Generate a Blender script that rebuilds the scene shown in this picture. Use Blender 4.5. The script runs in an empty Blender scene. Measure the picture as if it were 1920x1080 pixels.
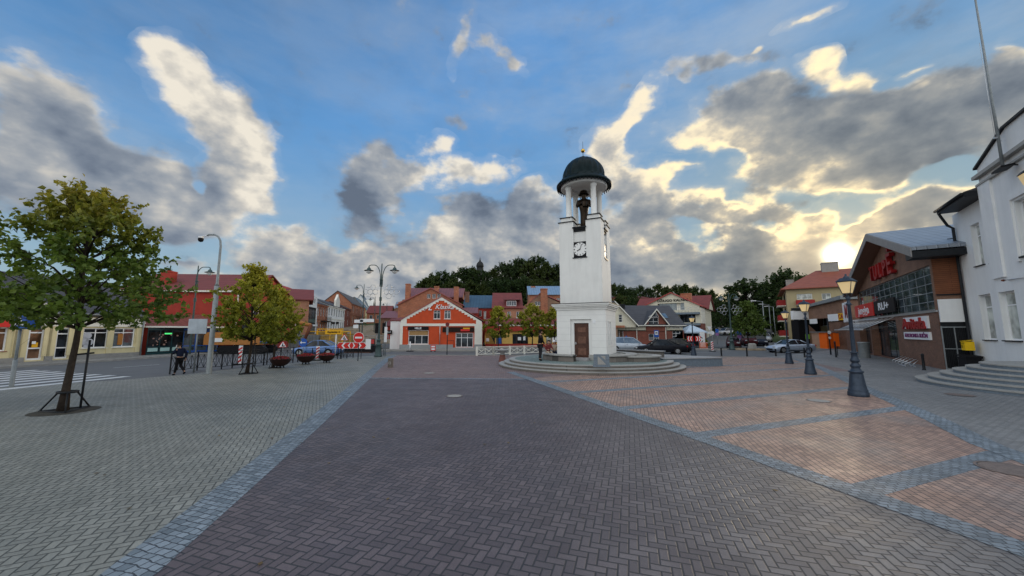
import bpy, bmesh, math, random
from mathutils import Vector, Matrix, Euler
import numpy as np
R = math.radians
PI = math.pi
C = bpy.context.scene.collection
scn = bpy.context.scene

# ------------------------------------------------------------------ camera
FPX, CAMH = 690.0, 2.3
PITCH = math.atan(82 / FPX)
cam = bpy.data.cameras.new('camera')
cam.sensor_width = 36
cam.lens = 36 * FPX / 1920
cam.clip_start, cam.clip_end = .1, 3000
co = bpy.data.objects.new('camera', cam)
co.location = (0, 0, CAMH)
co.rotation_euler = (PI / 2 + PITCH, 0, 0)
C.objects.link(co)
scn.camera = co

CP, SP = math.cos(PITCH), math.sin(PITCH)
def ray(x, y):
    dy = 540 - y
    return Vector((x - 960, FPX * CP - dy * SP, FPX * SP + dy * CP))
def gp(x, y, z=0.0):                 # survey: the ground point seen at a pixel of the photo
    d = ray(x, y); t = (z - CAMH) / d.z
    return (d.x * t, d.y * t)
def at(x, y, Y):                     # the point seen at a pixel, Y metres away
    d = ray(x, y); t = Y / d.y
    return Vector((d.x * t, Y, CAMH + d.z * t))

# ------------------------------------------------------------------ light
SUN_AZ, SUN_EL = R(42), R(9)
def link(nt, a, b): nt.links.new(a, b)
world = bpy.data.worlds.new('World')
scn.world = world
world.use_nodes = True
def build_world():
    nt = world.node_tree; N = nt.nodes; N.clear()
    def new(t, **k):
        n = N.new(t)
        for a, b in k.items(): setattr(n, a, b)
        return n
    def val(s, v):
        if isinstance(v, (int, float, tuple)): s.default_value = v
        else: nt.links.new(v, s)
    def M(op, a, b=0.0, c=0.0, clamp=False):
        n = new('ShaderNodeMath', operation=op, use_clamp=clamp)
        val(n.inputs[0], a); val(n.inputs[1], b); val(n.inputs[2], c)
        return n.outputs[0]
    def VM(op, a, b=(0, 0, 0), out=0):
        n = new('ShaderNodeVectorMath', operation=op)
        val(n.inputs[0], a)
        if op == 'SCALE': val(n.inputs[3], b)
        else: val(n.inputs[1], b)
        return n.outputs[out]
    def mix(f, a, b, mode='MIX'):
        n = new('ShaderNodeMix', data_type='RGBA', blend_type=mode)
        val(n.inputs[0], f)
        for i, v in ((6, a), (7, b)):
            val(n.inputs[i], v + (1,) if isinstance(v, tuple) and len(v) == 3 else v)
        return n.outputs[2]
    def ss(x, lo, hi):
        n = new('ShaderNodeMapRange', interpolation_type='SMOOTHSTEP')
        val(n.inputs[0], x); n.inputs[1].default_value = lo; n.inputs[2].default_value = hi
        return n.outputs[0]
    def noise(v, sc, det=6, rough=.55, dist=0):
        n = new('ShaderNodeTexNoise', noise_dimensions='3D')
        val(n.inputs['Vector'], v); n.inputs['Scale'].default_value = sc
        n.inputs['Detail'].default_value = det; n.inputs['Roughness'].default_value = rough
        n.inputs['Distortion'].default_value = dist
        return n.outputs[0]
    sky = new('ShaderNodeTexSky', sky_type='NISHITA', sun_disc=False)
    sky.sun_elevation = SUN_EL; sky.sun_rotation = SUN_AZ
    sky.air_density = 1.0; sky.dust_density = .6; sky.ozone_density = 1.6
    tc = new('ShaderNodeTexCoord')
    d = VM('NORMALIZE', tc.outputs['Generated'])
    sep = new('ShaderNodeSeparateXYZ'); nt.links.new(d, sep.inputs[0])
    X, Y, Z = sep.outputs
    Yc = M('MAXIMUM', Y, .12)
    comb = new('ShaderNodeCombineXYZ')
    val(comb.inputs[0], M('DIVIDE', X, Yc)); val(comb.inputs[1], M('DIVIDE', Z, Yc))
    uv = comb.outputs[0]
    # turbulence of the cloud edges, in directions of the sky
    dn = VM('MULTIPLY', d, (1, 1, 1.5))
    wob = new('ShaderNodeTexNoise'); nt.links.new(dn, wob.inputs['Vector'])
    wob.inputs['Scale'].default_value = 7; wob.inputs['Detail'].default_value = 3
    wv = VM('SCALE', VM('SUBTRACT', wob.outputs['Color'], (.5, .5, .5)), .20)
    uvw = VM('ADD', uv, wv)
    n1 = noise(dn, 5.0, 5, .5)
    nf = noise(dn, 17, 7, .58)
    bil = M('ABSOLUTE', M('SUBTRACT', noise(dn, 10, 3, .5), .5))      # billows
    sd = Vector((math.sin(SUN_AZ), math.cos(SUN_AZ), .16 + .5)).normalized()
    def rel(sc, det, st):
        return M('SUBTRACT', noise(dn, sc, det, .55), noise(VM('ADD', dn, tuple(sd * st)), sc, det, .55))
    # puffs: x, y, half width, half height, turn, density, lightness (0 slate .. 1 cream white)
    P = [
     # left bank
     (20,170,95,80,-20,.85,.40),(100,235,95,85,-40,.95,.33),(50,320,170,80,-5,.95,.27),(210,320,130,55,-25,1.0,.25),
     (320,385,140,52,-12,1.05,.30),(180,380,150,45,0,.75,.26),(360,425,75,26,0,.7,.2),(20,250,60,40,0,.3,.60),
     # diagonal bright column
     (300,95,36,38,-50,1.0,.98),(345,140,62,46,-50,1.05,.88),(405,210,56,70,35,1.0,.62),(450,280,52,75,10,1.0,.52),
     (478,365,46,56,0,1.05,.72),(435,335,60,45,-30,.9,.50),(300,355,50,34,0,.6,.66),(500,395,25,25,0,.6,.6),
     # wisps top
     (872,45,16,75,-10,.60,.60),(930,95,16,60,38,.58,.62),(965,130,20,16,30,.5,.7),
     # centre slate clouds
     (700,350,68,74,0,1.1,.17),(750,330,45,60,0,.9,.26),(820,270,32,36,-30,.80,.88),(880,322,95,22,5,.80,.78),
     (872,395,66,46,0,1.1,.15),(1000,415,52,42,0,1.0,.22),(930,440,120,40,0,.9,.28),(800,455,110,45,0,.8,.34),
     (1010,365,60,22,0,.6,.62),(680,430,60,22,0,.4,.3),(820,480,160,30,0,.6,.5),(1000,490,90,30,0,.7,.42),
     # low grey bank on the left
     (540,478,110,38,-4,1.05,.44),(660,490,115,38,-8,1.0,.42),(600,530,300,45,0,.9,.36),(330,492,80,9,0,.42,.3),(560,440,60,12,0,.3,.8),(690,462,60,10,-10,.45,.95),
     # right of the tower
     (1190,210,26,75,-35,.95,.92),(1150,262,34,34,0,.8,.82),(1165,320,46,40,-30,.85,.70),(1240,340,55,26,25,.85,.80),(1200,390,56,55,0,1.0,.30),
     (1195,440,75,45,0,1.0,.35),(1290,325,40,10,10,.45,.9),(1350,112,110,20,6,.60,.28),(1240,500,300,48,0,1.05,.30),(1420,510,140,40,0,.9,.34),
     # big mass
     (1285,240,48,30,25,.95,.92),(1370,235,80,58,20,1.05,.62),(1400,190,80,36,10,.95,.30),(1500,230,120,80,5,1.1,.24),
     (1620,250,170,75,8,1.1,.27),(1780,215,150,75,14,1.1,.27),(1900,200,100,90,10,1.1,.30),(1700,300,150,42,0,1.0,.34),(1540,120,44,22,10,.85,.90),(1600,150,50,22,0,.8,.85),
     (1440,310,80,40,10,.95,.50),(1580,335,120,20,4,.95,.92),(1430,280,50,30,0,.5,.95),
     (1330,384,110,18,-6,.95,.46),(1385,430,66,42,-10,1.1,.36),(1440,380,50,30,0,.9,.42),
     (1480,430,46,34,45,1.05,.66),(1545,415,60,36,30,1.05,.52),(1620,415,60,30,25,.9,.62),(1700,390,80,36,8,1.1,.34),(1800,385,90,50,0,.95,.36),(1540,470,60,36,0,.9,.45),
     (1510,20,70,12,22,.80,1.0),(1700,136,34,8,15,.62,.95),(1720,176,20,8,25,.6,.95),(1885,108,50,12,18,.62,.9),(1395,85,12,6,40,.5,.8),(1870,98,24,6,20,.5,.9),
     (420,585,620,52,0,.95,.42),(1300,575,620,50,0,1.0,.36),(1000,545,500,40,0,.6,.42),
     # gaps of blue
     (1212,262,26,34,0,-.7,0),(1262,312,50,14,10,-.55,0),(1345,318,44,20,-10,-.6,0),(1300,352,60,10,0,-.5,0),(1580,385,85,13,4,-.75,0),(1780,330,80,18,6,-.9,0),(366,357,14,12,0,-.7,0),(1430,412,18,12,0,-.5,0),(1640,160,16,10,0,-.4,0),
     (590,400,45,60,0,-.4,0),(300,235,60,40,-30,-.4,0),(560,330,30,110,0,-.4,0),(1050,300,60,40,0,-.4,0)]
    acc = None; base_uv = uvw
    for k, (x, y, rx, ry, rot, w, b) in enumerate(P):
        if k and k % 12 == 0:             # ties each dozen to the last, so the shader stays within its stack
            n = new('ShaderNodeVectorMath', operation='MULTIPLY_ADD'); nt.links.new(acc, n.inputs[0]); n.inputs[1].default_value = (1e-7,) * 3
            nt.links.new(base_uv, n.inputs[2]); uvw = n.outputs[0]
        q = ray(x, y); cx, cy = q.x / q.y, q.z / q.y
        qx = ray(x + 1, y); qy = ray(x, y - 1)
        sx = qx.x / qx.y - cx; sy = qy.z / qy.y - cy
        mp = new('ShaderNodeMapping', vector_type='TEXTURE')
        nt.links.new(uvw, mp.inputs[0])
        mp.inputs[1].default_value = (cx, cy, 0)
        mp.inputs[2].default_value = (0, 0, R(rot))
        mp.inputs[3].default_value = (rx * sx * 1.5, ry * sy * 1.5, 1)
        ln = VM('LENGTH', mp.outputs[0], out=1)
        wp = max(w, 0.0)
        n = new('ShaderNodeVectorMath', operation='MULTIPLY_ADD')
        nt.links.new(ss(ln, 1.0, .15), n.inputs[0]); n.inputs[1].default_value = (w, wp, wp * b)
        if acc is not None: nt.links.new(acc, n.inputs[2])
        acc = n.outputs[0]
    asep = new('ShaderNodeSeparateXYZ'); nt.links.new(acc, asep.inputs[0])
    acc_d, acc_p, acc_l = asep.outputs
    light = M('DIVIDE', acc_l, M('MAXIMUM', acc_p, .02))
    front = ss(Y, .1, .3)
    nb = noise(dn, 2.6, 7, .55)                                       # the half of the sky behind the camera
    back_d = M('MULTIPLY', M('SUBTRACT', nb, .40), 4.0)
    dens = M('MINIMUM', acc_d, 1.25)
    t = M('MULTIPLY_ADD', M('SUBTRACT', n1, .5), 1.35, dens)
    t = M('MULTIPLY_ADD', M('SUBTRACT', nf, .5), 1.75, t)
    t = M('MULTIPLY_ADD', bil, 1.0, t)
    t = M('SUBTRACT', t, .40)
    tf = M('ADD', M('MULTIPLY', t, front), M('MULTIPLY', back_d, M('SUBTRACT', 1.0, front)))
    alpha = M('MAXIMUM', ss(tf, -.20, .56), M('MULTIPLY', ss(tf, -.60, .10), .13))
    relief = M('MULTIPLY_ADD', rel(4.0, 3, .05), 2.1, M('MULTIPLY', rel(14, 4, .016), .85))
    relief = M('MULTIPLY_ADD', bil, -.45, relief)
    sv = (math.sin(SUN_AZ) * math.cos(SUN_EL), math.cos(SUN_AZ) * math.cos(SUN_EL), math.sin(SUN_EL))
    dot = VM('DOT_PRODUCT', d, sv, out=1)
    near = M('POWER', M('MAXIMUM', dot, 0.0), 12.0)
    core = M('POWER', M('MAXIMUM', dot, 0.0), 6500.0)
    halo = M('POWER', M('MAXIMUM', dot, 0.0), 190.0)
    thin = M('MULTIPLY', M('SUBTRACT', 1.0, ss(tf, .05, .85)), ss(M('ADD', n1, M('MULTIPLY', relief, .5)), .36, .62))
    L = M('ADD', light, relief)
    L = M('MULTIPLY_ADD', thin, M('MULTIPLY_ADD', near, .60, .16), L)
    L = M('ADD', L, .17)
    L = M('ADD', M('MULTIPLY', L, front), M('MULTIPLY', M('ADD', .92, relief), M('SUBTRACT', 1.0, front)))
    cr = new('ShaderNodeValToRGB'); nt.links.new(L, cr.inputs[0])
    e = cr.color_ramp.elements
    e[0].position = 0.0; e[0].color = (.13, .165, .225, 1)
    e[1].position = 1.0; e[1].color = (.86, .80, .69, 1)
    for p, c in ((.15, (.18, .22, .285)), (.36, (.25, .29, .35)), (.58, (.37, .395, .425)), (.80, (.59, .57, .53))):
        k = e.new(p); k.color = c + (1,)
    cloud = mix(M('MULTIPLY', near, .60), cr.outputs[0], (1.0, .87, .62), 'MULTIPLY')
    rim = M('MULTIPLY', M('MULTIPLY', ss(L, .66, 1.25), near), 1.4)
    cloud = mix(M('MINIMUM', rim, .9), cloud, (1.45, 1.16, .64))
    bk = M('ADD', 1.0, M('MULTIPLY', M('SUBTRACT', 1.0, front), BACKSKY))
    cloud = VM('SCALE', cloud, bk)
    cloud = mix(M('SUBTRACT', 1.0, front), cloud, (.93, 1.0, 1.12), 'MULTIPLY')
    cloud = VM('SCALE', cloud, 10.0)
    skyc = mix(1.0, sky.outputs[0], SKYTINT, 'MULTIPLY')
    lum = VM('DOT_PRODUCT', skyc, (.3, .5, .2), out=1)          # the bright sky round the sun, held back as the phone held it
    skyc = VM('SCALE', skyc, M('DIVIDE', 1.0, M('MULTIPLY_ADD', M('MAXIMUM', M('SUBTRACT', lum, 3.2), 0.0), .27, 1.0)))
    hor = ss(Z, .50, .0)
    skyc = mix(M('MULTIPLY', hor, .70), skyc, (4.0, 5.1, 6.0))
    # thin high veil
    veil = M('MULTIPLY', ss(noise(VM('MULTIPLY', dn, (1, 1, 2.2)), 2.4, 6, .6), .38, .72), M('MULTIPLY_ADD', ss(X, -.35, .5), .26, .16))
    skyc = mix(veil, skyc, (5.0, 5.6, 6.2))
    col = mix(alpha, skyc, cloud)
    glow = VM('ADD', VM('SCALE', (1.0, .66, .24), M('MULTIPLY', halo, 3.0)), VM('SCALE', (1.0, .88, .55), M('MULTIPLY', core, 55.0)))
    col = VM('ADD', col, glow)
    col = mix(ss(Z, -.005, -.03), col, (1.1, 1.15, 1.2))
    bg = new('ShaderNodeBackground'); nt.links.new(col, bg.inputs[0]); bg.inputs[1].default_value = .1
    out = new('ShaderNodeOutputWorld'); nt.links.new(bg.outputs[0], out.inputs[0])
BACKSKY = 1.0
SKYTINT = (1.42, 2.22, 2.9)
build_world()
world.cycles.sampling_method = 'MANUAL'
world.cycles.sample_map_resolution = 512
sun = bpy.data.lights.new('sun', 'SUN')
sun.energy = 1.1; sun.angle = R(7); sun.color = (1, .80, .55)
so = bpy.data.objects.new('sun', sun); C.objects.link(so)
so.rotation_euler = Vector((-math.sin(SUN_AZ) * math.cos(SUN_EL), -math.cos(SUN_AZ) * math.cos(SUN_EL), -math.sin(SUN_EL))).to_track_quat('-Z', 'Y').to_euler()
so.location = (30, 30, 40)
scn.view_settings.view_transform = 'Standard'
scn.view_settings.look = 'None'
scn.view_settings.exposure = 0.0
scn.view_settings.gamma = 1
scn.cycles.max_bounces = 6
scn.cycles.diffuse_bounces = 3
scn.cycles.glossy_bounces = 3
scn.cycles.caustics_reflective = False
scn.cycles.caustics_refractive = False

# ------------------------------------------------------------------ materials
def nodes_of(name):
    m = bpy.data.materials.new(name); m.use_nodes = True
    nt = m.node_tree; nt.nodes.clear()
    b = nt.nodes.new('ShaderNodeBsdfPrincipled'); o = nt.nodes.new('ShaderNodeOutputMaterial')
    nt.links.new(b.outputs[0], o.inputs[0])
    return m, nt, b, o
def coords(nt, rot=0.0, wall=False):
    tc = nt.nodes.new('ShaderNodeTexCoord')
    if wall:                          # u runs along the wall whichever way it faces, v is up
        s = nt.nodes.new('ShaderNodeSeparateXYZ'); nt.links.new(tc.outputs['Object'], s.inputs[0])
        a = nt.nodes.new('ShaderNodeMath'); nt.links.new(s.outputs[0], a.inputs[0]); nt.links.new(s.outputs[1], a.inputs[1])
        c = nt.nodes.new('ShaderNodeCombineXYZ'); nt.links.new(a.outputs[0], c.inputs[0]); nt.links.new(s.outputs[2], c.inputs[1])
        return c.outputs[0]
    if rot:
        m = nt.nodes.new('ShaderNodeMapping'); m.inputs[2].default_value = (0, 0, rot)
        nt.links.new(tc.outputs['Object'], m.inputs[0]); return m.outputs[0]
    return tc.outputs['Object']
def nz(nt, vec, scale, detail=4, rough=.6):
    n = nt.nodes.new('ShaderNodeTexNoise'); nt.links.new(vec, n.inputs['Vector'])
    n.inputs['Scale'].default_value = scale; n.inputs['Detail'].default_value = detail; n.inputs['Roughness'].default_value = rough
    return n.outputs[0]
def mth(nt, op, a, b=0.0, c=0.0):
    n = nt.nodes.new('ShaderNodeMath'); n.operation = op
    for i, v in enumerate((a, b, c)):
        if isinstance(v, (int, float)): n.inputs[i].default_value = v
        else: nt.links.new(v, n.inputs[i])
    return n.outputs[0]
def mixc(nt, f, a, b, mode='MIX'):
    n = nt.nodes.new('ShaderNodeMix'); n.data_type = 'RGBA'; n.blend_type = mode
    for i, v in ((0, f), (6, a), (7, b)):
        if isinstance(v, (int, float)): n.inputs[i].default_value = v
        elif isinstance(v, tuple): n.inputs[i].default_value = v + (1,) if len(v) == 3 else v
        else: nt.links.new(v, n.inputs[i])
    return n.outputs[2]
def mr(nt, x, a, b, c=0.0, d=1.0, smooth=False):
    n = nt.nodes.new('ShaderNodeMapRange'); nt.links.new(x, n.inputs[0])
    if smooth: n.interpolation_type = 'SMOOTHSTEP'
    for i, v in enumerate((a, b, c, d)): n.inputs[i + 1].default_value = v
    return n.outputs[0]
def bump(nt, b, h, strength=.3, dist=.01):
    n = nt.nodes.new('ShaderNodeBump'); n.inputs['Strength'].default_value = strength; n.inputs['Distance'].default_value = dist
    nt.links.new(h, n.inputs['Height']); nt.links.new(n.outputs[0], b.inputs['Normal'])
def mat(name, col, rough=.7, metal=0.0, var=.12, scale=3.0, bmp=0.0, spec=None, dirt=0.0, streak=0.0):
    m, nt, b, o = nodes_of(name)
    v = coords(nt)
    n = nz(nt, v, scale, 6, .65)
    f = mr(nt, n, .3, .7, 1 - var, 1 + var)
    c = mixc(nt, 1.0, tuple(col), f, 'MULTIPLY')
    if streak:                        # rain streaks: noise drawn out down the wall
        mp = nt.nodes.new('ShaderNodeMapping'); mp.inputs[3].default_value = (3, 3, .30); nt.links.new(v, mp.inputs[0])
        c = mixc(nt, 1.0, c, mr(nt, nz(nt, mp.outputs[0], 1.0, 7, .65), .40, .72, 1, 1 - streak), 'MULTIPLY')
    if dirt:
        n2 = nz(nt, v, scale * .25, 5, .7)
        c = mixc(nt, mr(nt, n2, .48, .72, 0, dirt, True), c, tuple(x * .45 for x in col))
    nt.links.new(c, b.inputs['Base Color'])
    b.inputs['Roughness'].default_value = rough; b.inputs['Metallic'].default_value = metal
    b.inputs['Specular IOR Level'].default_value = spec if spec is not None else (.12 if max(col) < .05 else .35)
    if bmp: bump(nt, b, nz(nt, v, scale * 12, 3), bmp, .01)
    return m
def brick(name, c1, c2, mortar, w=.25, h=.075, rough=.85, ms=.011, var=.25):
    m, nt, b, o = nodes_of(name)
    v = coords(nt, wall=True)
    t = nt.nodes.new('ShaderNodeTexBrick'); nt.links.new(v, t.inputs['Vector'])
    for k, x in (('Color1', c1), ('Color2', c2), ('Mortar', mortar)): t.inputs[k].default_value = tuple(x) + (1,)
    t.inputs['Scale'].default_value = 1; t.inputs['Brick Width'].default_value = w; t.inputs['Row Height'].default_value = h
    t.inputs['Mortar Size'].default_value = ms; t.inputs['Mortar Smooth'].default_value = .2
    n = nz(nt, v, .9, 6, .7)
    c = mixc(nt, 1.0, t.outputs[0], mr(nt, n, .3, .7, 1 - var, 1 + var), 'MULTIPLY')
    nt.links.new(c, b.inputs['Base Color']); b.inputs['Roughness'].default_value = rough
    bump(nt, b, t.outputs[1], -.4, .01)
    return m
def seams(name, col, pitch=.4, axis=0, rough=.45, metal=.3, var=.15):
    """standing-seam sheet metal or tile courses: ribs at a fixed pitch along one local axis"""
    m, nt, b, o = nodes_of(name)
    tc = coords(nt); s = nt.nodes.new('ShaderNodeSeparateXYZ'); nt.links.new(tc, s.inputs[0])
    f = mth(nt, 'PINGPONG', s.outputs[axis], pitch / 2)
    rib = mr(nt, f, 0.0, pitch * .09, 1, 0)
    n = nz(nt, tc, 1.3, 5)
    c = mixc(nt, 1.0, tuple(col), mr(nt, n, .3, .7, 1 - var, 1 + var), 'MULTIPLY')
    c = mixc(nt, rib, c, tuple(x * .5 for x in col))
    nt.links.new(c, b.inputs['Base Color']); b.inputs['Roughness'].default_value = rough; b.inputs['Metallic'].default_value = metal
    bump(nt, b, rib, .6, .03)
    return m
def glass(name, tint=(.015, .02, .024), rough=.04, ior=1.6, spec=.5):
    m, nt, b, o = nodes_of(name)
    v = coords(nt)
    n = nz(nt, v, .8, 3)
    c = mixc(nt, mr(nt, n, .4, .62), tuple(tint), tuple(min(1, x * 3.2 + .012) for x in tint))
    nt.links.new(c, b.inputs['Base Color']); b.inputs['Roughness'].default_value = rough; b.inputs['IOR'].default_value = ior
    bump(nt, b, nz(nt, v, 1.1, 1), .04, .05)
    return m
def paint(name, col, rough=.25, coat=.6, metal=0.0):
    m, nt, b, o = nodes_of(name)
    n = nz(nt, coords(nt), 2.0, 3)
    c = mixc(nt, 1.0, tuple(col), mr(nt, n, .3, .7, .94, 1.06), 'MULTIPLY')
    nt.links.new(c, b.inputs['Base Color']); b.inputs['Roughness'].default_value = rough
    b.inputs['Coat Weight'].default_value = coat; b.inputs['Coat Roughness'].default_value = .06; b.inputs['Specular IOR Level'].default_value = .08 if max(col) < .1 else .5; b.inputs['Metallic'].default_value = metal
    return m
def emit(name, col, strength, base=(.8, .8, .8)):
    m, nt, b, o = nodes_of(name)
    b.inputs['Base Color'].default_value = tuple(base) + (1,)
    b.inputs['Emission Color'].default_value = tuple(col) + (1,); b.inputs['Emission Strength'].default_value = strength
    return m

def herringbone(nt, vec, size):
    """2:1 herringbone: returns the distance to the nearest joint and a random value per block"""
    s = nt.nodes.new('ShaderNodeVectorMath'); s.operation = 'SCALE'; nt.links.new(vec, s.inputs[0]); s.inputs[3].default_value = 1 / size
    q = nt.nodes.new('ShaderNodeSeparateXYZ'); nt.links.new(s.outputs[0], q.inputs[0])
    x, y = q.outputs[0], q.outputs[1]
    i, j = mth(nt, 'FLOOR', x), mth(nt, 'FLOOR', y)
    fx, fy = mth(nt, 'FRACT', x), mth(nt, 'FRACT', y)
    k = mth(nt, 'FLOORED_MODULO', mth(nt, 'SUBTRACT', i, j), 4.0)
    is0, is1 = mth(nt, 'COMPARE', k, 0.0, .1), mth(nt, 'COMPARE', k, 1.0, .1)
    is2, is3 = mth(nt, 'COMPARE', k, 2.0, .1), mth(nt, 'COMPARE', k, 3.0, .1)
    gx, gy = mth(nt, 'SUBTRACT', 1.0, fx), mth(nt, 'SUBTRACT', 1.0, fy)
    l = mth(nt, 'ADD', fx, mth(nt, 'MULTIPLY', is1, 9.0))
    r = mth(nt, 'ADD', gx, mth(nt, 'MULTIPLY', is0, 9.0))
    d = mth(nt, 'ADD', fy, mth(nt, 'MULTIPLY', is2, 9.0))
    u = mth(nt, 'ADD', gy, mth(nt, 'MULTIPLY', is3, 9.0))
    dist = mth(nt, 'MINIMUM', mth(nt, 'MINIMUM', l, r), mth(nt, 'MINIMUM', d, u))
    c = nt.nodes.new('ShaderNodeCombineXYZ')
    nt.links.new(mth(nt, 'SUBTRACT', i, is1), c.inputs[0]); nt.links.new(mth(nt, 'SUBTRACT', j, is2), c.inputs[1])
    w = nt.nodes.new('ShaderNodeTexWhiteNoise'); w.noise_dimensions = '2D'; nt.links.new(c.outputs[0], w.inputs['Vector'])
    return dist, w.outputs[0]
def paver(name, kind, rot, size, ca, cb, joint, rough=.6, stain=None, spec=.5, jw=.075, stw=.5, grade=None):
    m, nt, b, o = nodes_of(name)
    v = coords(nt, rot)
    if kind == 'herring':
        dist, rnd = herringbone(nt, v, size)
        jf = mr(nt, dist, jw * .6, jw * 1.8, 1, 0)
    elif kind == 'bond':
        t = nt.nodes.new('ShaderNodeTexBrick'); nt.links.new(v, t.inputs['Vector'])
        t.inputs['Color1'].default_value = (0, 0, 0, 1); t.inputs['Color2'].default_value = (1, 1, 1, 1); t.inputs['Mortar'].default_value = (.5, .5, .5, 1)
        t.inputs['Scale'].default_value = 1; t.inputs['Brick Width'].default_value = size * 2; t.inputs['Row Height'].default_value = size
        t.inputs['Mortar Size'].default_value = size * .09; t.inputs['Mortar Smooth'].default_value = .3
        rnd, jf = t.outputs[0], t.outputs[1]
    else:
        wn = nt.nodes.new('ShaderNodeTexNoise'); nt.links.new(v, wn.inputs['Vector']); wn.inputs['Scale'].default_value = 5.5; wn.inputs['Detail'].default_value = 2
        ws = nt.nodes.new('ShaderNodeVectorMath'); ws.operation = 'MULTIPLY_ADD'; nt.links.new(wn.outputs['Color'], ws.inputs[0])
        ws.inputs[1].default_value = (.07, .07, 0); nt.links.new(v, ws.inputs[2])
        t = nt.nodes.new('ShaderNodeTexBrick'); nt.links.new(ws.outputs[0], t.inputs['Vector'])
        t.inputs['Color1'].default_value = (0, 0, 0, 1); t.inputs['Color2'].default_value = (1, 1, 1, 1); t.inputs['Mortar'].default_value = (.5, .5, .5, 1)
        t.inputs['Scale'].default_value = 1; t.inputs['Brick Width'].default_value = size * 1.15; t.inputs['Row Height'].default_value = size * .9
        t.inputs['Mortar Size'].default_value = size * .09; t.inputs['Mortar Smooth'].default_value = .6
        rnd, jf = t.outputs[0], t.outputs[1]
    big = nz(nt, v, .22, 5, .65)
    fine = nz(nt, v, 60, 3, .7)
    c = mixc(nt, rnd, tuple(ca), tuple(cb))
    c = mixc(nt, 1.0, c, mr(nt, fine, .25, .75, .80, 1.2), 'MULTIPLY')
    c = mixc(nt, 1.0, c, mr(nt, big, .3, .7, .84, 1.16), 'MULTIPLY')
    c = mixc(nt, 1.0, c, mr(nt, nz(nt, v, 1.7, 4, .7), .3, .7, .90, 1.10), 'MULTIPLY')
    if stain:
        c = mixc(nt, mr(nt, nz(nt, v, .33, 6, .7), .46, .68, 0, stw, True), c, tuple(stain))
    vo = nt.nodes.new('ShaderNodeTexVoronoi'); nt.links.new(v, vo.inputs['Vector']); vo.inputs['Scale'].default_value = 1.3     # trodden gum and oil spots
    c = mixc(nt, mth(nt, 'MULTIPLY', mr(nt, vo.outputs['Distance'], .022, .05, 1, 0), .38), c, (.035, .033, .032))
    v2 = nt.nodes.new('ShaderNodeTexVoronoi'); nt.links.new(v, v2.inputs['Vector']); v2.inputs['Scale'].default_value = .28     # relaid patches
    s2 = nt.nodes.new('ShaderNodeSeparateColor'); nt.links.new(v2.outputs['Color'], s2.inputs[0])
    c = mixc(nt, 1.0, c, mr(nt, s2.outputs[1], 0, 1, .93, 1.07), 'MULTIPLY')
    st2 = nt.nodes.new('ShaderNodeMapping'); st2.inputs[3].default_value = (.9, .12, 1); nt.links.new(v, st2.inputs[0])         # tyre and sweeping marks
    c = mixc(nt, 1.0, c, mr(nt, nz(nt, st2.outputs[0], 1.0, 6, .7), .42, .70, 1, .84), 'MULTIPLY')
    if grade:                         # purple brown blocks at left, with the sky sheen's fade painted into the colour
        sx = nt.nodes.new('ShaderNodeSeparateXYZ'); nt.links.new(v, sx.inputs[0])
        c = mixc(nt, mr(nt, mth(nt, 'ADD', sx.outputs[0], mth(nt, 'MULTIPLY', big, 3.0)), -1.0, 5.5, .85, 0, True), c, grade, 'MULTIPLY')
    c = mixc(nt, jf, c, tuple(joint))
    nt.links.new(c, b.inputs['Base Color'])
    rr = mr(nt, nz(nt, v, 1.2, 4), .3, .7, rough - .08, rough + .1)
    nt.links.new(rr, b.inputs['Roughness']); b.inputs['Specular IOR Level'].default_value = spec
    hh = mth(nt, 'ADD', mth(nt, 'MULTIPLY', jf, -1.0), mth(nt, 'ADD', mth(nt, 'MULTIPLY', rnd, .25), mth(nt, 'MULTIPLY', fine, .3)))
    bump(nt, b, hh, .5, .008)
    return m
def leafmat(name, dark, light, tip=None, tipz=(3, 7)):
    m, nt, b, o = nodes_of(name)
    g = nt.nodes.new('ShaderNodeNewGeometry')
    v = coords(nt)
    n = nz(nt, v, .9, 3)
    f = mth(nt, 'ADD', mth(nt, 'MULTIPLY', g.outputs['Random Per Island'], .55), mth(nt, 'MULTIPLY', mr(nt, n, .35, .65), .45))
    c = mixc(nt, f, tuple(dark), tuple(light))
    if tip:
        s = nt.nodes.new('ShaderNodeSeparateXYZ'); nt.links.new(v, s.inputs[0])
        z = mr(nt, s.outputs[2], tipz[0], tipz[1], 0, .9)
        z = mth(nt, 'MULTIPLY', z, mth(nt, 'ADD', .35, mth(nt, 'MULTIPLY', g.outputs['Random Per Island'], .65)))
        c = mixc(nt, z, c, tuple(tip))
    nt.links.new(c, b.inputs['Base Color']); b.inputs['Roughness'].default_value = .55; b.inputs['Specular IOR Level'].default_value = .3
    tr = nt.nodes.new('ShaderNodeBsdfTranslucent')
    nt.links.new(mixc(nt, 1.0, c, (1.5, 1.6, .9), 'MULTIPLY'), tr.inputs[0])
    mx = nt.nodes.new('ShaderNodeMixShader'); mx.inputs[0].default_value = .32
    nt.links.new(b.outputs[0], mx.inputs[1]); nt.links.new(tr.outputs[0], mx.inputs[2]); nt.links.new(mx.outputs[0], o.inputs[0])
    return m

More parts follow.
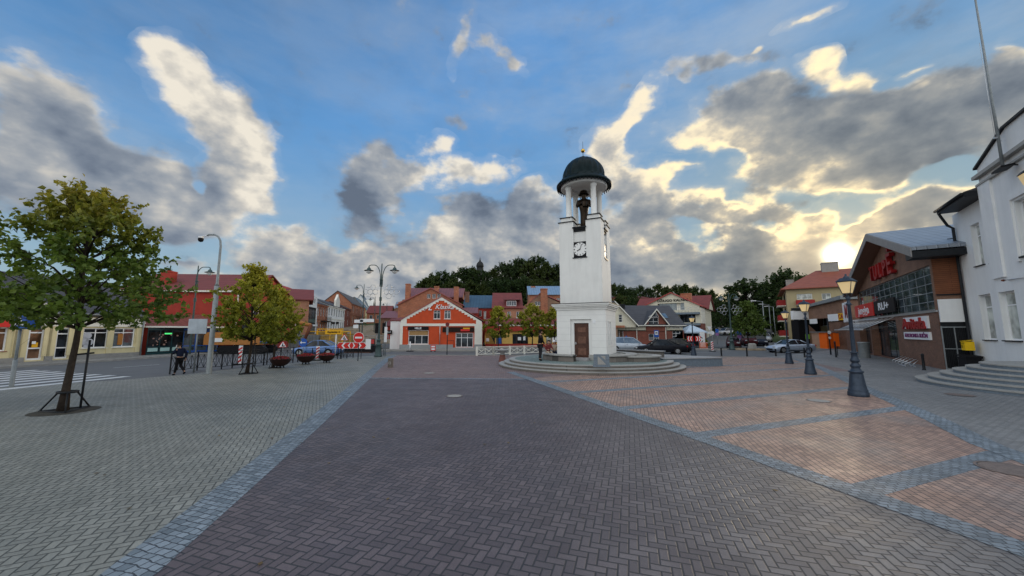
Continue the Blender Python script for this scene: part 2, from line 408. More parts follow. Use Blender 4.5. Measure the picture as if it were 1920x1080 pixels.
M = {}
M['white_wall'] = mat('white render', (.80, .81, .80), .8, var=.05, scale=.8, bmp=.1, dirt=.10, streak=.07)
M['tower_white'] = mat('tower render', (.80, .80, .77), .75, var=.05, scale=1.1, bmp=.1, dirt=.14, streak=.09)
M['tower_grooved'] = None
M['cream'] = mat('cream render', (.72, .62, .36), .8, var=.08, scale=1.2, bmp=.1, dirt=.25, streak=.15)
M['pale'] = mat('pale cream render', (.70, .66, .52), .8, var=.06, scale=1.2, dirt=.15)
M['yellow'] = mat('yellow render', (.72, .47, .13), .8, var=.08, scale=1.2)
M['ochre'] = mat('ochre render', (.42, .35, .20), .85, var=.08, scale=1.0, dirt=.2)
M['trim'] = mat('white trim', (.78, .76, .68), .6, var=.04)
M['upvc'] = mat('white plastic frame', (.82, .82, .82), .4, var=.03)
M['red_plaster'] = mat('orange red render', (.56, .075, .022), .8, var=.12, scale=1.5, bmp=.1, dirt=.15)
M['dark_red'] = mat('dark red render', (.36, .045, .03), .85, var=.15, scale=1.2, bmp=.1, dirt=.25)
M['brick_old'] = brick('old orange brick', (.44, .13, .05), (.30, .075, .035), (.32, .22, .15))
M['brick_red'] = brick('red brick', (.27, .055, .03), (.19, .04, .025), (.2, .12, .09))
M['brick_brown'] = brick('brown brick', (.20, .085, .05), (.13, .055, .035), (.20, .14, .10))
M['brick_pale'] = brick('salmon brick', (.46, .19, .10), (.36, .13, .07), (.36, .26, .18))
M['brick_tan'] = brick('tan brick', (.34, .20, .12), (.27, .15, .09), (.30, .22, .16))
M['wood'] = brick('brown cladding boards', (.24, .085, .035), (.20, .07, .03), (.09, .03, .015), w=4, h=.12)
M['stone'] = brick('grey granite blocks', (.20, .175, .155), (.14, .125, .11), (.07, .065, .06), w=.8, h=.3, ms=.012)
M['granite'] = mat('grey granite', (.30, .30, .30), .6, var=.22, scale=9, bmp=.15, dirt=.25)
M['granite_light'] = mat('light granite slab', (.33, .325, .305), .55, var=.15, scale=9, dirt=.2)
M['granite_blue'] = mat('blue grey granite', (.16, .20, .24), .55, var=.25, scale=12, bmp=.15, dirt=.3)
M['concrete'] = mat('concrete', (.30, .29, .27), .85, var=.15, scale=2, bmp=.2, dirt=.3)
M['plinth'] = mat('grey plinth', (.30, .31, .31), .8, var=.1, scale=2, dirt=.25)
M['tile_red'] = seams('red roof tiles', (.17, .033, .028), .33, 2, .7, 0)
M['tile_rust'] = seams('orange red roof sheets', (.25, .065, .032), .35, 2, .6, 0)
M['metal_red'] = seams('dull red sheet roof', (.20, .072, .07), .5, 0, .5, .1)
M['metal_blue'] = seams('blue sheet roof', (.05, .10, .15), .5, 0, .45, .2)
M['metal_lblue'] = seams('pale blue sheet roof', (.20, .30, .42), .5, 0, .45, .2)
M['metal_grey'] = seams('grey standing seam roof', (.26, .29, .33), .42, 0, .4, .4)
M['slate'] = seams('dark grey roof tiles', (.055, .055, .062), .3, 2, .7, 0)
M['black_metal'] = mat('black painted metal', (.02, .022, .025), .45, .0, var=.2, scale=6)
M['lamp_blue'] = mat('blue black cast iron', (.035, .05, .075), .42, .3, var=.3, scale=7, bmp=.1)
M['lamp_green'] = mat('green grey painted steel', (.045, .075, .075), .45, .2, var=.15)
M['galv'] = mat('galvanised steel', (.24, .265, .275), .55, .2, var=.15, scale=5)
M['steel'] = mat('pale steel', (.55, .56, .57), .35, .7, var=.08)
M['rust'] = mat('rusty iron', (.16, .055, .03), .8, .2, var=.35, scale=8)
M['dome'] = seams('dark green sheet copper', (.010, .030, .030), .3, 0, .35, .5)
M['gold'] = mat('gilded ball', (.75, .45, .08), .25, 1.0, var=.1)
M['bronze'] = mat('dark bronze', (.035, .025, .018), .4, .7, var=.4, scale=5)
M['door_wood'] = mat('dark stained wood', (.085, .035, .022), .5, var=.35, scale=4, bmp=.15)
M['clock_white'] = mat('white clock face', (.82, .82, .80), .4, var=.03)
M['black'] = mat('black', (.012, .012, .014), .5, var=.1)
M['bark'] = mat('grey brown bark', (.040, .031, .025), .9, var=.35, scale=9, bmp=.6)
M['glass'] = glass('window glass')
M['glass_warm'] = glass('window glass over warm interior', (.07, .035, .018), .05)
M['glass_dark'] = glass('black window glass', (.005, .007, .009), .05, 1.35)
M['glass_blue'] = glass('blue window glass', (.035, .045, .05), .03, 2.6)
def thin_glass():
    m, nt, b, o = nodes_of('clear canopy glass')
    t = nt.nodes.new('ShaderNodeBsdfTransparent'); x = nt.nodes.new('ShaderNodeMixShader'); x.inputs[0].default_value = .12
    b.inputs['Base Color'].default_value = (.4, .45, .45, 1); b.inputs['Roughness'].default_value = .05
    nt.links.new(t.outputs[0], x.inputs[1]); nt.links.new(b.outputs[0], x.inputs[2]); nt.links.new(x.outputs[0], o.inputs[0]); return m
M['thin_glass'] = thin_glass()
M['brown_red'] = mat('dark red enamel', (.30, .012, .012), .5, var=.1)
M['curtain'] = glass('window glass with net curtain', (.20, .21, .19), .15, 1.7)
M['lens'] = emit('warm lamp glass', (1.0, .70, .30), .26, (.75, .58, .32))
M['globe'] = mat('opal glass', (.75, .76, .74), .2, var=.03)
M['red_sign'] = mat('red sign face', (.62, .025, .02), .5, var=.05)
M['white_sign'] = mat('white sign face', (.80, .81, .82), .45, var=.03)
M['blue_sign'] = mat('blue sign face', (.02, .10, .42), .45, var=.05)
M['yellow_sign'] = mat('yellow sign face', (.80, .42, .01), .5, var=.05)
M['orange'] = mat('orange panel', (.80, .13, .01), .5, var=.06)
M['machine_orange'] = mat('orange machine paint', (.42, .17, .04), .5, var=.2, scale=4, dirt=.4)
M['green_lit'] = emit('green lit sign', (.1, .9, .25), .9, (.02, .3, .06))
M['sand'] = mat('dug sand and rubble', (.24, .19, .13), .95, var=.45, scale=1.2, bmp=.8, dirt=.4)
M['asphalt'] = mat('asphalt', (.105, .11, .115), .75, var=.14, scale=.7, bmp=.15, dirt=.2)
M['grass'] = mat('rough grass', (.05, .075, .02), .95, var=.4, scale=.6, bmp=.5)
M['road_white'] = mat('worn white road paint', (.52, .54, .55), .7, var=.15, scale=2, dirt=.35)
M['tyre'] = mat('tyre rubber', (.018, .018, .018), .8, var=.1)
M['rim'] = mat('alloy', (.5, .51, .52), .3, .8, var=.05)
M['headlamp'] = mat('headlamp lens', (.6, .63, .66), .1, .2, var=.05)
M['taillamp'] = mat('red tail lamp lens', (.45, .01, .01), .15, var=.05)
M['skin'] = mat('skin', (.50, .28, .19), .55, var=.05)
M['navy'] = mat('navy cloth', (.012, .016, .035), .85, var=.2, scale=14)
M['black_cloth'] = mat('black cloth', (.010, .010, .012), .9, var=.25, scale=14)
M['charcoal'] = mat('charcoal cloth', (.022, .022, .026), .9, var=.2, scale=14)
M['tan_cloth'] = mat('beige cloth', (.42, .34, .26), .85, var=.15, scale=14)
M['maroon_cloth'] = mat('maroon cloth', (.16, .03, .03), .85, var=.2, scale=14)
M['hair'] = mat('dark hair', (.02, .014, .010), .7, var=.3, scale=30)
M['flowers'] = leafmat('red petals', (.30, .01, .03), (.70, .05, .10))
M['shrub'] = leafmat('shrub leaves', (.02, .05, .012), (.07, .11, .025))
M['leaf_near'] = leafmat('maple leaves', (.036, .078, .012), (.15, .205, .032), (.50, .33, .045), (4.7, 7.6))
M['leaf_mid'] = leafmat('yellow green leaves', (.07, .10, .012), (.30, .30, .03), (.45, .38, .04), (2.5, 6))
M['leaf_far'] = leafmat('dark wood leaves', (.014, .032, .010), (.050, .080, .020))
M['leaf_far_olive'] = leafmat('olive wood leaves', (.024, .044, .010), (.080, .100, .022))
M['leaf_green'] = leafmat('mid green leaves', (.040, .080, .018), (.140, .190, .040))

# ------------------------------------------------------------------ mesh helpers
class MB:
    def __init__(s): s.v = []; s.f = []; s.sm = []
    def add(s, vs, fs, smooth=False):
        n = len(s.v); s.v += [tuple(p) for p in vs]; s.f += [tuple(i + n for i in f) for f in fs]; s.sm += [smooth] * len(fs); return s
    def box(s, x0, y0, z0, x1, y1, z1):
        v = [(x0,y0,z0),(x1,y0,z0),(x1,y1,z0),(x0,y1,z0),(x0,y0,z1),(x1,y0,z1),(x1,y1,z1),(x0,y1,z1)]
        return s.add(v, [(0,3,2,1),(4,5,6,7),(0,1,5,4),(1,2,6,5),(2,3,7,6),(3,0,4,7)])
    def obox(s, c, size, rot=(0, 0, 0)):
        m = Euler(rot).to_matrix(); c = Vector(c); a, b, d = [x / 2 for x in size]
        v = [c + m @ Vector(p) for p in [(-a,-b,-d),(a,-b,-d),(a,b,-d),(-a,b,-d),(-a,-b,d),(a,-b,d),(a,b,d),(-a,b,d)]]
        return s.add(v, [(0,3,2,1),(4,5,6,7),(0,1,5,4),(1,2,6,5),(2,3,7,6),(3,0,4,7)])
    def prism(s, pts, off):           # polygon (list of 3d points) swept by vector off
        n = len(pts); off = Vector(off); a = [Vector(p) for p in pts]; b = [p + off for p in a]
        return s.add(a + b, [tuple(range(n))[::-1], tuple(range(n, 2 * n))] + [(i, (i + 1) % n, n + (i + 1) % n, n + i) for i in range(n)])
    def slab(s, xy, z0, z1):          # horizontal polygon with thickness
        return s.prism([(p[0], p[1], z0) for p in xy], (0, 0, z1 - z0))
    def tube(s, pts, r, n=8, r2=None, cap=True):
        pts = [Vector(p) for p in pts]; k = len(pts); base = len(s.v); vs = []; up = Vector((0, 0, 1))
        prev = None
        for i, p in enumerate(pts):
            t = (pts[min(i + 1, k - 1)] - pts[max(i - 1, 0)]).normalized()
            if prev is None:
                a = t.cross(up if abs(t.z) < .9 else Vector((1, 0, 0))).normalized()
            else:
                a = (prev - t * prev.dot(t)).normalized()
            prev = a; b = t.cross(a)
            if isinstance(r, (list, tuple)): rr = r[i]
            else: rr = r if r2 is None else r + (r2 - r) * i / (k - 1)
            for j in range(n):
                w = 2 * PI * j / n; vs.append(p + a * math.cos(w) * rr + b * math.sin(w) * rr)
        fs = []
        for i in range(k - 1):
            for j in range(n):
                fs.append((i * n + j, i * n + (j + 1) % n, (i + 1) * n + (j + 1) % n, (i + 1) * n + j))
        s.add(vs, fs, True)
        if cap:
            s.f += [tuple(base + j for j in range(n))[::-1], tuple(base + (k - 1) * n + j for j in range(n))]; s.sm += [False, False]
        return s
    def lathe(s, prof, n=24, c=(0, 0, 0), smooth=True, a0=0.0, a1=2 * PI):
        full = abs(a1 - a0 - 2 * PI) < 1e-6; m = n if full else n + 1; vs = []
        for r, z in prof:
            for j in range(m):
                w = a0 + (a1 - a0) * j / n; vs.append((c[0] + r * math.cos(w), c[1] + r * math.sin(w), c[2] + z))
        fs = []
        for i in range(len(prof) - 1):
            for j in range(n):
                j2 = (j + 1) % m; fs.append((i * m + j, i * m + j2, (i + 1) * m + j2, (i + 1) * m + j))
        return s.add(vs, fs, smooth)
    def disc(s, c, r, n=20, axis='y'):
        vs = []
        for j in range(n):
            w = 2 * PI * j / n; a, b = r * math.cos(w), r * math.sin(w)
            vs.append({'y': (c[0] + a, c[1], c[2] + b), 'z': (c[0] + a, c[1] + b, c[2]), 'x': (c[0], c[1] + a, c[2] + b)}[axis])
        return s.add(vs, [tuple(range(n))])
    def cyl(s, a, b, r, n=16): return s.tube([a, b], r, n)
    def build(s, name, m, parent=None, loc=None, rotz=0.0, auto=None):
        me = bpy.data.meshes.new(name); me.from_pydata(s.v, [], s.f)
        me.polygons.foreach_set('use_smooth', s.sm); me.materials.append(m); me.update()
        o = bpy.data.objects.new(name, me); C.objects.link(o)
        if parent: o.parent = parent
        if loc: o.location = loc
        o.rotation_euler.z = rotz
        return o
def tag(o, label=None, cat=None, group=None, kind=None):
    if label: o['label'] = label
    if cat: o['category'] = cat
    if group: o['group'] = group
    if kind: o['kind'] = kind
    return o
def thing(name, label, cat, loc=(0, 0, 0), rotz=0.0, group=None):
    o = bpy.data.objects.new(name, None); C.objects.link(o); o.empty_display_size = .3
    o.location = loc if len(loc) == 3 else (loc[0], loc[1], 0); o.rotation_euler.z = rotz
    return tag(o, label, cat, group)
def copy_tree(o, parent=None):
    c = o.copy(); C.objects.link(c)
    if parent: c.parent = parent
    for ch in [x for x in bpy.data.objects if x.parent == o]: copy_tree(ch, c)
    return c
def dup(o, loc, rotz, label, scale=None):
    c = copy_tree(o); c.location = loc if len(loc) == 3 else (loc[0], loc[1], 0); c.rotation_euler.z = rotz; c['label'] = label
    if scale: c.scale = (scale,) * 3
    return c
def text(name, body, m, parent, loc, rot, size, align='CENTER', ext=.01, shear=0.0, width=None, bold=0.0):
    cu = bpy.data.curves.new(name, 'FONT'); cu.body = body; cu.size = size; cu.align_x = align; cu.align_y = 'CENTER'
    cu.extrude = ext; cu.shear = shear; cu.offset = bold; cu.resolution_u = 3
    o = bpy.data.objects.new(name, cu); C.objects.link(o)
    dg = bpy.context.evaluated_depsgraph_get(); me = bpy.data.meshes.new_from_object(o.evaluated_get(dg))
    bpy.data.objects.remove(o)
    if width:
        xs = [v.co.x for v in me.vertices]; w = max(xs) - min(xs); c0 = (max(xs) + min(xs)) / 2
        for v in me.vertices: v.co.x = (v.co.x - (c0 if align == 'CENTER' else min(xs))) * width / w
    me.name = name; me.materials.clear(); me.materials.append(m)
    o = bpy.data.objects.new(name, me); C.objects.link(o); o.parent = parent; o.location = loc; o.rotation_euler = rot
    return o
UP = (PI / 2, 0, 0)

# ------------------------------------------------------------------ building helpers
class Face:
    """a vertical facade through ground points a (left) and b (right); s runs along it, z up"""
    def __init__(s, a, b):
        s.a = Vector(a[:2]); s.b = Vector(b[:2]); s.d = (s.b - s.a); s.L = s.d.length; s.d.normalize()
        s.n = Vector((-s.d.y, s.d.x)); s.rot = math.atan2(s.d.y, s.d.x)
    def st(s, x, y, off=0.0):         # off: metres in front of the wall
        q = ray(x, y); a = s.a - s.n * off
        t = a.dot(s.n) / (q.x * s.n.x + q.y * s.n.y)
        p = Vector((q.x * t, q.y * t))
        return (p - a).dot(s.d), CAMH + q.z * t
    def rect(s, x0, y0, x1, y1, off=0.0):
        yc, xc = (y0 + y1) / 2, (x0 + x1) / 2
        return s.st(x0, yc, off)[0], s.st(xc, y1, off)[1], s.st(x1, yc, off)[0], s.st(xc, y0, off)[1]
    def thing(s, name, label, cat, z=0.0, group=None):
        return thing(name, label, cat, (s.a.x, s.a.y, z), s.rot, group)
def wall(name, m, parent, prof, holes=(), depth=8.0, reveal=.16, y=0.0, shell=True):
    """front wall of outline prof [(s,z)..] with rectangular holes and reveals, plus the side and back walls"""
    bm = bmesh.new(); edges = []
    def loop(pts):
        vs = [bm.verts.new((p[0], y, p[1])) for p in pts]
        for i in range(len(vs)): edges.append(bm.edges.new((vs[i], vs[(i + 1) % len(vs)])))
    loop(prof)
    for (a, z0, b, z1) in holes: loop([(a, z0), (b, z0), (b, z1), (a, z1)])
    bmesh.ops.triangle_fill(bm, use_beauty=True, use_dissolve=False, edges=edges)
    bmesh.ops.recalc_face_normals(bm, faces=bm.faces)
    if sum(f.normal.y for f in bm.faces) > 0: bmesh.ops.reverse_faces(bm, faces=bm.faces)
    me = bpy.data.meshes.new('t'); bm.to_mesh(me); bm.free()
    mb = MB(); mb.add([v.co[:] for v in me.vertices], [tuple(p.vertices) for p in me.polygons]); bpy.data.meshes.remove(me)
    for (a, z0, b, z1) in holes:
        y2 = y + reveal
        mb.add([(a,y,z0),(b,y,z0),(b,y,z1),(a,y,z1),(a,y2,z0),(b,y2,z0),(b,y2,z1),(a,y2,z1)], [(0,1,5,4),(1,2,6,5),(2,3,7,6),(3,0,4,7)])
    if shell:
        n = len(prof); yb = y + depth
        for i in range(n):
            p, q = prof[i], prof[(i + 1) % n]
            if abs(p[0] - q[0]) < 1e-4:      # vertical sides only; the slopes are the roof's
                mb.add([(p[0],y,p[1]),(q[0],y,q[1]),(q[0],yb,q[1]),(p[0],yb,p[1])], [(0,1,2,3)])
        mb.add([(p[0], yb, p[1]) for p in prof], [tuple(range(n))])
    return mb.build(name, m, parent)
def window(parent, r, nx=2, nz_=1, frame='upvc', pane='glass', y=.09, fw=.06, sill=None, name='window', label=None, bars=None):
    a, z0, b, z1 = r
    fr = MB(); d = .05
    fr.box(a, y, z0, a + fw, y + d, z1); fr.box(b - fw, y, z0, b, y + d, z1)
    fr.box(a + fw, y, z0, b - fw, y + d, z0 + fw); fr.box(a + fw, y, z1 - fw, b - fw, y + d, z1)
    w = fw * .75
    for i in range(1, nx):
        c = a + (b - a) * i / nx; fr.box(c - w / 2, y + .003, z0 + fw, c + w / 2, y + d, z1 - fw)
    zs = bars if bars is not None else [i / nz_ for i in range(1, nz_)]
    for t in zs:
        c = z0 + (z1 - z0) * t; fr.box(a + fw, y + .006, c - w / 2, b - fw, y + d, c + w / 2)
    o = fr.build(name, M[frame], parent)
    if label: o['label'] = label
    MB().box(a + fw * .5, y + .02, z0 + fw * .5, b - fw * .5, y + .035, z1 - fw * .5).build('pane', M[pane], o)
    if sill: MB().box(a - .06, -.08, z0 - .05, b + .06, y, z0 - .001).build('sill', M[sill], o)
    return o
def gable_roof(parent, m, s0, s1, y0, y1, eave, ridge, axis='side', ov=.35, th=.14, name='roof', mid=None):
    """axis side: the ridge runs along the front; axis front: the gable faces the front"""
    mb = MB()
    if axis == 'side':
        ym = (y0 + y1) / 2 if mid is None else mid
        k = (ridge - eave) / (ym - y0); k2 = (ridge - eave) / (y1 - ym)
        for (ya, za, yb, zb) in ((y0 - ov, eave - k * ov, ym, ridge), (ym, ridge, y1 + ov, eave - k2 * ov)):
            mb.prism([(s0 - ov, ya, za + .01), (s0 - ov, yb, zb + .01), (s0 - ov, yb, zb + th), (s0 - ov, ya, za + th)], (s1 - s0 + 2 * ov, 0, 0))
    else:
        sm = (s0 + s1) / 2 if mid is None else mid
        k = (ridge - eave) / (sm - s0); k2 = (ridge - eave) / (s1 - sm)
        for (sa, za, sb, zb) in ((s0 - ov, eave - k * ov, sm, ridge), (sm, ridge, s1 + ov, eave - k2 * ov)):
            mb.prism([(sa, y0 - ov, za + .01), (sb, y0 - ov, zb + .01), (sb, y0 - ov, zb + th), (sa, y0 - ov, za + th)], (0, y1 - y0 + 2 * ov, 0))
    o = mb.build(name, m, parent)
    if axis == 'side':                # close the gable ends in the wall's own material
        w = [c for c in bpy.data.objects if c.parent == parent and c.type == 'MESH' and c.name.split('.')[0] in ('wall', 'upper_wall')]
        for x in (s0 + .02, s1 - .02): MB().add([(x, y0 + .02, eave - .02), (x, y1 - .02, eave - .02), (x, ym, ridge - .01)], [(0, 1, 2)]).build('gable_end', w[0].data.materials[0] if w else m, parent)
    return o
def hip_roof(parent, m, s0, s1, y0, y1, eave, ridge, ov=.4, inset=None, name='roof'):
    s0 -= ov; s1 += ov; y0 -= ov; y1 += ov; i = inset or (y1 - y0) / 2; ym = (y0 + y1) / 2
    v = [(s0,y0,eave),(s1,y0,eave),(s1,y1,eave),(s0,y1,eave),(s0+i,ym,ridge),(s1-i,ym,ridge)]
    v += [(a, b, c - .12) for a, b, c in v[:4]]
    return MB().add(v, [(0,1,5,4),(1,2,5),(2,3,4,5),(3,0,4),(6,7,1,0),(7,8,2,1),(8,9,3,2),(9,6,0,3),(6,9,8,7)]).build(name, m, parent)
def chimney(parent, m, s, y, z0, z1, w=.6, d=.6):
    mb = MB().box(s - w/2, y - d/2, z0, s + w/2, y + d/2, z1).box(s - w/2 - .05, y - d/2 - .05, z1 - .18, s + w/2 + .05, y + d/2 + .05, z1 - .08)
    o = mb.build('chimney', m, parent); return o
# ------------------------------------------------------------------ ground
def ssf(x, a, b):
    t = min(1, max(0, (x - a) / (b - a))); return t * t * (3 - 2 * t)
def hz(x, y):
    z = 2.6 * ssf(y, 50, 115) * (1 - .32 * ssf(-x, 8, 25)) + 6.5 * ssf(y, 115, 190) * (.1 + .9 * ssf(x, -50, -5))
    z += .5 * ssf(y, 90, 140) * ssf(-x, 10, 40)
    z += 15 * math.exp(-((x - 8) / 62) ** 2 - ((y - 185) / 60) ** 2)
    return z
def tess(name, x0, y0, x1, y1, nx, ny, m, f, dz=0.0):
    vs = [(x0 + (x1 - x0) * i / nx, y0 + (y1 - y0) * j / ny) for j in range(ny + 1) for i in range(nx + 1)]
    fs = [(j*(nx+1)+i, j*(nx+1)+i+1, (j+1)*(nx+1)+i+1, (j+1)*(nx+1)+i) for j in range(ny) for i in range(nx)]
    o = MB().add([(x, y, f(x, y) + dz) for x, y in vs], fs, True).build(name, m); tag(o, kind='structure'); return o
def sheet(name, pts, z, m):
    # z is the level above the base ground
    from mathutils.geometry import tessellate_polygon
    tr = tessellate_polygon([[Vector((p[0], p[1], 0)) for p in pts]]); fs = []
    for a, b, c in tr:
        A, B_, C_ = pts[a], pts[b], pts[c]
        cr = (B_[0]-A[0])*(C_[1]-A[1]) - (B_[1]-A[1])*(C_[0]-A[0]); fs.append((a, b, c) if cr > 0 else (a, c, b))
    o = MB().add([(p[0], p[1], z) for p in pts], fs).build(name, m); tag(o, kind='structure'); return o
tess('ground', -150, -80, 150, 50, 30, 13, M['asphalt'], lambda x, y: 0.0)
tess('hillside', -400, 50, 400, 600, 90, 62, M['grass'], hz)
def strip(name, cl, w, m, dz):
    vs = []; fs = []; k = len(cl)
    for i, p in enumerate(cl):
        a = Vector(cl[max(0, i - 1)]); b = Vector(cl[min(k - 1, i + 1)]); d = (b - a).normalized(); n = Vector((-d.y, d.x))
        for j in range(5):
            q = Vector(p) + n * (w / 2 - w * j / 4); vs.append((q.x, q.y, hz(q.x, q.y) + dz))
    for i in range(k - 1):
        for j in range(4): fs.append((i*5+j, i*5+j+1, (i+1)*5+j+1, (i+1)*5+j))
    tag(MB().add(vs, fs, True).build(name, m), kind='structure')
ROW0, ROWD = Vector((-43.0, 75.0)), Vector((-.216, .976)).normalized()
ROWN = Vector((ROWD.y, -ROWD.x))
strip('dug_up_street', [tuple(ROW0 + ROWD * t + ROWN * 7.5) for t in range(-25, 50, 5)], 15, M['sand'], .14)
strip('side_street', [(27 + .42 * t, 50 + t) for t in range(0, 90, 5)], 22, M['asphalt'], .10)
strip('town_ground', [(-10, 50.2), (-10, 56), (-10, 62), (-10, 70)], 100, M['asphalt'], .05)

TH = R(-17.7)
P_grey = paver('grey herringbone pavers', 'herring', R(-27.3), .1, (.200, .205, .185), (.265, .268, .240), (.050, .054, .048), .62, (.155, .165, .145))
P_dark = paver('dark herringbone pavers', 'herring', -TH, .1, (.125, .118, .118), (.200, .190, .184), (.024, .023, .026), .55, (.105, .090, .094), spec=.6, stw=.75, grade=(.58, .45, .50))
P_red = paver('dull red pavers', 'herring', -TH, .1, (.185, .125, .118), (.25, .175, .160), (.05, .04, .04), .6)
P_orange = paver('orange running bond pavers', 'bond', R(90) - TH, .1, (.24, .155, .125), (.42, .27, .205), (.065, .052, .048), .58, (.25, .215, .20), stw=.7)
P_right = paver('grey pavers by the shops', 'herring', R(15), .1, (.185, .187, .187), (.25, .25, .247), (.085, .087, .087), .6)
P_cobble = paver('blue grey granite setts', 'cobble', -TH, .105, (.12, .15, .175), (.235, .28, .32), (.032, .040, .050), .6)
P_path = paver('pavement slabs', 'bond', 0, .3, (.24, .235, .22), (.29, .28, .26), (.12, .12, .11), .8)
P_green = paver('grey green small setts', 'cobble', 0, .09, (.13, .18, .17), (.24, .30, .28), (.06, .07, .07), .7)

LB = [(-3.94 + .45, -2.2), (-3.65, 3.79), (-4.95, 9.31), (-8.65, 23.94), (-10.75, 32.46)]   # centre of the left sett band
def band(name, pts, w, z, m):
    vs = []; k = len(pts)
    for i, p in enumerate(pts):
        a = Vector(pts[max(0, i - 1)]); b = Vector(pts[min(k - 1, i + 1)]); d = (b - a).normalized(); n = Vector((-d.y, d.x)) * w / 2
        vs += [(p[0] + n.x, p[1] + n.y, z), (p[0] - n.x, p[1] - n.y, z)]
    o = MB().add(vs, [(2*i, 2*i+1, 2*i+3, 2*i+2) for i in range(k - 1)]).build(name, m); tag(o, kind='structure')
U = Vector((math.cos(TH), -math.sin(TH))); V = Vector((math.sin(TH), math.cos(TH)))
def uv(u, v): p = U * u + V * v; return (p.x, p.y)
RE = [(7.6, 1.5), (8.3, 4.8), (9.68, 7.83), (11.03, 9.85), (12.3, 11.9), (13.8, 14.4), (15.9, 17.8), (18.9, 22.6), (21.6, 27.2), (24.2, 32.2)]
road_edge = [(-60, -15), (-30, 2), (-24.5, 10), (-21.2, 15.6), (-18.7, 18.2), (-17.6, 20.4), (-17.2, 24.0), (-16.0, 28.0), (-14.9, 32.5), (-13.6, 35.8), (-12.0, 36.6)]
lb_l = [(-3.75, -15)] + [(p[0] - .2, p[1]) for p in LB[1:]] + [(-11.4, 36.6)]
sheet('left_paving', road_edge[::-1] + [(-60, -15)] + lb_l, .004, P_grey)
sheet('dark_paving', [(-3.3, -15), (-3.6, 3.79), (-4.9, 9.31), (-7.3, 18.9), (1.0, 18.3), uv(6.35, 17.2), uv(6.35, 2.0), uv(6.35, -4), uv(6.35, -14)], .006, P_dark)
sheet('far_red_paving', [(-7.4, 18.93), (1.0, 18.33), uv(6.3, 17.3), (20, 22), (24.6, 32.6), (22, 34.2), (12, 35.2), (0, 36.4), (-11.4, 36.6), (-10.75, 32.46), (-8.6, 23.94)], .005, P_red)
sheet('orange_paving', [uv(6.45, -.6), uv(6.45, 17.4), (2.2, 19.5), (9, 21.5), (15, 33.9), (22.2, 33.6)] + RE[::-1], .0075, P_orange)
sheet('right_paving', [(9.5, -14), (7.0, .2)] + RE + [(22.2, 33.6), (26, 36), (44, 50), (60, 74), (70, 72), (42, 40), (27, 22), (22, 12), (16, -14)], .003, P_right)
band('sett_band', [(-3.5, -10)] + LB[1:] + [(-11.5, 36.6)], .52, .0092, P_cobble)
band('sett_band', [uv(6.45, v) for v in (-1, 0, 6, 12, 17, 20.6)], .46, .0118, P_cobble)
band('sett_band', RE, .50, .0135, P_cobble)
CD = Vector((.934, .361)).normalized()
def cross(p, sgn=1):                  # where a cross band meets the right edge band
    best = None
    for i in range(len(RE) - 1):
        a, b = Vector(RE[i]), Vector(RE[i + 1]); e = b - a
        den = CD.x * e.y - CD.y * e.x
        if abs(den) < 1e-6: continue
        w = a - Vector(p); t = (w.x * e.y - w.y * e.x) / den; s = (w.x * CD.y - w.y * CD.x) / den
        if 0 <= s <= 1 and t > 0: best = t
    return best
for k in range(-2, 9):
    p = Vector(uv(6.68, 3.85 + 3.03 * k)); t = cross(p)
    if t is None: t = 6.5 if k < 1 else None
    if t is None: continue
    s0 = 0 if k < 5 else (7.2 if k == 5 else 8.6 if k == 6 else 5)
    a, b = p + CD * s0, p + CD * (t - .2)
    band('sett_cross_band', [tuple(a), tuple(b)], .40, .0098 + .0001 * k, P_cobble)
band('sett_cross_band', [(-7.2, 18.75), (-1, 18.4), uv(6.2, 17.25)], .28, .0088, P_cobble)
# pavement on the far side of the left road, with a kerb
o = MB().slab([(-36.6, -5), (-32.8, 5), (-32.2, 20), (-31.7, 28), (-31.3, 34), (-30.6, 38), (-34, 38.5), (-34.5, 34), (-36, 24), (-42, -5)], 0, .13).build('pavement', P_path); tag(o, kind='structure')
o = MB().slab([(-36.8, -5), (-32.8, -5), (-32.2, 20), (-31.7, 28), (-31.3, 34), (-30.6, 38), (-30.45, 38), (-31.15, 34), (-31.55, 28), (-32.05, 20), (-32.65, -5)], 0, .145).build('kerb', M['concrete']); tag(o, kind='structure')
o = MB().slab([(-17, 44.4), (6, 44.4), (13, 46), (27, 47), (27, 49), (14, 49), (6, 49.5), (-17, 47)], 0, .13).build('pavement', P_path); tag(o, kind='structure')
o = MB().slab([(-17.2, 44.2), (6, 44.2), (13, 45.8), (27, 46.8), (27, 46.95), (13, 45.95), (6, 44.35), (-17.2, 44.35)], 0, .145).build('kerb', M['concrete']); tag(o, kind='structure')
o = MB().slab([(-13, 36.6), (0, 36.4), (12, 35.2), (22.2, 34.1), (22.2, 33.95), (12, 35.05), (0, 36.25), (-13, 36.45)], 0, .06).build('kerb', M['concrete']); tag(o, kind='structure')
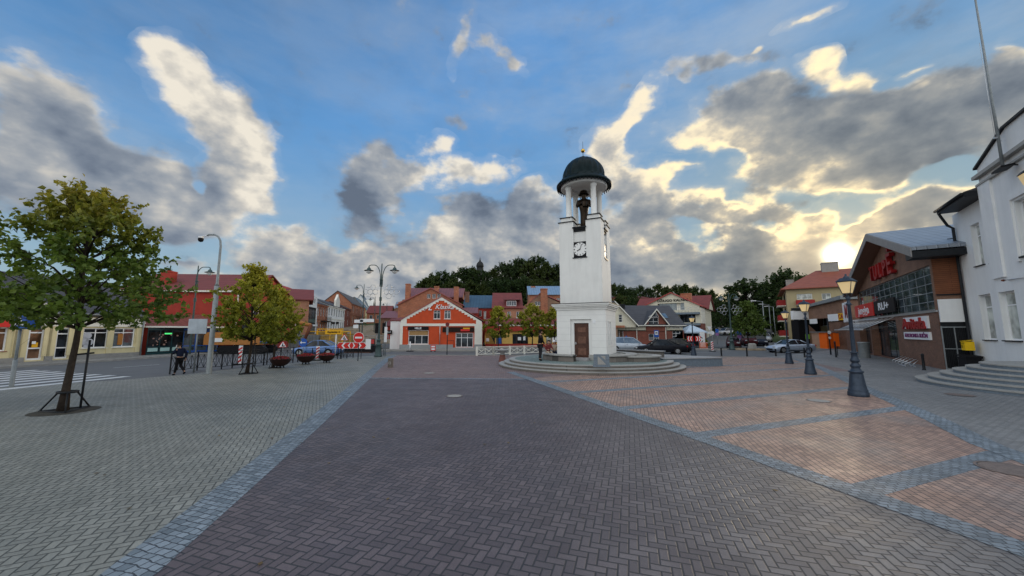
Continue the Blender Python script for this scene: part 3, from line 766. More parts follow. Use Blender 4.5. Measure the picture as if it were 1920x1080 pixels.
# zebra crossing
mb = MB()
for i in range(8):
    c = Vector((-20.2 - i * 1.25, 17.1 + i * .45)); d = Vector((.12, .99)); n = Vector((.99, -.12))
    q = [c - d * 2.4 - n * .27, c - d * 2.4 + n * .27, c + d * 2.4 + n * .27, c + d * 2.4 - n * .27]
    mb.add([(p.x, p.y, .006) for p in q], [(0, 1, 2, 3)])
tag(mb.build('zebra_crossing', M['road_white']), kind='structure')
mb = MB()
for (x0, y0, x1, y1) in ((-25.5, 24, -22, 38), (-21, 38.6, 10, 38.4), (-4, 41.4, 24, 41.8)):
    d = Vector((x1 - x0, y1 - y0)); L = d.length; d.normalize(); n = Vector((-d.y, d.x)) * .06; k = 0
    while k < L:
        a = Vector((x0, y0)) + d * k; b = a + d * min(2.5, L - k)
        mb.add([(p.x, p.y, .005) for p in (a + n, a - n, b - n, b + n)], [(0, 1, 2, 3)]); k += 4.0
tag(mb.build('lane_marking', M['road_white']), kind='structure')
mb = MB()
for (x, y, w) in ((1690, 690, .35), (1640, 706, .3), (1655, 655, .4)): pass
# manhole covers and drains set in the paving
M['iron'] = mat('brown grey cast iron', (.16, .125, .11), .6, var=.3, scale=12, bmp=.4)
def cover(x, y, r, label, z=.012, name='manhole_cover', m='iron'):
    gx, gy = gp(x, y); o = MB().lathe([(0, .008), (r * .9, .008), (r, .006), (r, 0)], 28).build(name, M[m], None, (gx, gy, z)); tag(o, label, 'manhole cover')
    MB().lathe([(r + .01, .0075), (r + .05, .0075)], 28).build('ring', M['iron'], o)
cover(1897, 882, .36, 'large rusty round manhole cover in the orange paving at the right edge')
cover(1800, 741, .34, 'dark round manhole cover in front of the curved stairs')
cover(852, 743, .26, 'small pale round cover in the dark herringbone paving', m='concrete')
cover(805, 700, .30, 'dull round cover in the red paving left of the clock tower', m='concrete')
cover(1535, 752, .30, 'faint round cover in the orange paving left of the nearest black lamp post', m='concrete')

# ------------------------------------------------------------------ clock tower and its platform
TX, TY = 5.28, 26.0
TR = R(-26)
pl = thing('tower_platform', 'round stepped granite platform under the white clock tower', 'platform', (TX, TY, 0))
def steps(parent, name, r1, r0, z0, z1, nose=.03, n=96, m='stone', top='granite_light', a0=0.0, a1=2 * PI):
    o = MB().lathe([(r1, z0), (r1, z1 - .05)], n, a0=a0, a1=a1).build(name, M[m], parent)
    MB().lathe([(r1, z1 - .05), (r1 + nose, z1 - .05), (r1 + nose, z1), (r0 - .01, z1)], n, smooth=False, a0=a0, a1=a1).build('tread', M[top], o)
    return o
steps(pl, 'step', 6.15, 5.78, 0, .16)
steps(pl, 'step', 5.80, 5.43, .16, .31)
steps(pl, 'step', 5.45, 5.10, .31, .46)
MB().lathe([(5.12, .455), (0, .455)], 64, smooth=False).build('cobbled_top', P_green, pl)
ring = thing('ring_bench', 'low round stone bench wall with slab seat around the clock tower', 'bench', (TX - .05, TY - .35, .455))
A0, A1 = R(-90 + 19), R(270 - 19 - 1)
MB().lathe([(2.62, 0), (2.62, .30), (3.12, .30), (3.12, 0)][::-1], 60, smooth=False, a0=A0 - TR * 0, a1=A1).build('wall', M['stone'], ring, rotz=R(-8))
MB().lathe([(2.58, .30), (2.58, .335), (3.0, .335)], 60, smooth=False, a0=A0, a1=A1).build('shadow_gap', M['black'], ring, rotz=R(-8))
MB().lathe([(2.50, .338), (3.22, .338), (3.22, .41), (2.50, .41), (2.50, .338)], 60, smooth=False, a0=A0, a1=A1).build('seat_slab', M['granite_light'], ring, rotz=R(-8))
# right-hand round planter basin beside it
bs = thing('round_basin', 'shallow round stone basin with pale rim right of the tower door', 'basin', (TX + 2.75, TY - 1.5, .455))
MB().lathe([(1.55, 0), (1.55, .26)], 48).build('basin_wall', M['stone'], bs)
MB().lathe([(1.66, .265), (1.66, .35), (1.14, .35), (1.10, .2), (0, .19)], 48, smooth=False).build('rim', M['granite_light'], bs)
bw = thing('bench_wall', 'dark stone bench wall running back from the platform right of the tower', 'wall', (0, 0, 0))
MB().slab([(7.6, 28.9), (10.5, 25.75), (10.2, 25.45), (7.3, 28.6)], .45, .93).build('wall_body', M['stone'], bw)
MB().slab([(7.55, 29.0), (10.62, 25.75), (10.2, 25.3), (7.15, 28.6)], .935, 1.0).build('slab', M['granite'], bw)
rp = thing('granite_ramp', 'blue grey granite ramp wall right of the tower platform', 'ramp')
MB().prism([(9.9, 24.5, 0), (14.35, 25.5, 0), (14.2, 26.3, 0), (10.6, 30.2, 0)], (0, 0, .50)).build('ramp_body', M['granite_blue'], rp)
MB().prism([(9.86, 24.44, .502), (14.42, 25.47, .502), (14.25, 26.4, .502), (10.6, 30.3, .502)], (0, 0, .05)).build('slab', M['granite'], rp)

tw = thing('clock_tower', 'white square clock tower with green copper dome on columns', 'tower', (TX, TY, .455), TR)
def grooved(name, base, pitch):
    m, nt, b, o = nodes_of(name)
    v = coords(nt); s = nt.nodes.new('ShaderNodeSeparateXYZ'); nt.links.new(v, s.inputs[0])
    g = mr(nt, mth(nt, 'PINGPONG', s.outputs[2], pitch / 2), 0, .02, 1, 0)
    n = nz(nt, v, 1.5, 5)
    c = mixc(nt, 1.0, base, mr(nt, n, .3, .7, .95, 1.04), 'MULTIPLY'); c = mixc(nt, mth(nt, 'MULTIPLY', g, .35), c, (.35, .36, .36))
    nt.links.new(c, b.inputs['Base Color']); b.inputs['Roughness'].default_value = .75; bump(nt, b, g, -.5, .02); return m
Mgro = grooved('tower base render with joints', (.80, .80, .77), .42)
hb = 1.66                             # half width of the base
# base: door recess in the front
fr = MB()
dw, dh = .50, 2.42
fr.add([(-hb,-hb,0),(-dw-.22,-hb,0),(-dw-.22,-hb,dh+.25),(dw+.22,-hb,dh+.25),(dw+.22,-hb,0),(hb,-hb,0),(hb,-hb,3.3),(-hb,-hb,3.3)], [(0,1,2,7),(2,3,6,7),(3,4,5,6)])
fr.add([(hb,-hb,0),(hb,hb,0),(hb,hb,3.3),(hb,-hb,3.3),(-hb,hb,0),(-hb,hb,3.3),(-hb,-hb,0),(-hb,-hb,3.3)], [(0,1,2,3),(1,4,5,2),(4,6,7,5)])
fr.add([(-dw-.22,-hb,0),(-dw-.22,-hb+.12,0),(-dw-.22,-hb+.12,dh+.25),(-dw-.22,-hb,dh+.25),(dw+.22,-hb,0),(dw+.22,-hb+.12,0),(dw+.22,-hb+.12,dh+.25),(dw+.22,-hb,dh+.25)], [(0,3,2,1),(4,5,6,7),(3,7,6,2)])
base = fr.build('base', Mgro, tw)
e = MB()
y1 = -hb + .12
e.add([(-dw-.22,y1,0),(-dw,y1,0),(-dw,y1,dh),(dw,y1,dh),(dw,y1,0),(dw+.22,y1,0),(dw+.22,y1,dh+.25),(-dw-.22,y1,dh+.25)], [(0,1,2,7),(2,3,6,7),(3,4,5,6)])
e.add([(-dw,y1,0),(-dw,y1+.2,0),(-dw,y1+.2,dh),(-dw,y1,dh),(dw,y1,0),(dw,y1+.2,0),(dw,y1+.2,dh),(dw,y1,dh)], [(0,3,2,1),(4,5,6,7),(3,7,6,2)])
e.build('door_surround', M['tower_white'], base)
dr = MB().box(-dw + .003, y1 + .13, 0, dw - .003, y1 + .18, dh - .003)
for (a, b, c, d) in ((-.34, 1.75, .34, 2.2), (-.34, 1.0, .34, 1.6), (-.34, .25, .34, .85)):
    dr.box(a, y1 + .105, b, a + .06, y1 + .129, d); dr.box(c - .06, y1 + .105, b, c, y1 + .129, d)
    dr.box(a + .06, y1 + .105, b, c - .06, y1 + .129, b + .06); dr.box(a + .06, y1 + .105, d - .06, c - .06, y1 + .129, d)
    dr.box(a + .16, y1 + .115, b + .14, c - .16, y1 + .129, d - .14)
door = dr.build('door', M['door_wood'], tw)
for (a, b, c, d) in ((-.27, 1.82, .27, 2.13), (-.27, 1.07, .27, 1.53), (-.27, .32, .27, .78)): MB().box(a, y1 + .10, b, c, y1 + .112, d).build('panel', mat('lighter door panel', (.15, .07, .045), .5, var=.4, scale=5), door)
MB().box(-.46, y1 + .09, 1.0, -.40, y1 + .128, 1.16).cyl((-.43, y1 + .06, 1.08), (-.34, y1 + .06, 1.08), .012).build('handle', M['steel'], door)
MB().box(dw + .30, -hb - .02, 2.40, dw + .50, -hb - .001, 2.62).build('number_plate', M['white_sign'], tw)
# niche on the right side
MB().box(hb + .002, -1.0, 1.0, hb + .05, -.95, 2.5).box(hb + .002, -.3, 1.0, hb + .05, -.25, 2.5).box(hb + .002, -1.05, 2.5, hb + .06, -.2, 2.56).build('niche_frame', M['tower_white'], tw)
# stone plinth
pp = MB()
for (a, b, c, d) in ((-hb - .13, -hb - .13, -dw - .02, -hb + .1), (dw + .02, -hb - .13, hb + .13, -hb + .1)): pp.box(a, b, 0, c, d, .36)
pp.box(-hb - .13, -hb + .102, 0, -hb + .1, hb + .13, .36).box(hb - .1, -hb + .102, 0, hb + .13, hb + .13, .36)
pp.box(-hb + .102, hb - .1, 0, hb - .102, hb + .13, .36)
pp.build('plinth', M['granite_light'], tw)
ds = MB().box(-.62, -hb - .62, 0, .62, -hb - .135, .18).box(-.62, -hb - .90, 0, .62, -hb - .625, .09)
ds.build('door_step', M['granite'], tw)
def sqring(mb, h, z0, z1): mb.box(-h, -h, z0, h, h, z1)
cn = MB(); sqring(cn, hb + .06, 3.30, 3.42); sqring(cn, hb + .13, 3.42, 3.52); sqring(cn, hb + .22, 3.52, 3.62); sqring(cn, hb + .28, 3.62, 3.70)
cn.build('cornice', M['tower_white'], tw)
MB().box(-hb - .30, -hb - .30, 3.702, hb + .30, hb + .30, 3.74).build('cornice_flashing', M['black_metal'], tw)
hs = 1.46; zt = 9.15                  # shaft: corner piers and recessed clock bays
pw = 1.02
MB().box(-hs + .13, -hs + .13, 3.74, hs - .13, hs - .13, 8.95).box(-hs, -hs, 3.741, hs, hs, 6.9).build('shaft', M['tower_white'], tw)
for i, (sx, sy) in enumerate(((-1, -1), (1, -1), (1, 1), (-1, 1))):
    x0, x1 = sorted((sx * hs, sx * (hs - pw))); yy0, yy1 = sorted((sy * hs, sy * (hs - pw)))
    p = MB().box(x0, yy0, 6.901, x1, yy1, 9.45).build('corner_pier', M['tower_white'], tw)
    e_ = .07
    MB().box(x0 - e_, yy0 - e_, 9.452, x1 + e_, yy1 + e_, 9.50).build('flashing', M['black_metal'], p)
    b_ = MB().box(x0 + .1, yy0 + .1, 9.501, x1 - .1, yy1 - .1, 9.80).build('pedestal', M['tower_white'], tw)
    MB().box(x0 + .03, yy0 + .03, 9.802, x1 - .03, yy1 - .03, 9.85).build('flashing', M['black_metal'], b_)
    cx, cy = sx * (hs - .56), sy * (hs - .56)
    MB().lathe([(.24, 9.852), (.24, 9.95), (.20, 10.0), (.185, 12.0), (.235, 12.06), (.235, 12.2)], 20, (cx, cy, 0)).build('column', M['tower_white'], tw)
MB().box(-hs + .14, -hs + .14, 8.951, hs - .14, hs - .14, 9.0).build('belfry_floor', M['black_metal'], tw)
# clock bays
cb0 = hs - pw
for k in range(4):
    q = Matrix.Rotation(k * PI / 2, 3, 'Z')
    def TT(mb):
        mb.v = [tuple(q @ Vector(p)) for p in mb.v]; return mb
    yb = -hs + .13
    bay = TT(MB().box(-cb0 + .001, yb - .07, 8.72, cb0 - .001, yb - .001, 8.95).box(-cb0 - .04, -hs - .10, 8.951, cb0 + .04, yb + .1, 9.04).box(-cb0 + .05, -hs - .02, 8.86, cb0 - .05, yb - .072, 8.95)).build('clock_hood', M['black_metal'], tw)
    fc = TT(MB().box(-cb0 + .002, yb - .05, 6.92, cb0 - .002, yb - .002, 8.0)).build('clock_frame', M['black'], tw)
    TT(MB().box(-cb0 - .06, -hs - .06, 6.84, cb0 + .06, yb - .051, 6.90)).build('clock_sill', M['black_metal'], tw)
    cz = 7.47; r = .475
    dial = MB(); dial.tube([(0, yb - .051, cz), (0, yb - .075, cz)], r, 40)
    d_ = TT(dial).build('clock_dial', M['clock_white'], tw)
    hd = MB(); yf = yb - .082
    for h in range(12):
        w = h * PI / 6; a = Vector((math.sin(w), 0, math.cos(w)))
        hd.obox((a.x * r * .84, yf, cz + a.z * r * .84), (.035 if h % 3 else .05, .01, .10), (0, w, 0))
    rg = [Vector((math.cos(j * PI / 20) * r * 1.0, yb - .07, cz + math.sin(j * PI / 20) * r)) for j in range(41)]
    hd.tube(rg, .012, 6)
    for w, ln, t in ((R(8.05 * 30), .25, .045), (R(20), .38, .03)):
        a = Vector((math.sin(w), 0, math.cos(w))); c0 = ln * .40
        hd.obox((a.x * c0, yf - .014 - (.011 if t < .04 else 0), cz + a.z * c0), (t, .01, ln * 1.15), (0, w, 0))
    TT(hd).build('hands_and_marks', M['black'], d_)
# entablature ring, dome, ball
MB().lathe([(0, 12.35), (.85, 12.35), (.85, 12.2), (1.62, 12.2), (1.66, 12.24), (1.66, 12.42), (1.3, 12.44)], 48, smooth=False).build('entablature', M['tower_white'], tw)
dome = [(1.70, 12.425), (1.93, 12.36), (1.99, 12.40), (1.99, 12.50), (1.88, 12.62), (1.66, 12.78), (1.64, 12.90), (1.50, 12.94), (1.48, 13.05)]
for i in range(1, 12):
    a = i / 11 * PI / 2 * .93; dome.append((1.50 * math.cos(a) ** .92, 13.05 + 1.55 * math.sin(a)))
dome += [(.16, 14.66), (.16, 14.74), (.05, 14.80), (0, 14.82)]
# ribbed dome: scalloped lathe
n = 96; vs = []; fs = []
for (r_, z) in dome:
    for j in range(n):
        w = 2 * PI * j / n; s_ = 1.0 if z < 12.85 or z > 14.6 else 1 + .045 * abs(math.cos(w * 10)) ** 8 - .01
        vs.append((r_ * s_ * math.cos(w), r_ * s_ * math.sin(w), z))
for i in range(len(dome) - 1):
    for j in range(n): fs.append((i*n+j, i*n+(j+1)%n, (i+1)*n+(j+1)%n, (i+1)*n+j))
dm = MB().add(vs, fs, True).build('dome', mat('dark green copper', (.006, .014, .016), .42, .3, var=.4, scale=4), tw)
fr_ = MB()
for j in range(48):
    w = 2 * PI * j / 48; fr_.lathe([(0, -.17), (.035, -.12), (.045, -.05), (.03, 0), (0, .01)], 6, (1.93 * math.cos(w), 1.93 * math.sin(w), 12.36))
fr_.build('fringe_drops', M['black_metal'], dm)
bl = MB().lathe([(0, 14.82), (.018, 14.84), (.018, 15.10)], 8).lathe([(.015, 15.36), (.012, 15.9), (0, 16.0)], 8)
bl.build('finial', M['black_metal'], dm)
MB().lathe([(0, 15.07)] + [(.155 * math.sin(a), 15.225 - .155 * math.cos(a)) for a in [PI * i / 12 for i in range(1, 12)]] + [(0, 15.38)], 20).build('ball', M['gold'], dm)
# iron bench-like plaque on the platform
pq = thing('info_plaque', 'dark square stone slab with pale diagonal panel on the platform rim', 'plaque', (*gp(1128, 688, .46), .456), R(-6))
MB().box(-.44, -.1, 0, .44, .1, .10).box(-.40, -.07, .10, .40, .07, .66).build('stone', M['granite_blue'], pq)
MB().add([(-.2, -.075, .13), (.2, -.075, .13), (.2, -.075, .17), (-.16, -.075, .55), (-.2, -.075, .55)], [(0, 1, 2, 3, 4)]).add([(-.05, -.075, .58), (.2, -.075, .36), (.2, -.075, .58)], [(0, 1, 2)]).build('panel', M['granite_light'], pq)

# ------------------------------------------------------------------ restaurant with stepped gable
def building(F, name, label, z=0.0, group=None): return F.thing(name, label, 'building', z, group)
F = Face((-14.0, 46.6), (-3.85, 47.2))
K = building(F, 'restaurant_building', 'orange red restaurant with stepped white gable trim facing the square')
Lk = F.L
ez = F.st(752, 600)[1]; ap, az_ = F.st(828, 557); ez2 = F.st(901, 603)[1]; fz = F.st(830, 609)[1]
w1, w2 = F.rect(813, 582, 825.5, 598), F.rect(833, 582, 845, 598)
bw_ = F.rect(765.5, 619, 803.5, 645.5); dr_ = F.rect(854, 624, 887.5, 651.5)
wall('wall', M['red_plaster'], K, [(0, 0), (Lk, 0), (Lk, ez2), (ap, az_), (0, ez)], [w1, w2, bw_, dr_], 12)
for w in (w1, w2): window(K, w, 2, 1, sill='trim', bars=[.72])
window(K, bw_, 3, 1, bars=[.62], fw=.08, sill='trim')
dd = window(K, dr_, 3, 1, bars=[.66], fw=.09, name='door')
mb = MB()
mb.box(bw_[0] + .1, .075, bw_[1] + (bw_[3] - bw_[1]) * .64, bw_[2] - .1, .089, bw_[3] - .1)
mb.build('blind', mat('tan blind', (.40, .24, .10), .8), K)
# white stepped trim under the verges
def steptrim(sa, za, sb, zb, n=14):
    m_ = MB(); ds_ = (sb - sa) / n; dz_ = (zb - za) / n; w = .24
    for i in range(n):
        x0, x1 = sa + ds_ * i, sa + ds_ * (i + 1); t0, t1 = za + dz_ * i, za + dz_ * (i + 1); low = min(t0, t1) - w - (.0, .0)[0] - (.45 if i < 2 else 0)
        m_.prism([(x0, -.05, low), (x1, -.05, low), (x1, -.05, t1), (x0, -.05, t0)] if x1 > x0 else [(x1, -.05, low), (x0, -.05, low), (x0, -.05, t0), (x1, -.05, t1)], (0, .049, 0))
    return m_
steptrim(.0, ez, ap, az_).build('stepped_trim', M['trim'], K)
steptrim(Lk, ez2, ap, az_).build('stepped_trim', M['trim'], K)
MB().box(-.06, -.055, .7, .26, -.001, ez - .4).box(Lk - .92, -.055, .7, Lk + .05, -.001, ez2 - .3).build('corner_post', M['trim'], K)
MB().box(.262, -.06, fz - .16, Lk - .922, -.001, fz + .16).build('fascia', M['trim'], K)
MB().box(-.08, -.07, 0, dr_[0] - .3, -.001, .70).box(dr_[2] + .1, -.07, 0, Lk + .08, -.001, .70).build('plinth', M['plinth'], K)
s0, z0, s1, z1 = F.rect(765, 612.5, 804, 618.6); MB().box(s0, -.16, z0, s1, -.061, z1).build('sign_board', M['black'], K)
text('sign_lettering', 'HILLZ', M['white_sign'], K, ((s0 + s1) / 2, -.17, (z0 + z1) / 2), UP, .32, bold=.01)
s0, z0, s1, z1 = F.rect(830, 613.5, 889, 622.5); g = MB()
g.box(s0, -.14, z0, s1, -.125, z1)
for i in range(30): x = s0 + (s1 - s0) * i / 30; g.box(x, -.2, z0, x + .06, -.141, z1)
g.build('slatted_board', mat('dark slats', (.04, .025, .02), .7), K)
s0, z0, s1, z1 = F.rect(864, 614.5, 881, 621); q = MB().box(s0, -.26, z0, s1, -.201, z1 - .18).build('small_sign', M['red_sign'], K)
MB().box(s0 + .3, -.265, z1 - .16, s1, -.201, z1).build('panel', M['yellow_sign'], q)
sx, sz = F.st(829, 575); text('name_lettering', 'Klasika', M['white_sign'], K, (sx + .28, -.06, sz - .05), UP, .84, shear=.35, ext=.03, bold=.004)
text('name_lettering', 'L', M['white_sign'], K, (sx - 1.55, -.06, sz - .15), UP, 1.0, shear=.45, ext=.03, bold=.012)
MB().tube([(sx - 2.2, -.06, sz - .55), (sx - 1.9, -.06, sz - .2), (sx - 1.3, -.06, sz + .1), (sx - .9, -.06, sz + .55)], .03, 5).build('swash', M['white_sign'], K)
MB().slab([(dr_[0] - 1.2, -.2), (dr_[2] + .8, -.2), (dr_[2] + .8, -1.5), (dr_[0] - 1.2, -1.5)], 0, .16).slab([(dr_[0] - .6, -.2), (dr_[2] + .5, -.2), (dr_[2] + .5, -1.0), (dr_[0] - .6, -1.0)], .161, .33).build('door_steps', M['granite'], K)
rr = MB()
for x in (dr_[0] - .9, dr_[0] - .1): rr.cyl((x, -.9, .1), (x, -.9, 1.2), .025)
rr.cyl((dr_[0] - .9, -.9, 1.2), (dr_[0] - .1, -.9, 1.2), .025).build('handrail', M['black_metal'], K)
M['metal_red_f'] = seams('dull red sheet roof over gable', (.33, .09, .085), .5, 1, .5, .1)
gable_roof(K, M['metal_red_f'], 0, Lk, 0, 12, ez, az_, 'front', ov=.12, th=.1, mid=ap)
MB().cyl((4.9, -.1, .7), (4.9, -.1, fz), .04).build('drainpipe', M['steel'], K)
text('house_number', '1', M['white_sign'], K, (.7, -.02, fz - .5), UP, .2)

# ------------------------------------------------------------------ houses behind the restaurant
F = Face((-18.6, 60), (-8.2, 60.6)); B = building(F, 'brick_house', 'tall old orange brick house with wide gable behind the restaurant')
L = F.L; e1 = F.st(752, 567)[1]; a_, ar = F.st(808, 541); e2 = F.st(868, 572)[1]
ws = [F.rect(800.5, 551, 807, 559.5), F.rect(810.5, 551, 817, 559.5), F.rect(820, 551, 826, 559.5)]
wall('wall', M['brick_old'], B, [(0, 0), (L, 0), (L, e2), (a_, ar), (0, e1)], ws, 12)
for w in ws: window(B, w, 2, 1, fw=.05)
gable_roof(B, M['metal_red_f'], 0, L, 0, 12, min(e1, e2), ar, 'front', ov=.25, mid=a_)
r1 = F.st(808, 539)[1] + .2
gable_roof(B, M['metal_red'], .4, L - .4, 4, 12, F.st(800, 553)[1], F.st(800, 538)[1] + .6, 'side', ov=.2, name='cross_roof')
for px, py in ((757.5, 531), (809, 532), (852.5, 537)):
    s_, z_ = F.st(px, py); chimney(B, M['brick_old'], min(max(s_, .5), L - .5), 6.0 if px == 809 else 3.2, ar - 2.6, z_ + .3, .8, .8)

F = Face((-8.1, 62), (-1.9, 62.3)); B = building(F, 'dark_red_house', 'dark red house with blue sheet roof right of the brick gable')
L = F.L; e1 = F.st(900, 577)[1]
ws = [F.rect(898, 582, 903, 593), F.rect(907, 583, 911.5, 598)]
wall('wall', M['dark_red'], B, [(0, 0), (L, 0), (L, e1), (0, e1)], ws, 9)
window(B, ws[0], 1, 1, pane='glass'); window(B, ws[1], 1, 1, pane='curtain')
gable_roof(B, M['metal_blue'], 0, L, 0, 9, e1, F.st(900, 557)[1] + .6, 'side', ov=.2)
s_, z_ = F.st(931.5, 548); chimney(B, M['white_wall'], L - .5, 3.5, e1 + .5, z_, 1.0, .9)
s_, z_ = F.st(866.5, 545); chimney(B, M['brick_brown'], .4, 2.0, 3, z_, .7, .7)
B = thing('lean_to_shed', 'low dull red sheet roofed lean-to between restaurant and dark red house', 'shed', (-8.0, 57, 0), 0)
zz = at(885, 588, 57).z
MB().box(0, 0, 0, 2.6, 4, zz - .02).build('wall', M['dark_red'], B)
MB().prism([(-.2, -.3, zz), (2.8, -.3, zz), (2.4, 4, zz + 1.1), (-.2, 4, zz + 1.1)], (0, 0, .1)).build('roof', M['metal_red'], B)

F = Face((-2.9, 57), (10.5, 57.4)); B = building(F, 'brick_shop_house', 'salmon brick house with dark red roof, dormer and right hand gable')
L = F.L; e1 = F.st(950, 577)[1]; gs = F.st(978, 577)[0]; ga, gz = F.st(1013, 551)
ws = [F.rect(951, 584, 958, 596), F.rect(968, 584, 976.5, 596)]
w3 = F.rect(1003, 565, 1013, 573)
wall('wall', M['brick_pale'], B, [(0, 0), (gs, 0), (gs, e1), (0, e1)], ws, 10)
wall('gable_wall', M['brick_tan'], B, [(gs + .01, 0), (L, 0), (L, e1 - .6), (ga, gz), (gs + .01, e1)], [w3], 10)
for w in ws + [w3]: window(B, w, 2, 1, sill='trim')
gable_roof(B, M['tile_red'], 0, gs, 0, 10, e1, F.st(950, 553)[1] + .7, 'side', ov=.25)
gable_roof(B, M['metal_red_f'], gs, L, 0, 10, e1 - .3, gz + .05, 'front', ov=.1, mid=ga, name='gable_roof')
s_, z_ = F.st(1019, 542); chimney(B, M['brick_old'], s_, -.5, 3.5, z_, 1.0, .95)
d0, dz0, d1, dz1 = F.rect(950, 564, 968, 573.5)
dm_ = MB().box(d0 - .15, .3, dz0 - .2, d1 + .15, 4, dz1 + .1).build('dormer', M['tile_red'], B)
window(dm_, (d0, dz0, d1, dz1), 4, 1, y=.22)
MB().prism([(d0 - .5, .0, dz1 + .12), (d1 + .5, .0, dz1 + .12), (d1 + .9, 4, dz1 + .55), (d0 - .1, 4, dz1 + .55)], (0, 0, .09)).build('dormer_roof', M['tile_red'], dm_)
F = Face((3.5, 74), (14, 74)); B = building(F, 'brick_house', 'brick house with pale blue sheet roof behind the salmon brick house')
L = F.L; e1 = F.st(1030, 552)[1]; ws = [F.rect(1034, 559, 1040, 566), F.rect(1044, 559, 1050, 569)]
wall('wall', M['brick_old'], B, [(0, 0), (L, 0), (L, e1), (0, e1)], ws, 9)
for w in ws: window(B, w, 2, 1)
gable_roof(B, M['metal_lblue'], 0, L, 0, 9, e1, F.st(1030, 540)[1] + .8, 'side', ov=.3)
chimney(B, M['brick_old'], 1.0, 4, e1, F.st(1006, 538)[1] + .6, .9, .8)
# ground floor shop in front
F = Face((-3.7, 52.2), (11.0, 52.8)); B = building(F, 'yellow_shop', 'low yellow shop with dark red fascia behind the small street trees')
L = F.L; e1 = F.st(980, 608)[1]
ws = [F.rect(909, 629, 928, 646), F.rect(930, 629, 941, 646), F.rect(961, 626, 990, 647), F.rect(1024, 628, 1035, 648)]
wall('wall', M['yellow'], B, [(0, 0), (L, 0), (L, e1), (0, e1)], ws, 4.5)
window(B, ws[0], 2, 1, frame='door_wood', pane='glass_dark'); window(B, ws[1], 1, 1, frame='door_wood', pane='glass_blue')
window(B, ws[2], 4, 1, frame='door_wood', pane='glass_dark', name='door'); window(B, ws[3], 1, 1, frame='door_wood', pane='curtain', name='door')
MB().box(-.02, -.05, 0, L, -.001, .62).build('plinth', M['dark_red'], B)
zf = F.st(980, 621)[1]
MB().box(-.05, -.35, zf, L, -.001, e1 - .25).build('fascia', M['dark_red'], B)
MB().box(-.1, -.42, e1 - .24, L + .1, 0, e1 - .06).build('gutter', M['trim'], B)
MB().prism([(-.1, -.4, e1 - .04), (L + .1, -.4, e1 - .04), (L + .1, 4.5, e1 + .9), (-.1, 4.5, e1 + .9)], (0, 0, .08)).build('roof', M['tile_red'], B)
for (a, b, c, d, m_) in ((911, 634, 917, 640, 'white_sign'), (934, 634, 940, 645, 'blue_sign'), (971, 632, 977, 638, 'white_sign'), (981, 630, 985, 638, 'white_sign'), (1035.5, 630, 1045, 641, 'white_sign')):
    s0, z0, s1, z1 = F.rect(a, b, c, d); MB().box(s0, -.04, z0, s1, -.02 + (.1 if m_ != 'white_sign' or a < 1000 else 0), z1).build('poster', M[m_], B)

# ------------------------------------------------------------------ grey roofed house right of the tower
F = Face((13.6, 51.2), (23.6, 51.2)); B = building(F, 'grey_roof_house', 'brick and cream house with dark grey roof and pointed front gable')
L = F.L; e1 = F.st(1240, 609)[1]; rz = at(1240, 574, 55.5).z; bz = F.st(1240, 621)[1]
g0, g1 = F.st(1207, 600)[0], F.st(1251, 600)[0]; gm, gz = F.st(1229, 583)
wlow = [F.rect(1216.5, 626, 1236, 638), F.rect(1261, 619, 1282.5, 637), F.rect(1154, 619, 1169, 636)]
wall('wall', M['brick_red'], B, [(0, 0), (L, 0), (L, bz), (0, bz)], wlow, 8.5)
window(B, wlow[0], 2, 1, bars=[.35]); window(B, wlow[1], 3, 1, bars=[.33, .66], fw=.07); window(B, wlow[2], 2, 1, pane='glass_warm', name='door')
MB().box(0, 0, bz + .001, L, 8.5, e1).build('upper_wall', M['pale'], B)
s0, z0, s1, z1 = F.rect(1215.5, 589, 1234.5, 611)
wall('gable_wall', M['brick_red'], B, [(g0 + .25, bz), (g1 - .25, bz), (g1 - .25, e1 + .35), (gm, gz), (g0 + .25, e1 + .35)], [(s0, z0, s1, z0 + 1.15)], 4.5, y=-.12)
window(B, (s0, z0, s1, z0 + 1.15), 2, 1, y=.0, bars=[.5])
MB().prism([(s0 + .05, -.14, z0 + 1.2), (s1 - .05, -.14, z0 + 1.2), (gm, -.14, z1 + .25)], (0, .015, 0)).build('triangle_pane', M['glass'], B)
tb = MB()
for a, b in (((s0, z0 + 1.2), (gm, z1 + .32)), ((s1, z0 + 1.2), (gm, z1 + .32)), ((s0, z0 + 1.2), (s1, z0 + 1.2)), ((gm, z0 + 1.2), (gm, z1 + .3))):
    tb.tube([(a[0], -.16, a[1]), (b[0], -.16, b[1])], .04, 4)
tb.build('glazing_bars', M['upvc'], B)
vb = MB()
for (sa, za, sb, zb) in ((g0 - .1, e1 - .15, gm, gz + .1), (g1 + .1, e1 - .15, gm, gz + .1)):
    vb.prism([(sa, -.5, za), (sb, -.5, zb), (sb, -.5, zb + .2), (sa, -.5, za + .2)], (0, .06, 0))
vb.build('bargeboard', M['trim'], B)
gable_roof(B, M['slate'], 0, L, 0, 9.5, e1, rz, 'side', ov=.35)
M['slate_f'] = seams('dark grey roof tiles over gable', (.055, .055, .062), .3, 1, .7, 0)
gable_roof(B, M['slate_f'], g0, g1, -.1, 4.6, e1 + .1, gz + .05, 'front', ov=.33, mid=gm, name='gable_roof')
for px in (1249, 1257):
    s_, _ = F.st(px, 594); yk = 1.6
    k = (rz - e1) / 4.75; zc = e1 + k * 1.9 + .17
    MB().prism([(s_ - .28, 1.3, zc - k * .6 + .02), (s_ + .28, 1.3, zc - k * .6 + .02), (s_ + .28, 2.4, zc + k * .5 + .02), (s_ - .28, 2.4, zc + k * .5 + .02)], (0, 0, .05)).build('roof_window', M['glass_blue'], B)
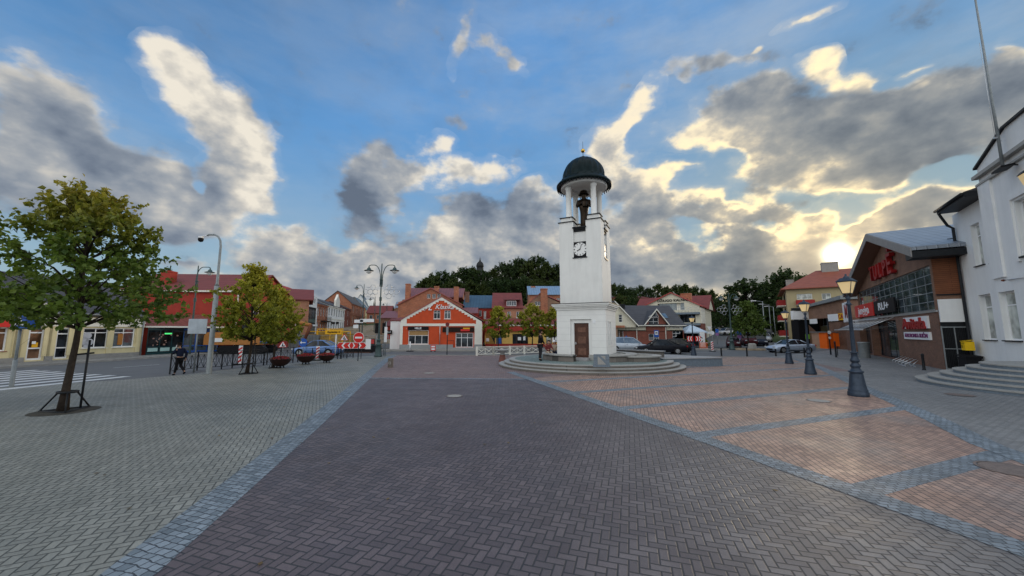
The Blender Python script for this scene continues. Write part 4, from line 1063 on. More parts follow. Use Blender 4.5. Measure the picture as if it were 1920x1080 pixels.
MB().box(L - 1.75, -.06, e1 - .52, L - .2, -.02, e1 - .2).build('sign_board', M['trim'], B)
text('sign_lettering', 'KEPYKLA', M['black'], B, (L - .98, -.065, e1 - .36), UP, .22)
MB().cyl((3.6, -.1, 0), (3.6, -.1, e1), .05).cyl((L - 2.4, -.1, 0), (L - 2.4, -.1, e1), .05).box(-.3, -.5, e1 - .17, L + .3, -.36, e1 - .06).build('gutter', M['trim'], B)
s_, z_ = F.st(1178, 573); chimney(B, M['black_metal'], s_, 4.2, rz - 1, z_ + .5, 1.4, .8)
F = Face((9.5, 50.8), (16.9, 50.8)); G2 = building(F, 'cream_gable_house', 'cream gabled house close behind the clock tower with grey roof edge')
L = F.L; gm, gz = F.st(1150, 566); e2 = F.st(1190, 608)[1]
w4 = F.rect(1159, 590, 1166, 604.5); k2_ = (gz - e2) / (L - gm)
wall('wall', M['pale'], G2, [(0, 2.9), (L, 2.9), (L, e2), (gm, gz), (0, e2)], [w4], 9, y=-.3)
window(G2, w4, 1, 3, y=-.2, sill='trim')
MB().box(0, -.28, 0, F.st(1154, 620)[0] + .2, 0, 2.9).build('lower_wall', M['brick_tan'], G2)
MB().box(F.st(1153, 620)[0], -.4, 2.85, F.st(1170, 620)[0], -.3, 3.15).build('door_canopy', M['brick_old'], G2)
gable_roof(G2, M['slate_f'], 0, L, -.3, 9, e2, gz, 'front', ov=.3, mid=gm)
tb = MB(); tb.prism([(gm, -.66, gz - .05), (L + .3, -.66, e2 - k2_ * .3 - .05), (L + .3, -.66, e2 - k2_ * .3 + .15), (gm, -.66, gz + .15)], (0, .05, 0)).build('bargeboard', M['trim'], G2)

# ------------------------------------------------------------------ cream hotel with balconies
F = Face((25.4, 71.8), (33.7, 66.0)); B = building(F, 'hotel_building', 'cream hotel with red roof and dark glass balconies under its name')
L = F.L; e1 = F.st(1209, 575)[1]; gm, gz = F.st(1258, 550); e2 = F.st(1313, 573)[1]
wtop = F.rect(1233, 568.5, 1283, 582); wlo = F.rect(1274, 589, 1304, 605)
wall('wall', M['pale'], B, [(0, 0), (L, 0), (L, e2), (gm, gz), (0, e1)], [wtop, wlo], 15, reveal=.9)
window(B, wtop, 6, 1, frame='granite_blue', pane='glass_blue', y=.7); window(B, wlo, 4, 1, frame='granite_blue', pane='glass_dark', y=.7)
MB().box(wtop[0] + (wtop[2] - wtop[0]) * .70, .66, wtop[1], wtop[0] + (wtop[2] - wtop[0]) * .84, .69, wtop[3]).build('balcony_door', M['trim'], B)
zb = F.st(1285, 586)[1]
MB().box(wtop[0] + 2.2, -.9, zb - .35, L, -.001, zb).box(wlo[0] - .2, -.6, wlo[1] - .5, L, -.001, wlo[1] - .1).build('balcony_floor', M['granite_blue'], B)
rl = MB()
for i in range(9): x = L - .1 - i * .55; rl.cyl((x, -.85, zb), (x, -.85, zb + .9), .02, 6)
rl.cyl((L - 4.6, -.85, zb + .9), (L, -.85, zb + .9), .025, 6).cyl((L - 4.6, -.85, zb + .5), (L, -.85, zb + .5), .015, 6).build('railing', M['steel'], B)
MB().box(L - 2.2, -.3, 0, L + .02, -.002, 3.6).box(L + .004, .01, 0, L + .1, 5, 3.8).build('brick_base', M['brick_red'], B)
for i in range(4): MB().box(L + .004, .3 + i * 1.3, 3.81, L + .16, .9 + i * 1.3, e2 - .3).build('pilaster', M['trim'], B)
sx, sz = F.st(1261, 563.5); text('name_lettering', 'DŽIUGO KALNAS', M['black'], B, (sx, -.06, sz), UP, .62, ext=.03, width=5.4, bold=.012)
gable_roof(B, seams('red sheet roof of hotel', (.36, .055, .045), .4, 1, .55, 0), 0, L, 0, 6, min(e1, e2), gz, 'front', ov=.35, mid=gm, th=.2)
rs, rz_ = F.st(1300, 553)
gable_roof(B, M['tile_red'], -3, L + .5, 6, 15, e2 - .2, gz + .1, 'side', ov=.3, name='cross_roof')
s_, z_ = F.st(1290, 549); chimney(B, M['brick_old'], L - 3.0, 5.2, e2 + .6, gz + .3, 1.9, 1.0)
# striped awning kiosk under it
kx = thing('garden_parasol', 'pale blue square parasol tent beside the grey roofed house', 'parasol', (*gp(1298, 653), 0))
pzz = 2.3
MB().add([(-1.5, -1.5, pzz), (1.5, -1.5, pzz), (1.5, 1.5, pzz), (-1.5, 1.5, pzz), (0, 0, pzz + 1.0), (-1.5, -1.5, pzz - .2), (1.5, -1.5, pzz - .2), (1.5, 1.5, pzz - .2), (-1.5, 1.5, pzz - .2)],
         [(0,1,4),(1,2,4),(2,3,4),(3,0,4),(0,5,6,1),(1,6,7,2),(2,7,8,3),(3,8,5,0)]).build('canopy', mat('pale blue canvas', (.45, .55, .66), .8), kx)
lg = MB()
for a in (-1.4, 1.4):
    for b in (-1.4, 1.4): lg.cyl((a, b, 0), (a, b, pzz), .03, 6)
lg.build('frame', M['black_metal'], kx)
F = Face((23.7, 53), (27.0, 53.2)); B = building(F, 'cafe_annex', 'dark glazed cafe annex behind the pale blue parasol tent')
w5 = (.3, .3, 3.0, 2.4)
wall('wall', M['granite_blue'], B, [(0, 0), (F.L, 0), (F.L, 3.0), (0, 3.0)], [w5], 6); window(B, w5, 5, 1, frame='black_metal', pane='glass_dark')
MB().box(-.1, -.1, 3.001, F.L + .1, 6.1, 3.12).build('roof', M['black_metal'], B)

# ------------------------------------------------------------------ yellow grey apartment house
F = Face((45.3, 60.5), (54.8, 54.1)); B = building(F, 'apartment_house', 'ochre apartment house with red hip roof and red balconies')
L = F.L; e1 = 9.3
ws = [F.rect(1494, 551, 1523, 561), F.rect(1541, 550, 1558, 561.5), (6.8, 5.8, 8.6, 7.2), (.6, 3.2, 2.2, 4.6), (3.4, 3.2, 5.4, 4.6)]
wall('wall', M['ochre'], B, [(0, 0), (L, 0), (L, e1), (0, e1)], ws, 14)
for i, w in enumerate(ws): window(B, w, 2 if i else 3, 1, frame='upvc', pane='curtain' if i < 2 else 'glass')
s0, z0, s1, z1 = F.rect(1492, 563, 1527, 571.5)
MB().box(s0, -1.0, z0, s1, -.95, z1).box(s0, -.949, z0, s0 + .04, -.001, z1).box(s1 - .04, -.949, z0, s1, -.001, z1).build('balcony', M['brown_red'], B)
MB().box(s0, -1.0, z0 - .12, s1, -.001, z0 - .003).build('balcony_floor', M['concrete'], B)
for z in (1.6, 4.2, 6.8):
    bb = MB(); bb.box(-1.2, 3.2, z, -1.15, 8.5, z + .95).box(-1.149, 3.2, z, -.001, 3.25, z + .95).box(-1.149, 8.45, z, -.001, 8.5, z + .95)
    o = bb.build('balcony', M['brown_red'], B); MB().box(-1.2, 3.2, z - .14, -.001, 8.5, z - .003).build('floor', M['trim'], o)
    MB().box(-.03, 3.6, z + .96, -.001, 8, z + 2.1).build('window', M['glass_dark'], B)
MB().box(-.05, -.05, 0, 5.6, -.001, 1.1).build('plinth', M['concrete'], B)
hip_roof(B, M['tile_rust'], 0, L + 3, 0, 14, e1, e1 + 3.6, .7, 5.5)
s_, z_ = F.st(1548, 504); chimney(B, M['concrete'], 6.6, 6.5, e1 + 2, e1 + 4.8, 2.2, 1.0); chimney(B, M['concrete'], 1.2, 10, e1 + .4, e1 + 2.6, 1.2, .8)

# ------------------------------------------------------------------ market hall and its wing
SD = Vector((math.sin(R(33.5)), math.cos(R(33.5)))); W0 = tuple(Vector((27.55, 22.55)) - SD * .5)
MR = Vector((26.35, 22.8)); ML = MR + SD * 29.2
F = Face(ML, MR); B = building(F, 'market_hall', 'brown brick market hall with big gable, red letters and grey seamed roof'); FM = F
L = F.L; am, az2 = F.st(1624, 438, 1.1); s2_, z2_ = F.st(1729, 469, 1.1); kk = (az2 - z2_) / (s2_ - am); az2 -= .24; er = az2 - kk * (L - am); el_ = az2 - kk * am
zb0, zb1 = F.st(1749, 583)[1], F.st(1743, 496)[1]
u0, u1 = F.st(1609, 560)[0], F.st(1748, 540)[0]
g0, g1 = F.st(1613, 640)[0], F.st(1684, 640)[0]
ztop_low = zb0 - .12
hole1 = (u0, zb0 + .05, u1, zb1)
sg = F.rect(1602, 568, 1677, 590)
hole2 = (g0 + .2, .05, g1, zb0 - .35)
sl = max(0.0, F.st(1589, 510, 1.1)[0]); zl_ = az2 - kk * (am - sl); print('SL', sl, L, am, u0)
sl = min(sl, u0 - .3); zl_ = az2 - kk * (am - sl)
prof_up = [(sl, zb0), (L, zb0), (L, er), (am, az2), (sl, zl_)]
Bup = brick('tan brown narrow brick', (.25, .135, .085), (.20, .105, .065), (.28, .17, .12), w=.3, h=.075)
wall('upper_wall', Bup, B, prof_up, [hole1], 24, reveal=.25)
wall('lower_wall', M['brick_brown'], B, [(0, 0), (L, 0), (L, zb0 - .01), (0, zb0 - .01)], [hole2], 24, reveal=.7, y=.0)
window(B, hole1, 13, 5, frame='galv', pane='glass_blue', y=.12, fw=.07, name='window_band')
window(B, hole2, 8, 1, frame='black_metal', pane='glass', y=.55, fw=.08, bars=[.72], name='shopfront')
MB().box(g0 + 5, -.05, .02, g0 + 5.5, .5, zb0 - .4).build('brick_pillar', M['brick_brown'], B)
MB().box(-.02, -.06, zb0 - .09, L + .04, -.001, zb0 + .03).build('ledge', M['steel'], B)
Bwd = M['wood']
MB().box(L + .003, .02, zb0 + 1.0, L + .06, 10, er + .2).build('cladding', Bwd, B)
MB().box(L + .002, .02, zb0 + .92, L + .12, 10, zb0 + .99).build('cladding_trim', M['black_metal'], B)
# roof and broad eaves boards
M['metal_grey_f'] = seams('grey standing seam roof over hall', (.26, .29, .33), .45, 1, .4, .4)
gable_roof(B, M['metal_grey_f'], 0, L, 0, 24, min(el_, er) if False else er, az2, 'front', ov=.95, mid=am, th=.22) if False else None
rf = MB()
for (sa, za, sb, zb_) in ((sl - .3, zl_ - kk * .3, am, az2), (am, az2, L + 1.3, er - kk * 1.3)):
    rf.prism([(sa, -1.1, za + .02), (sb, -1.1, zb_ + .02), (sb, -1.1, zb_ + .24), (sa, -1.1, za + .24)], (0, 25, 0))
rf.build('roof', M['metal_grey_f'], B)
fb = MB()
for (sa, za, sb, zb_) in ((sl - .3, zl_ - kk * .3, am, az2), (am, az2, L + 1.3, er - kk * 1.3)):
    fb.prism([(sa, -1.16, za - .38), (sb, -1.16, zb_ - .38), (sb, -1.16, zb_ + .2), (sa, -1.16, za + .2)], (0, .055, 0))
fb.build('bargeboard', mat('grey fascia board', (.26, .25, .24), .6), B)
sf = MB()
sf.prism([(am, -1.1, az2 - .36), (L + 1.25, -1.1, er - kk * 1.25 - .36), (L + 1.25, -1.1, er - kk * 1.25 - .30), (am, -1.1, az2 - .30)], (0, 1.09, 0))
sf.prism([(sl - .3, -1.1, zl_ - kk * .3 - .36), (am, -1.1, az2 - .36), (am, -1.1, az2 - .30), (sl - .3, -1.1, zl_ - kk * .3 - .30)], (0, 1.09, 0))
sf.build('soffit', mat('brown soffit boards', (.20, .11, .07), .7), B)
MB().box(L + .062, -1.1, er - kk * 1.3 - .45, L + 1.3, 14, er - kk * 1.3 - .05).build('eave_box', M['black_metal'], B)
sr = MB()
for i in range(3): y = 1 + i * 4; sr.box(L - .6, y, er + .42, L - .55, y + 3.6, er + .46).box(L - .6, y + .5, er + .22, L - .56, y + .55, er + .42).box(L - .6, y + 3, er + .22, L - .56, y + 3.05, er + .42)
sr.build('snow_guard', M['black_metal'], B)
# letters, signs
Ms = M['brown_red']
for ch, px, py in (('T', 1637, 515), ('U', 1645, 512), ('L', 1654, 507), ('P', 1662, 503), ('Ė', 1671, 497)):
    s_, z_ = F.st(px, py, .2); sz_ = (1.55 if ch != 'Ė' else 1.85)
    text('letter', ch, Ms, B, (s_, -.22, z_), UP, sz_ * 1.15, ext=.16, bold=.03)
def board(px0, py0, px1, py1, m_, name='sign_board', off=.18, th=.1, FF=None, par=None):
    FF = FF or F; s0, z0, s1, z1 = FF.rect(px0, py0, px1, py1, off)
    return MB().box(s0, -off, z0, s1, -off + th, z1).build(name, M[m_], par or B), (s0, z0, s1, z1)
o, r = board(1603, 570, 1637, 594, 'red_sign'); 
text('sign_lettering', 'jungiga', M['white_sign'], o, ((r[0] + r[2]) / 2, -.19, (r[1] + r[3]) / 2), UP, 1.1, width=(r[2] - r[0]) * .60, bold=.02)
o, r = board(1638, 561, 1677, 587, 'black')
text('sign_lettering', 'RU+', M['white_sign'], o, ((r[0] + r[2]) / 2, -.19, (r[1] + r[3]) / 2), UP, .9, width=(r[2] - r[0]) * .5, bold=.02)
o, r = board(1694, 594, 1739, 616, 'white_sign', off=.10)
o['label'] = 'stepped white sign panel'
text('sign_lettering', 'Avitela', Ms, o, ((r[0] + r[2]) / 2 - .25, -.13, (r[1] + r[3]) / 2 - .1), UP, 1.05, width=(r[2] - r[0]) * .98, ext=.05, bold=.035)
o, r = board(1695, 622.5, 1743, 636.5, 'white_sign', off=.10)
text('sign_lettering', 'ELEKTRONIKA BUIČIAI', mat('violet lettering', (.16, .02, .12), .5), o, ((r[0] + r[2]) / 2, -.115, (r[1] + r[3]) / 2), UP, .36, width=(r[2] - r[0]) * .88, bold=.01)
o, r = board(1580, 566, 1593, 604, 'white_sign', off=.5, name='banner'); 
text('sign_lettering', 'M', Ms, o, ((r[0] + r[2]) / 2, -.52, (r[1] + r[3]) / 2), UP, 2.2, bold=.04)
for a, b, c, d in ((1593, 600, 1601, 613), (1603, 600, 1610, 613)): board(a, b, c, d, 'white_sign', 'poster', .06, .03)
# glass entrance canopy on raked struts
c0, c1 = F.st(1612, 610)[0], F.st(1682, 610)[0]; cz = F.st(1676, 619, 1.5)[1]; cz = min(cz, zb0 - 1.0)
cn_ = MB().prism([(c0, -2.1, cz - .02), (c1, -2.1, cz - .02), (c1, -.02, cz + .35), (c0, -.02, cz + .35)], (0, 0, .05)).build('entrance_canopy', M['thin_glass'], B)
st_ = MB()
for i in range(8):
    x = c0 + (c1 - c0) * (i + .2) / 8; st_.cyl((x, -2.0, cz + .06), (x + .9, -.05, zb0 - .15), .045, 6)
st_.cyl((c0, -2.1, cz + .08), (c1, -2.1, cz + .08), .07, 6).cyl((c0, -1.1, cz + .95), (c1, -1.1, cz + .95), .045, 6)
st_.build('strut', M['steel'], cn_)
# white wall and gate between market and town hall
gt = thing('passage_gate', 'tall dark barred gate between the market hall and the white building', 'gate', (MR.x, MR.y, 0), F.rot + PI / 2)
GL = 1.10; gy = -.14
g_ = MB()
for i in range(15): x = .06 + (GL - .12) * i / 14; g_.box(x - .012, gy, .1, x + .012, gy + .024, 2.55)
g_.build('bars', M['black_metal'], gt)
MB().box(.02, gy - .02, 2.55, GL - .02, gy + .04, 2.61).box(.02, gy - .02, .06, GL - .02, gy + .04, .12).box(.02, gy - .021, 1.25, GL - .02, gy + .041, 1.3).box(0, gy - .025, 0, .05, gy + .045, 2.65).box(GL * .5 - .02, gy - .026, 0, GL * .5 + .02, gy + .046, 2.6).build('frame', M['galv'], gt)
pz0, pz1 = at(1790, 604, 22.8).z, at(1765, 562, 22.8).z
pw_ = thing('passage_wall', 'white panel wall above the barred gate', 'wall', (MR.x, MR.y, 0), F.rot + PI / 2)
MB().box(.02, -.25, pz0, GL, -.10, pz1).build('panel', M['white_wall'], pw_)
MB().box(.02, -.09, 0, GL, -.065, pz1 - .02).build('back_panel', M['black_metal'], pw_)

# wing of the market
F = Face((46.4, 58.9), (43.3, 47.9)); Wg = building(F, 'market_wing', 'low brick market wing with sloping white roof edge and yellow sign')
L = F.L; zt0, zt1 = F.st(1524, 578)[1], F.st(1583, 561)[1]
s0, z0, s1, z1 = F.rect(1556, 601, 1589, 650)
wall('wall', M['brick_brown'], Wg, [(0, 0), (L, 0), (L, 4.2), (0, 4.2)], [(s0, .5, s1, 3.6)], 9)
wall('upper_wall', Bup, Wg, [(0, 4.21), (L, 4.21), (L, zt1), (0, zt0)], [], 9)
window(Wg, (s0, .5, s1, 3.6), 5, 1, frame='black_metal', pane='glass', bars=[.5])
MB().prism([(-.4, -.5, zt0), (L + .3, -.5, zt1), (L + .3, -.5, zt1 + .5), (-.4, -.5, zt0 + .35)], (0, 9, 0)).build('roof', M['galv'], Wg)
board(1552, 589, 1571, 602, 'white_sign', FF=F, par=Wg); o, r = board(1571.5, 587, 1588, 600, 'yellow_sign', FF=F, par=Wg)
text('sign_lettering', 'CAFE', Ms, o, ((r[0] + r[2]) / 2, -.2, (r[1] + r[3]) / 2), UP, .8, bold=.02)
board(1518, 598, 1531, 607, 'white_sign', FF=F, par=Wg, off=.5)
F = Face((47.5, 64.2), (50.2, 61.5)); Wp = F.thing('loading_porch', 'dark loading porch with big blank white sign box by the apartment house', 'porch')
c = at(1502, 600, 60)
pr = thing('white_sign_box', 'big blank white sign box over a black doorway left of the market wing', 'sign', (at(1487, 600, 57).x, 57, 0), 0)
xw = at(1523, 600, 57).x - at(1487, 600, 57).x
MB().box(0, 0, at(1487, 599, 57).z, xw, .4, at(1487, 583, 57).z).build('box', M['white_sign'], pr)
MB().box(.2, -.1, at(1487, 582.5, 57).z, xw, .5, at(1487, 577.5, 57).z).build('roof_edge', M['black_metal'], pr)
bpy.data.objects.remove(Wp)
dk = thing('doorway', 'black open doorway under the blank white sign box', 'doorway', (at(1500, 640, 57.3).x, 57.3, 0))
MB().box(0, 0, 0, 3.2, 1.5, at(1500, 600, 57.3).z).build('opening', M['black'], dk)
MB().box(.9, -.05, 1.2, 1.5, -.005, 1.9).build('green_notice', mat('lime notice', (.25, .65, .05), .5), dk)

# ------------------------------------------------------------------ white town building on the right
FW = Face(W0, tuple(Vector(W0) - SD * 18)); F = FW
B = building(F, 'white_building', 'white rendered two storey building with projecting bay at the right edge')
L = F.L; ez_ = F.st(1786, 404)[1]; bs_ = F.st(1851, 440, .28)[0]
w_u1 = F.rect(1823.5, 417, 1841, 499); w_l1 = F.rect(1840, 551, 1863, 637); w_l2 = F.rect(1880, 545, 1909, 638)
def wdims(r): return r
ws = [w_u1, w_l1]
wall('wall', M['white_wall'], B, [(0, 0), (L, 0), (L, ez_), (0, ez_)], ws, 12, reveal=.32)
bp = .28                              # the bay stands this far proud
# bay
bx0 = bs_; bx1 = bs_ + 8.5
pz = F.st(1845, 308, bp)[1]; pt = F.st(1884, 240, bp); 
w_l2 = F.rect(1880, 545, 1909, 638, bp) if F.st(1880, 590, bp)[0] > bx0 + .1 else None
w_u2 = F.rect(1908, 365, 1945, 478, bp)
w_l2 = F.rect(1878, 545, 1909, 638, bp)
hs_ = [w for w in (w_l2, w_u2) if w]
bay = wall('bay', M['white_wall'], B, [(bx0, 0), (bx1, 0), (bx1, pz), (bx1 - (pt[0] - bx0), pt[1]), (pt[0], pt[1]), (bx0, pz)], hs_, bp, y=-bp, reveal=.3)
for w in ws: window(B, w, 1, 1, y=.2, fw=.08, bars=[.72], pane='curtain', sill='black_metal')
for w in hs_:
    o = window(B, w, 1 if w is w_l2 else 2, 1, y=-bp + .2, fw=.08, bars=[.72], pane='curtain')
    MB().box(w[0] - .08, -bp - .1, w[1] - .06, w[2] + .08, -bp + .1, w[1] - .002).build('sill', M['black_metal'], o)
# window surrounds, recessed pilaster lines on the bay
MB().box(bx0 + .003, -bp - .10, 4.95, bx0 + 1.15, -bp - .001, pz - .9).build('pilaster', M['white_wall'], B)
MB().box(w_u2[0] - .35, -bp - .09, w_u2[1] - .2, w_u2[0] - .1, -bp - .001, w_u2[3] + .35).box(w_u2[0] - .099, -bp - .09, w_u2[3] + .1, w_u2[2] + .3, -bp - .001, w_u2[3] + .35).build('window_surround', M['white_wall'], B)
MB().box(bx0 + 1.3, -bp - .05, 4.75, bx1, -bp - .001, 4.93).build('string_course', M['white_wall'], B)
pass
cz1 = F.st(1895, 337, bp)[1]; cz2 = F.st(1885, 366, bp)[1]
MB().box(bx0 - .1, -bp - .22, pz - .55, bx1, -bp - .001, pz - .38).box(bx0 - .04, -bp - .14, pz - .95, bx1, -bp - .002, pz - .85).build('cornice', M['granite_light'], B)
cp = MB()
cp.prism([(bx0 - .1, -bp - .12, pz), (pt[0] - .03, -bp - .12, pt[1]), (pt[0] - .03, -bp - .12, pt[1] + .1), (bx0 - .1, -bp - .12, pz + .1)], (0, bp + .6, 0))
cp.box(pt[0] - .028, -bp - .12, pt[1], bx1, .5, pt[1] + .1)
cp.build('parapet_capping', M['black_metal'], B)
MB().prism([(bx0 + .02, -.001, pz), (pt[0], -.001, pt[1] - .02), (bx1, -.001, pt[1] - .02), (bx1, -.001, ez_), (bx0 + .02, -.001, ez_)], (0, 5, 0)).build('attic', M['white_wall'], B)
# dark overhanging eaves
sE = F.st(1756, 398, .85)[0]
MB().prism([(sE, -.85, ez_ + .02), (bx0 - .01, -.85, ez_ + .02), (bx0 - .01, -.85, ez_ + .28), (sE, -.85, ez_ + .28)], (0, 13.7, 0)).build('eaves', M['black_metal'], B)
MB().add([(sE, -.85, ez_ + .29), (bx0 - .02, -.85, ez_ + .29), (bx0 - .02, 6, ez_ + 2.4), (sE, 6, ez_ + 2.4), (sE, 12.8, ez_ + .29), (bx0 - .02, 12.8, ez_ + .29)], [(0, 1, 2, 3), (3, 2, 5, 4), (0, 3, 4), (1, 5, 2)]).build('roof', M['slate'], B)
MB().tube([(sE + .12, -.8, ez_ + .0), (sE + .15, -.75, ez_ - .18), (.2, -.30, ez_ - .62), (.36, -.14, ez_ - .85), (.36, -.12, 3), (.36, -.12, .25), (.36, -.3, .12)], .07, 8).build('drainpipe', M['black_metal'], B)
MB().cyl((sE, -.92, ez_ + .2), (bx0 - .1, -.92, ez_ + .2), .08, 8).build('gutter', M['black_metal'], B)
s0, z0, s1, z1 = F.rect(1853, 405, 1861, 494)
MB().box(s0, -.02, z0, s1, -.001, z1).build('painted_recess', mat('grey shaded render', (.55, .57, .6), .85), B)  # flat strip on the wall; a recess's shade is put into its grey
MB().box(s0 - .06, -.1, z0 - .06, s1 + .06, -.001, z0 - .003).build('ledge', M['black_metal'], B)
# flag pole bracketed on the bay
fs, fz_ = F.st(1874, 262, bp + .25)
fp = thing('flag_pole', 'tall pale flag pole bracketed to the white building', 'flag pole', (*(F.a + F.d * fs - F.n * (bp + .28)), 0))
ftop = at(1827, 0, fp.location.y).z + .2
MB().tube([(0, 0, F.st(1880, 310, bp)[1] - .3), (0, 0, ftop)], .06, 8, r2=.035).lathe([(0, ftop + .06), (.1, ftop + .03), (.1, ftop), (0, ftop - .02)], 10).build('pole', M['galv'], fp)
MB().cyl((0, 0, fz_), (.25, .1, fz_), .025, 6).cyl((-.15, 0, fz_ + .1), (-.15, 0, ftop - 2.5), .008, 5).obox((-.1, 0, fz_ + .1), (.2, .06, .06)).build('halyard', M['steel'], fp)
ls, lz = F.st(1877, 318, bp + .5)
fl = thing('floodlight', 'flat black floodlight below the parapet of the white building', 'floodlight', (*(F.a + F.d * ls - F.n * (bp + .45)), lz), F.rot)
MB().prism([(-.42, -.2, -.05), (.42, -.2, -.02), (.35, .25, .05), (-.35, .25, .02)], (0, 0, .08)).build('housing', M['black'], fl)
MB().cyl((0, .0, .03), (0, .2, .18), .03, 6).cyl((0, .2, .18), (0, .45, .1), .03, 6).build('bracket', M['black_metal'], fl)
ls, lz = F.st(1890, 524, bp + .35)
al = thing('wall_bracket', 'small pale rod bracket on the white wall between the storeys', 'bracket', (*(F.a + F.d * ls - F.n * (bp + .1)), lz), F.rot)
MB().cyl((-.55, -.25, 0), (.5, .05, .02), .02, 6).build('rod', M['steel'], al)
MB().lathe([(0, -.05), (.07, -.02), (.07, .04), (0, .06)], 10, (-.45, -.23, 0)).build('cap', M['rust'], al)
ms, mz = F.st(1822, 647, .25)
mbx = thing('mail_box', 'yellow post box on the corner of the white building', 'mailbox', (*(F.a + F.d * (ms + .12) - F.n * .45), mz - .30), F.rot)
MB().box(-.22, -.18, 0, .24, .2, .50).prism([(-.25, -.21, .501), (.27, -.21, .501), (.24, .2, .58), (-.22, .2, .58)], (0, 0, .02)).build('box', mat('yellow post box paint', (.80, .50, .005), .4), mbx)
MB().box(-.15, -.185, .36, .17, -.181, .385).box(-.16, -.19, .16, -.02, -.181, .2).box(-.16, -.19, .24, -.02, -.181, .27).build('slot', M['black'], mbx)
# hanging lantern at the right edge is with the lamps
# semicircular stairs
sc_ = F.a + F.d * 8.8
stt = thing('curved_stairs', 'six semicircular grey granite stairs to the white building', 'stairs', (sc_.x, sc_.y, 0), F.rot)
for i in range(6):
    r1 = 4.45 - .40 * i
    steps(stt, 'step', r1, (r1 - .42) if i < 5 else 0.0, .16 * i, .16 * (i + 1), .035, 60, 'granite_blue', 'granite_light', a0=PI, a1=2 * PI)

# ------------------------------------------------------------------ cream shop row on the left
a = Vector((-35.58, 26.02)); b = Vector((-34.4, 34.52)); d = (b - a).normalized()
F = Face(a - d * 14, b); B = building(F, 'cream_shop_row', 'long cream single storey shop row with dark roof across the left road')
L = F.L; e1 = 3.75
def rz_(x0, y0, x1, y1): r = F.rect(x0, y0, x1, y1); return r
hs_ = [rz_(155, 616, 202, 656), rz_(210, 615, 252, 655), rz_(104, 614, 130, 674), rz_(51, 614, 82, 679), rz_(-22, 614, 13, 662), rz_(-90, 614, -50, 668)]
hs_[0] = (hs_[0][0], .95, hs_[0][2], 2.62); hs_[1] = (hs_[1][0], .95, hs_[1][2], 2.62); hs_[4] = (hs_[4][0], .95, hs_[4][2], 2.62); hs_[5] = (hs_[5][0], .95, hs_[5][2], 2.62)
hs_[2] = (hs_[2][0], .22, hs_[2][2], 2.62); hs_[3] = (hs_[3][0], .22, hs_[3][2], 2.62)
wall('wall', M['cream'], B, [(0, 0), (L, 0), (L, e1), (0, e1)], hs_, 9, reveal=.2)
window(B, hs_[0], 2, 1, bars=[.76], pane='glass_dark', fw=.09, sill='trim', label='shop window with white round shapes behind the glass')
window(B, hs_[1], 2, 1, bars=[.76], pane='glass_blue', fw=.09, sill='trim')
window(B, hs_[4], 1, 1, bars=[.76], pane='glass_warm', fw=.09, sill='brick_red'); window(B, hs_[5], 2, 1, bars=[.76], fw=.09)
window(B, hs_[2], 1, 1, bars=[.35, .8], pane='glass_dark', fw=.12, name='door'); window(B, hs_[3], 1, 1, bars=[.36, .84], pane='glass_warm', fw=.13, name='door', label='white framed door with yellow notice')
w = hs_[3]; cx_ = (w[0] + w[2]) / 2
MB().box(cx_ - .16, .07, 1.15, cx_ + .16, .085, 1.5).build('yellow_notice', M['yellow_sign'], B)
w = hs_[0]; g = MB()
for (fx, fz2, r) in ((.2, .62, .28), (.12, .35, .3), (.30, .30, .28), (.2, .12, .2)): g.tube([(w[0] + (w[2]-w[0])*fx, .075, w[1] + (w[3]-w[1])*fz2), (w[0] + (w[2]-w[0])*fx, .085, w[1] + (w[3]-w[1])*fz2)], r, 16)
g.build('window_decal', mat('pale decal', (.45, .47, .52), .5), B)
w = hs_[1]; g = MB()
for (x0, z0, x1, z1) in ((.28, .12, .5, .7),): g.box(w[0] + (w[2]-w[0])*x0, .075, w[1] + (w[3]-w[1])*z0, w[0] + (w[2]-w[0])*x1, .085, w[1] + (w[3]-w[1])*z1)
g.build('window_decal', mat('orange brown decal', (.40, .16, .03), .6), B)
fz0 = MB().box(-.05, -.10, 2.72, L + .03, -.001, 3.05).box(-.06, -.16, 3.051, L + .05, -.001, 3.14).box(-.05, -.12, 3.141, L + .03, -.001, 3.36).box(-.06, -.2, 3.361, L + .06, -.001, 3.44)
fz0.build('frieze', M['trim'], B)
pl_ = MB()
for s_ in [L - .3, (hs_[0][2] + hs_[1][0]) / 2, hs_[0][0] - .7, hs_[2][0] - .5, hs_[3][0] - .5, hs_[3][2] + .4, hs_[4][2] + .5]: MB().box(s_ - .22, -.06, .46, s_ + .22, -.001, 2.719).build('pilaster', M['cream'], B)
q = MB(); xs = [0] + sorted(sum(([h[0] - .1, h[2] + .1] for h in hs_[2:4]), [])) + [L + .03]
for i in range(0, len(xs), 2): q.box(xs[i], -.09, 0, xs[i + 1], -.001, .45)
q.build('plinth', M['concrete'], B)
gable_roof(B, M['slate'], 0, L, 0, 9, e1, e1 + 3.1, 'side', ov=.3)
MB().cyl((L - .12, -.16, .1), (L - .12, -.16, 3.7), .055, 8).build('drainpipe', M['galv'], B)
MB().cyl((-.3, -.38, e1 - .05), (L + .3, -.38, e1 - .05), .07, 8).build('gutter', M['galv'], B)
s0, z0, s1, z1 = F.rect(-12, 597, 24, 611); z0, z1 = 2.62, 3.12
o = MB().box(s0, -.32, z0, s1, -.21, z1).build('sign_board', M['red_sign'], B)
MB().tube([((s0+s1)/2 + .45, -.33, (z0+z1)/2), ((s0+s1)/2 + .45, -.345, (z0+z1)/2)], .2, 20).build('emblem', M['white_sign'], o)
MB().box(hs_[2][0] - 1.3, -.03, 1.4, hs_[2][0] - 1.1, -.06 + .05, 1.6).build('plaque', M['white_sign'], B)
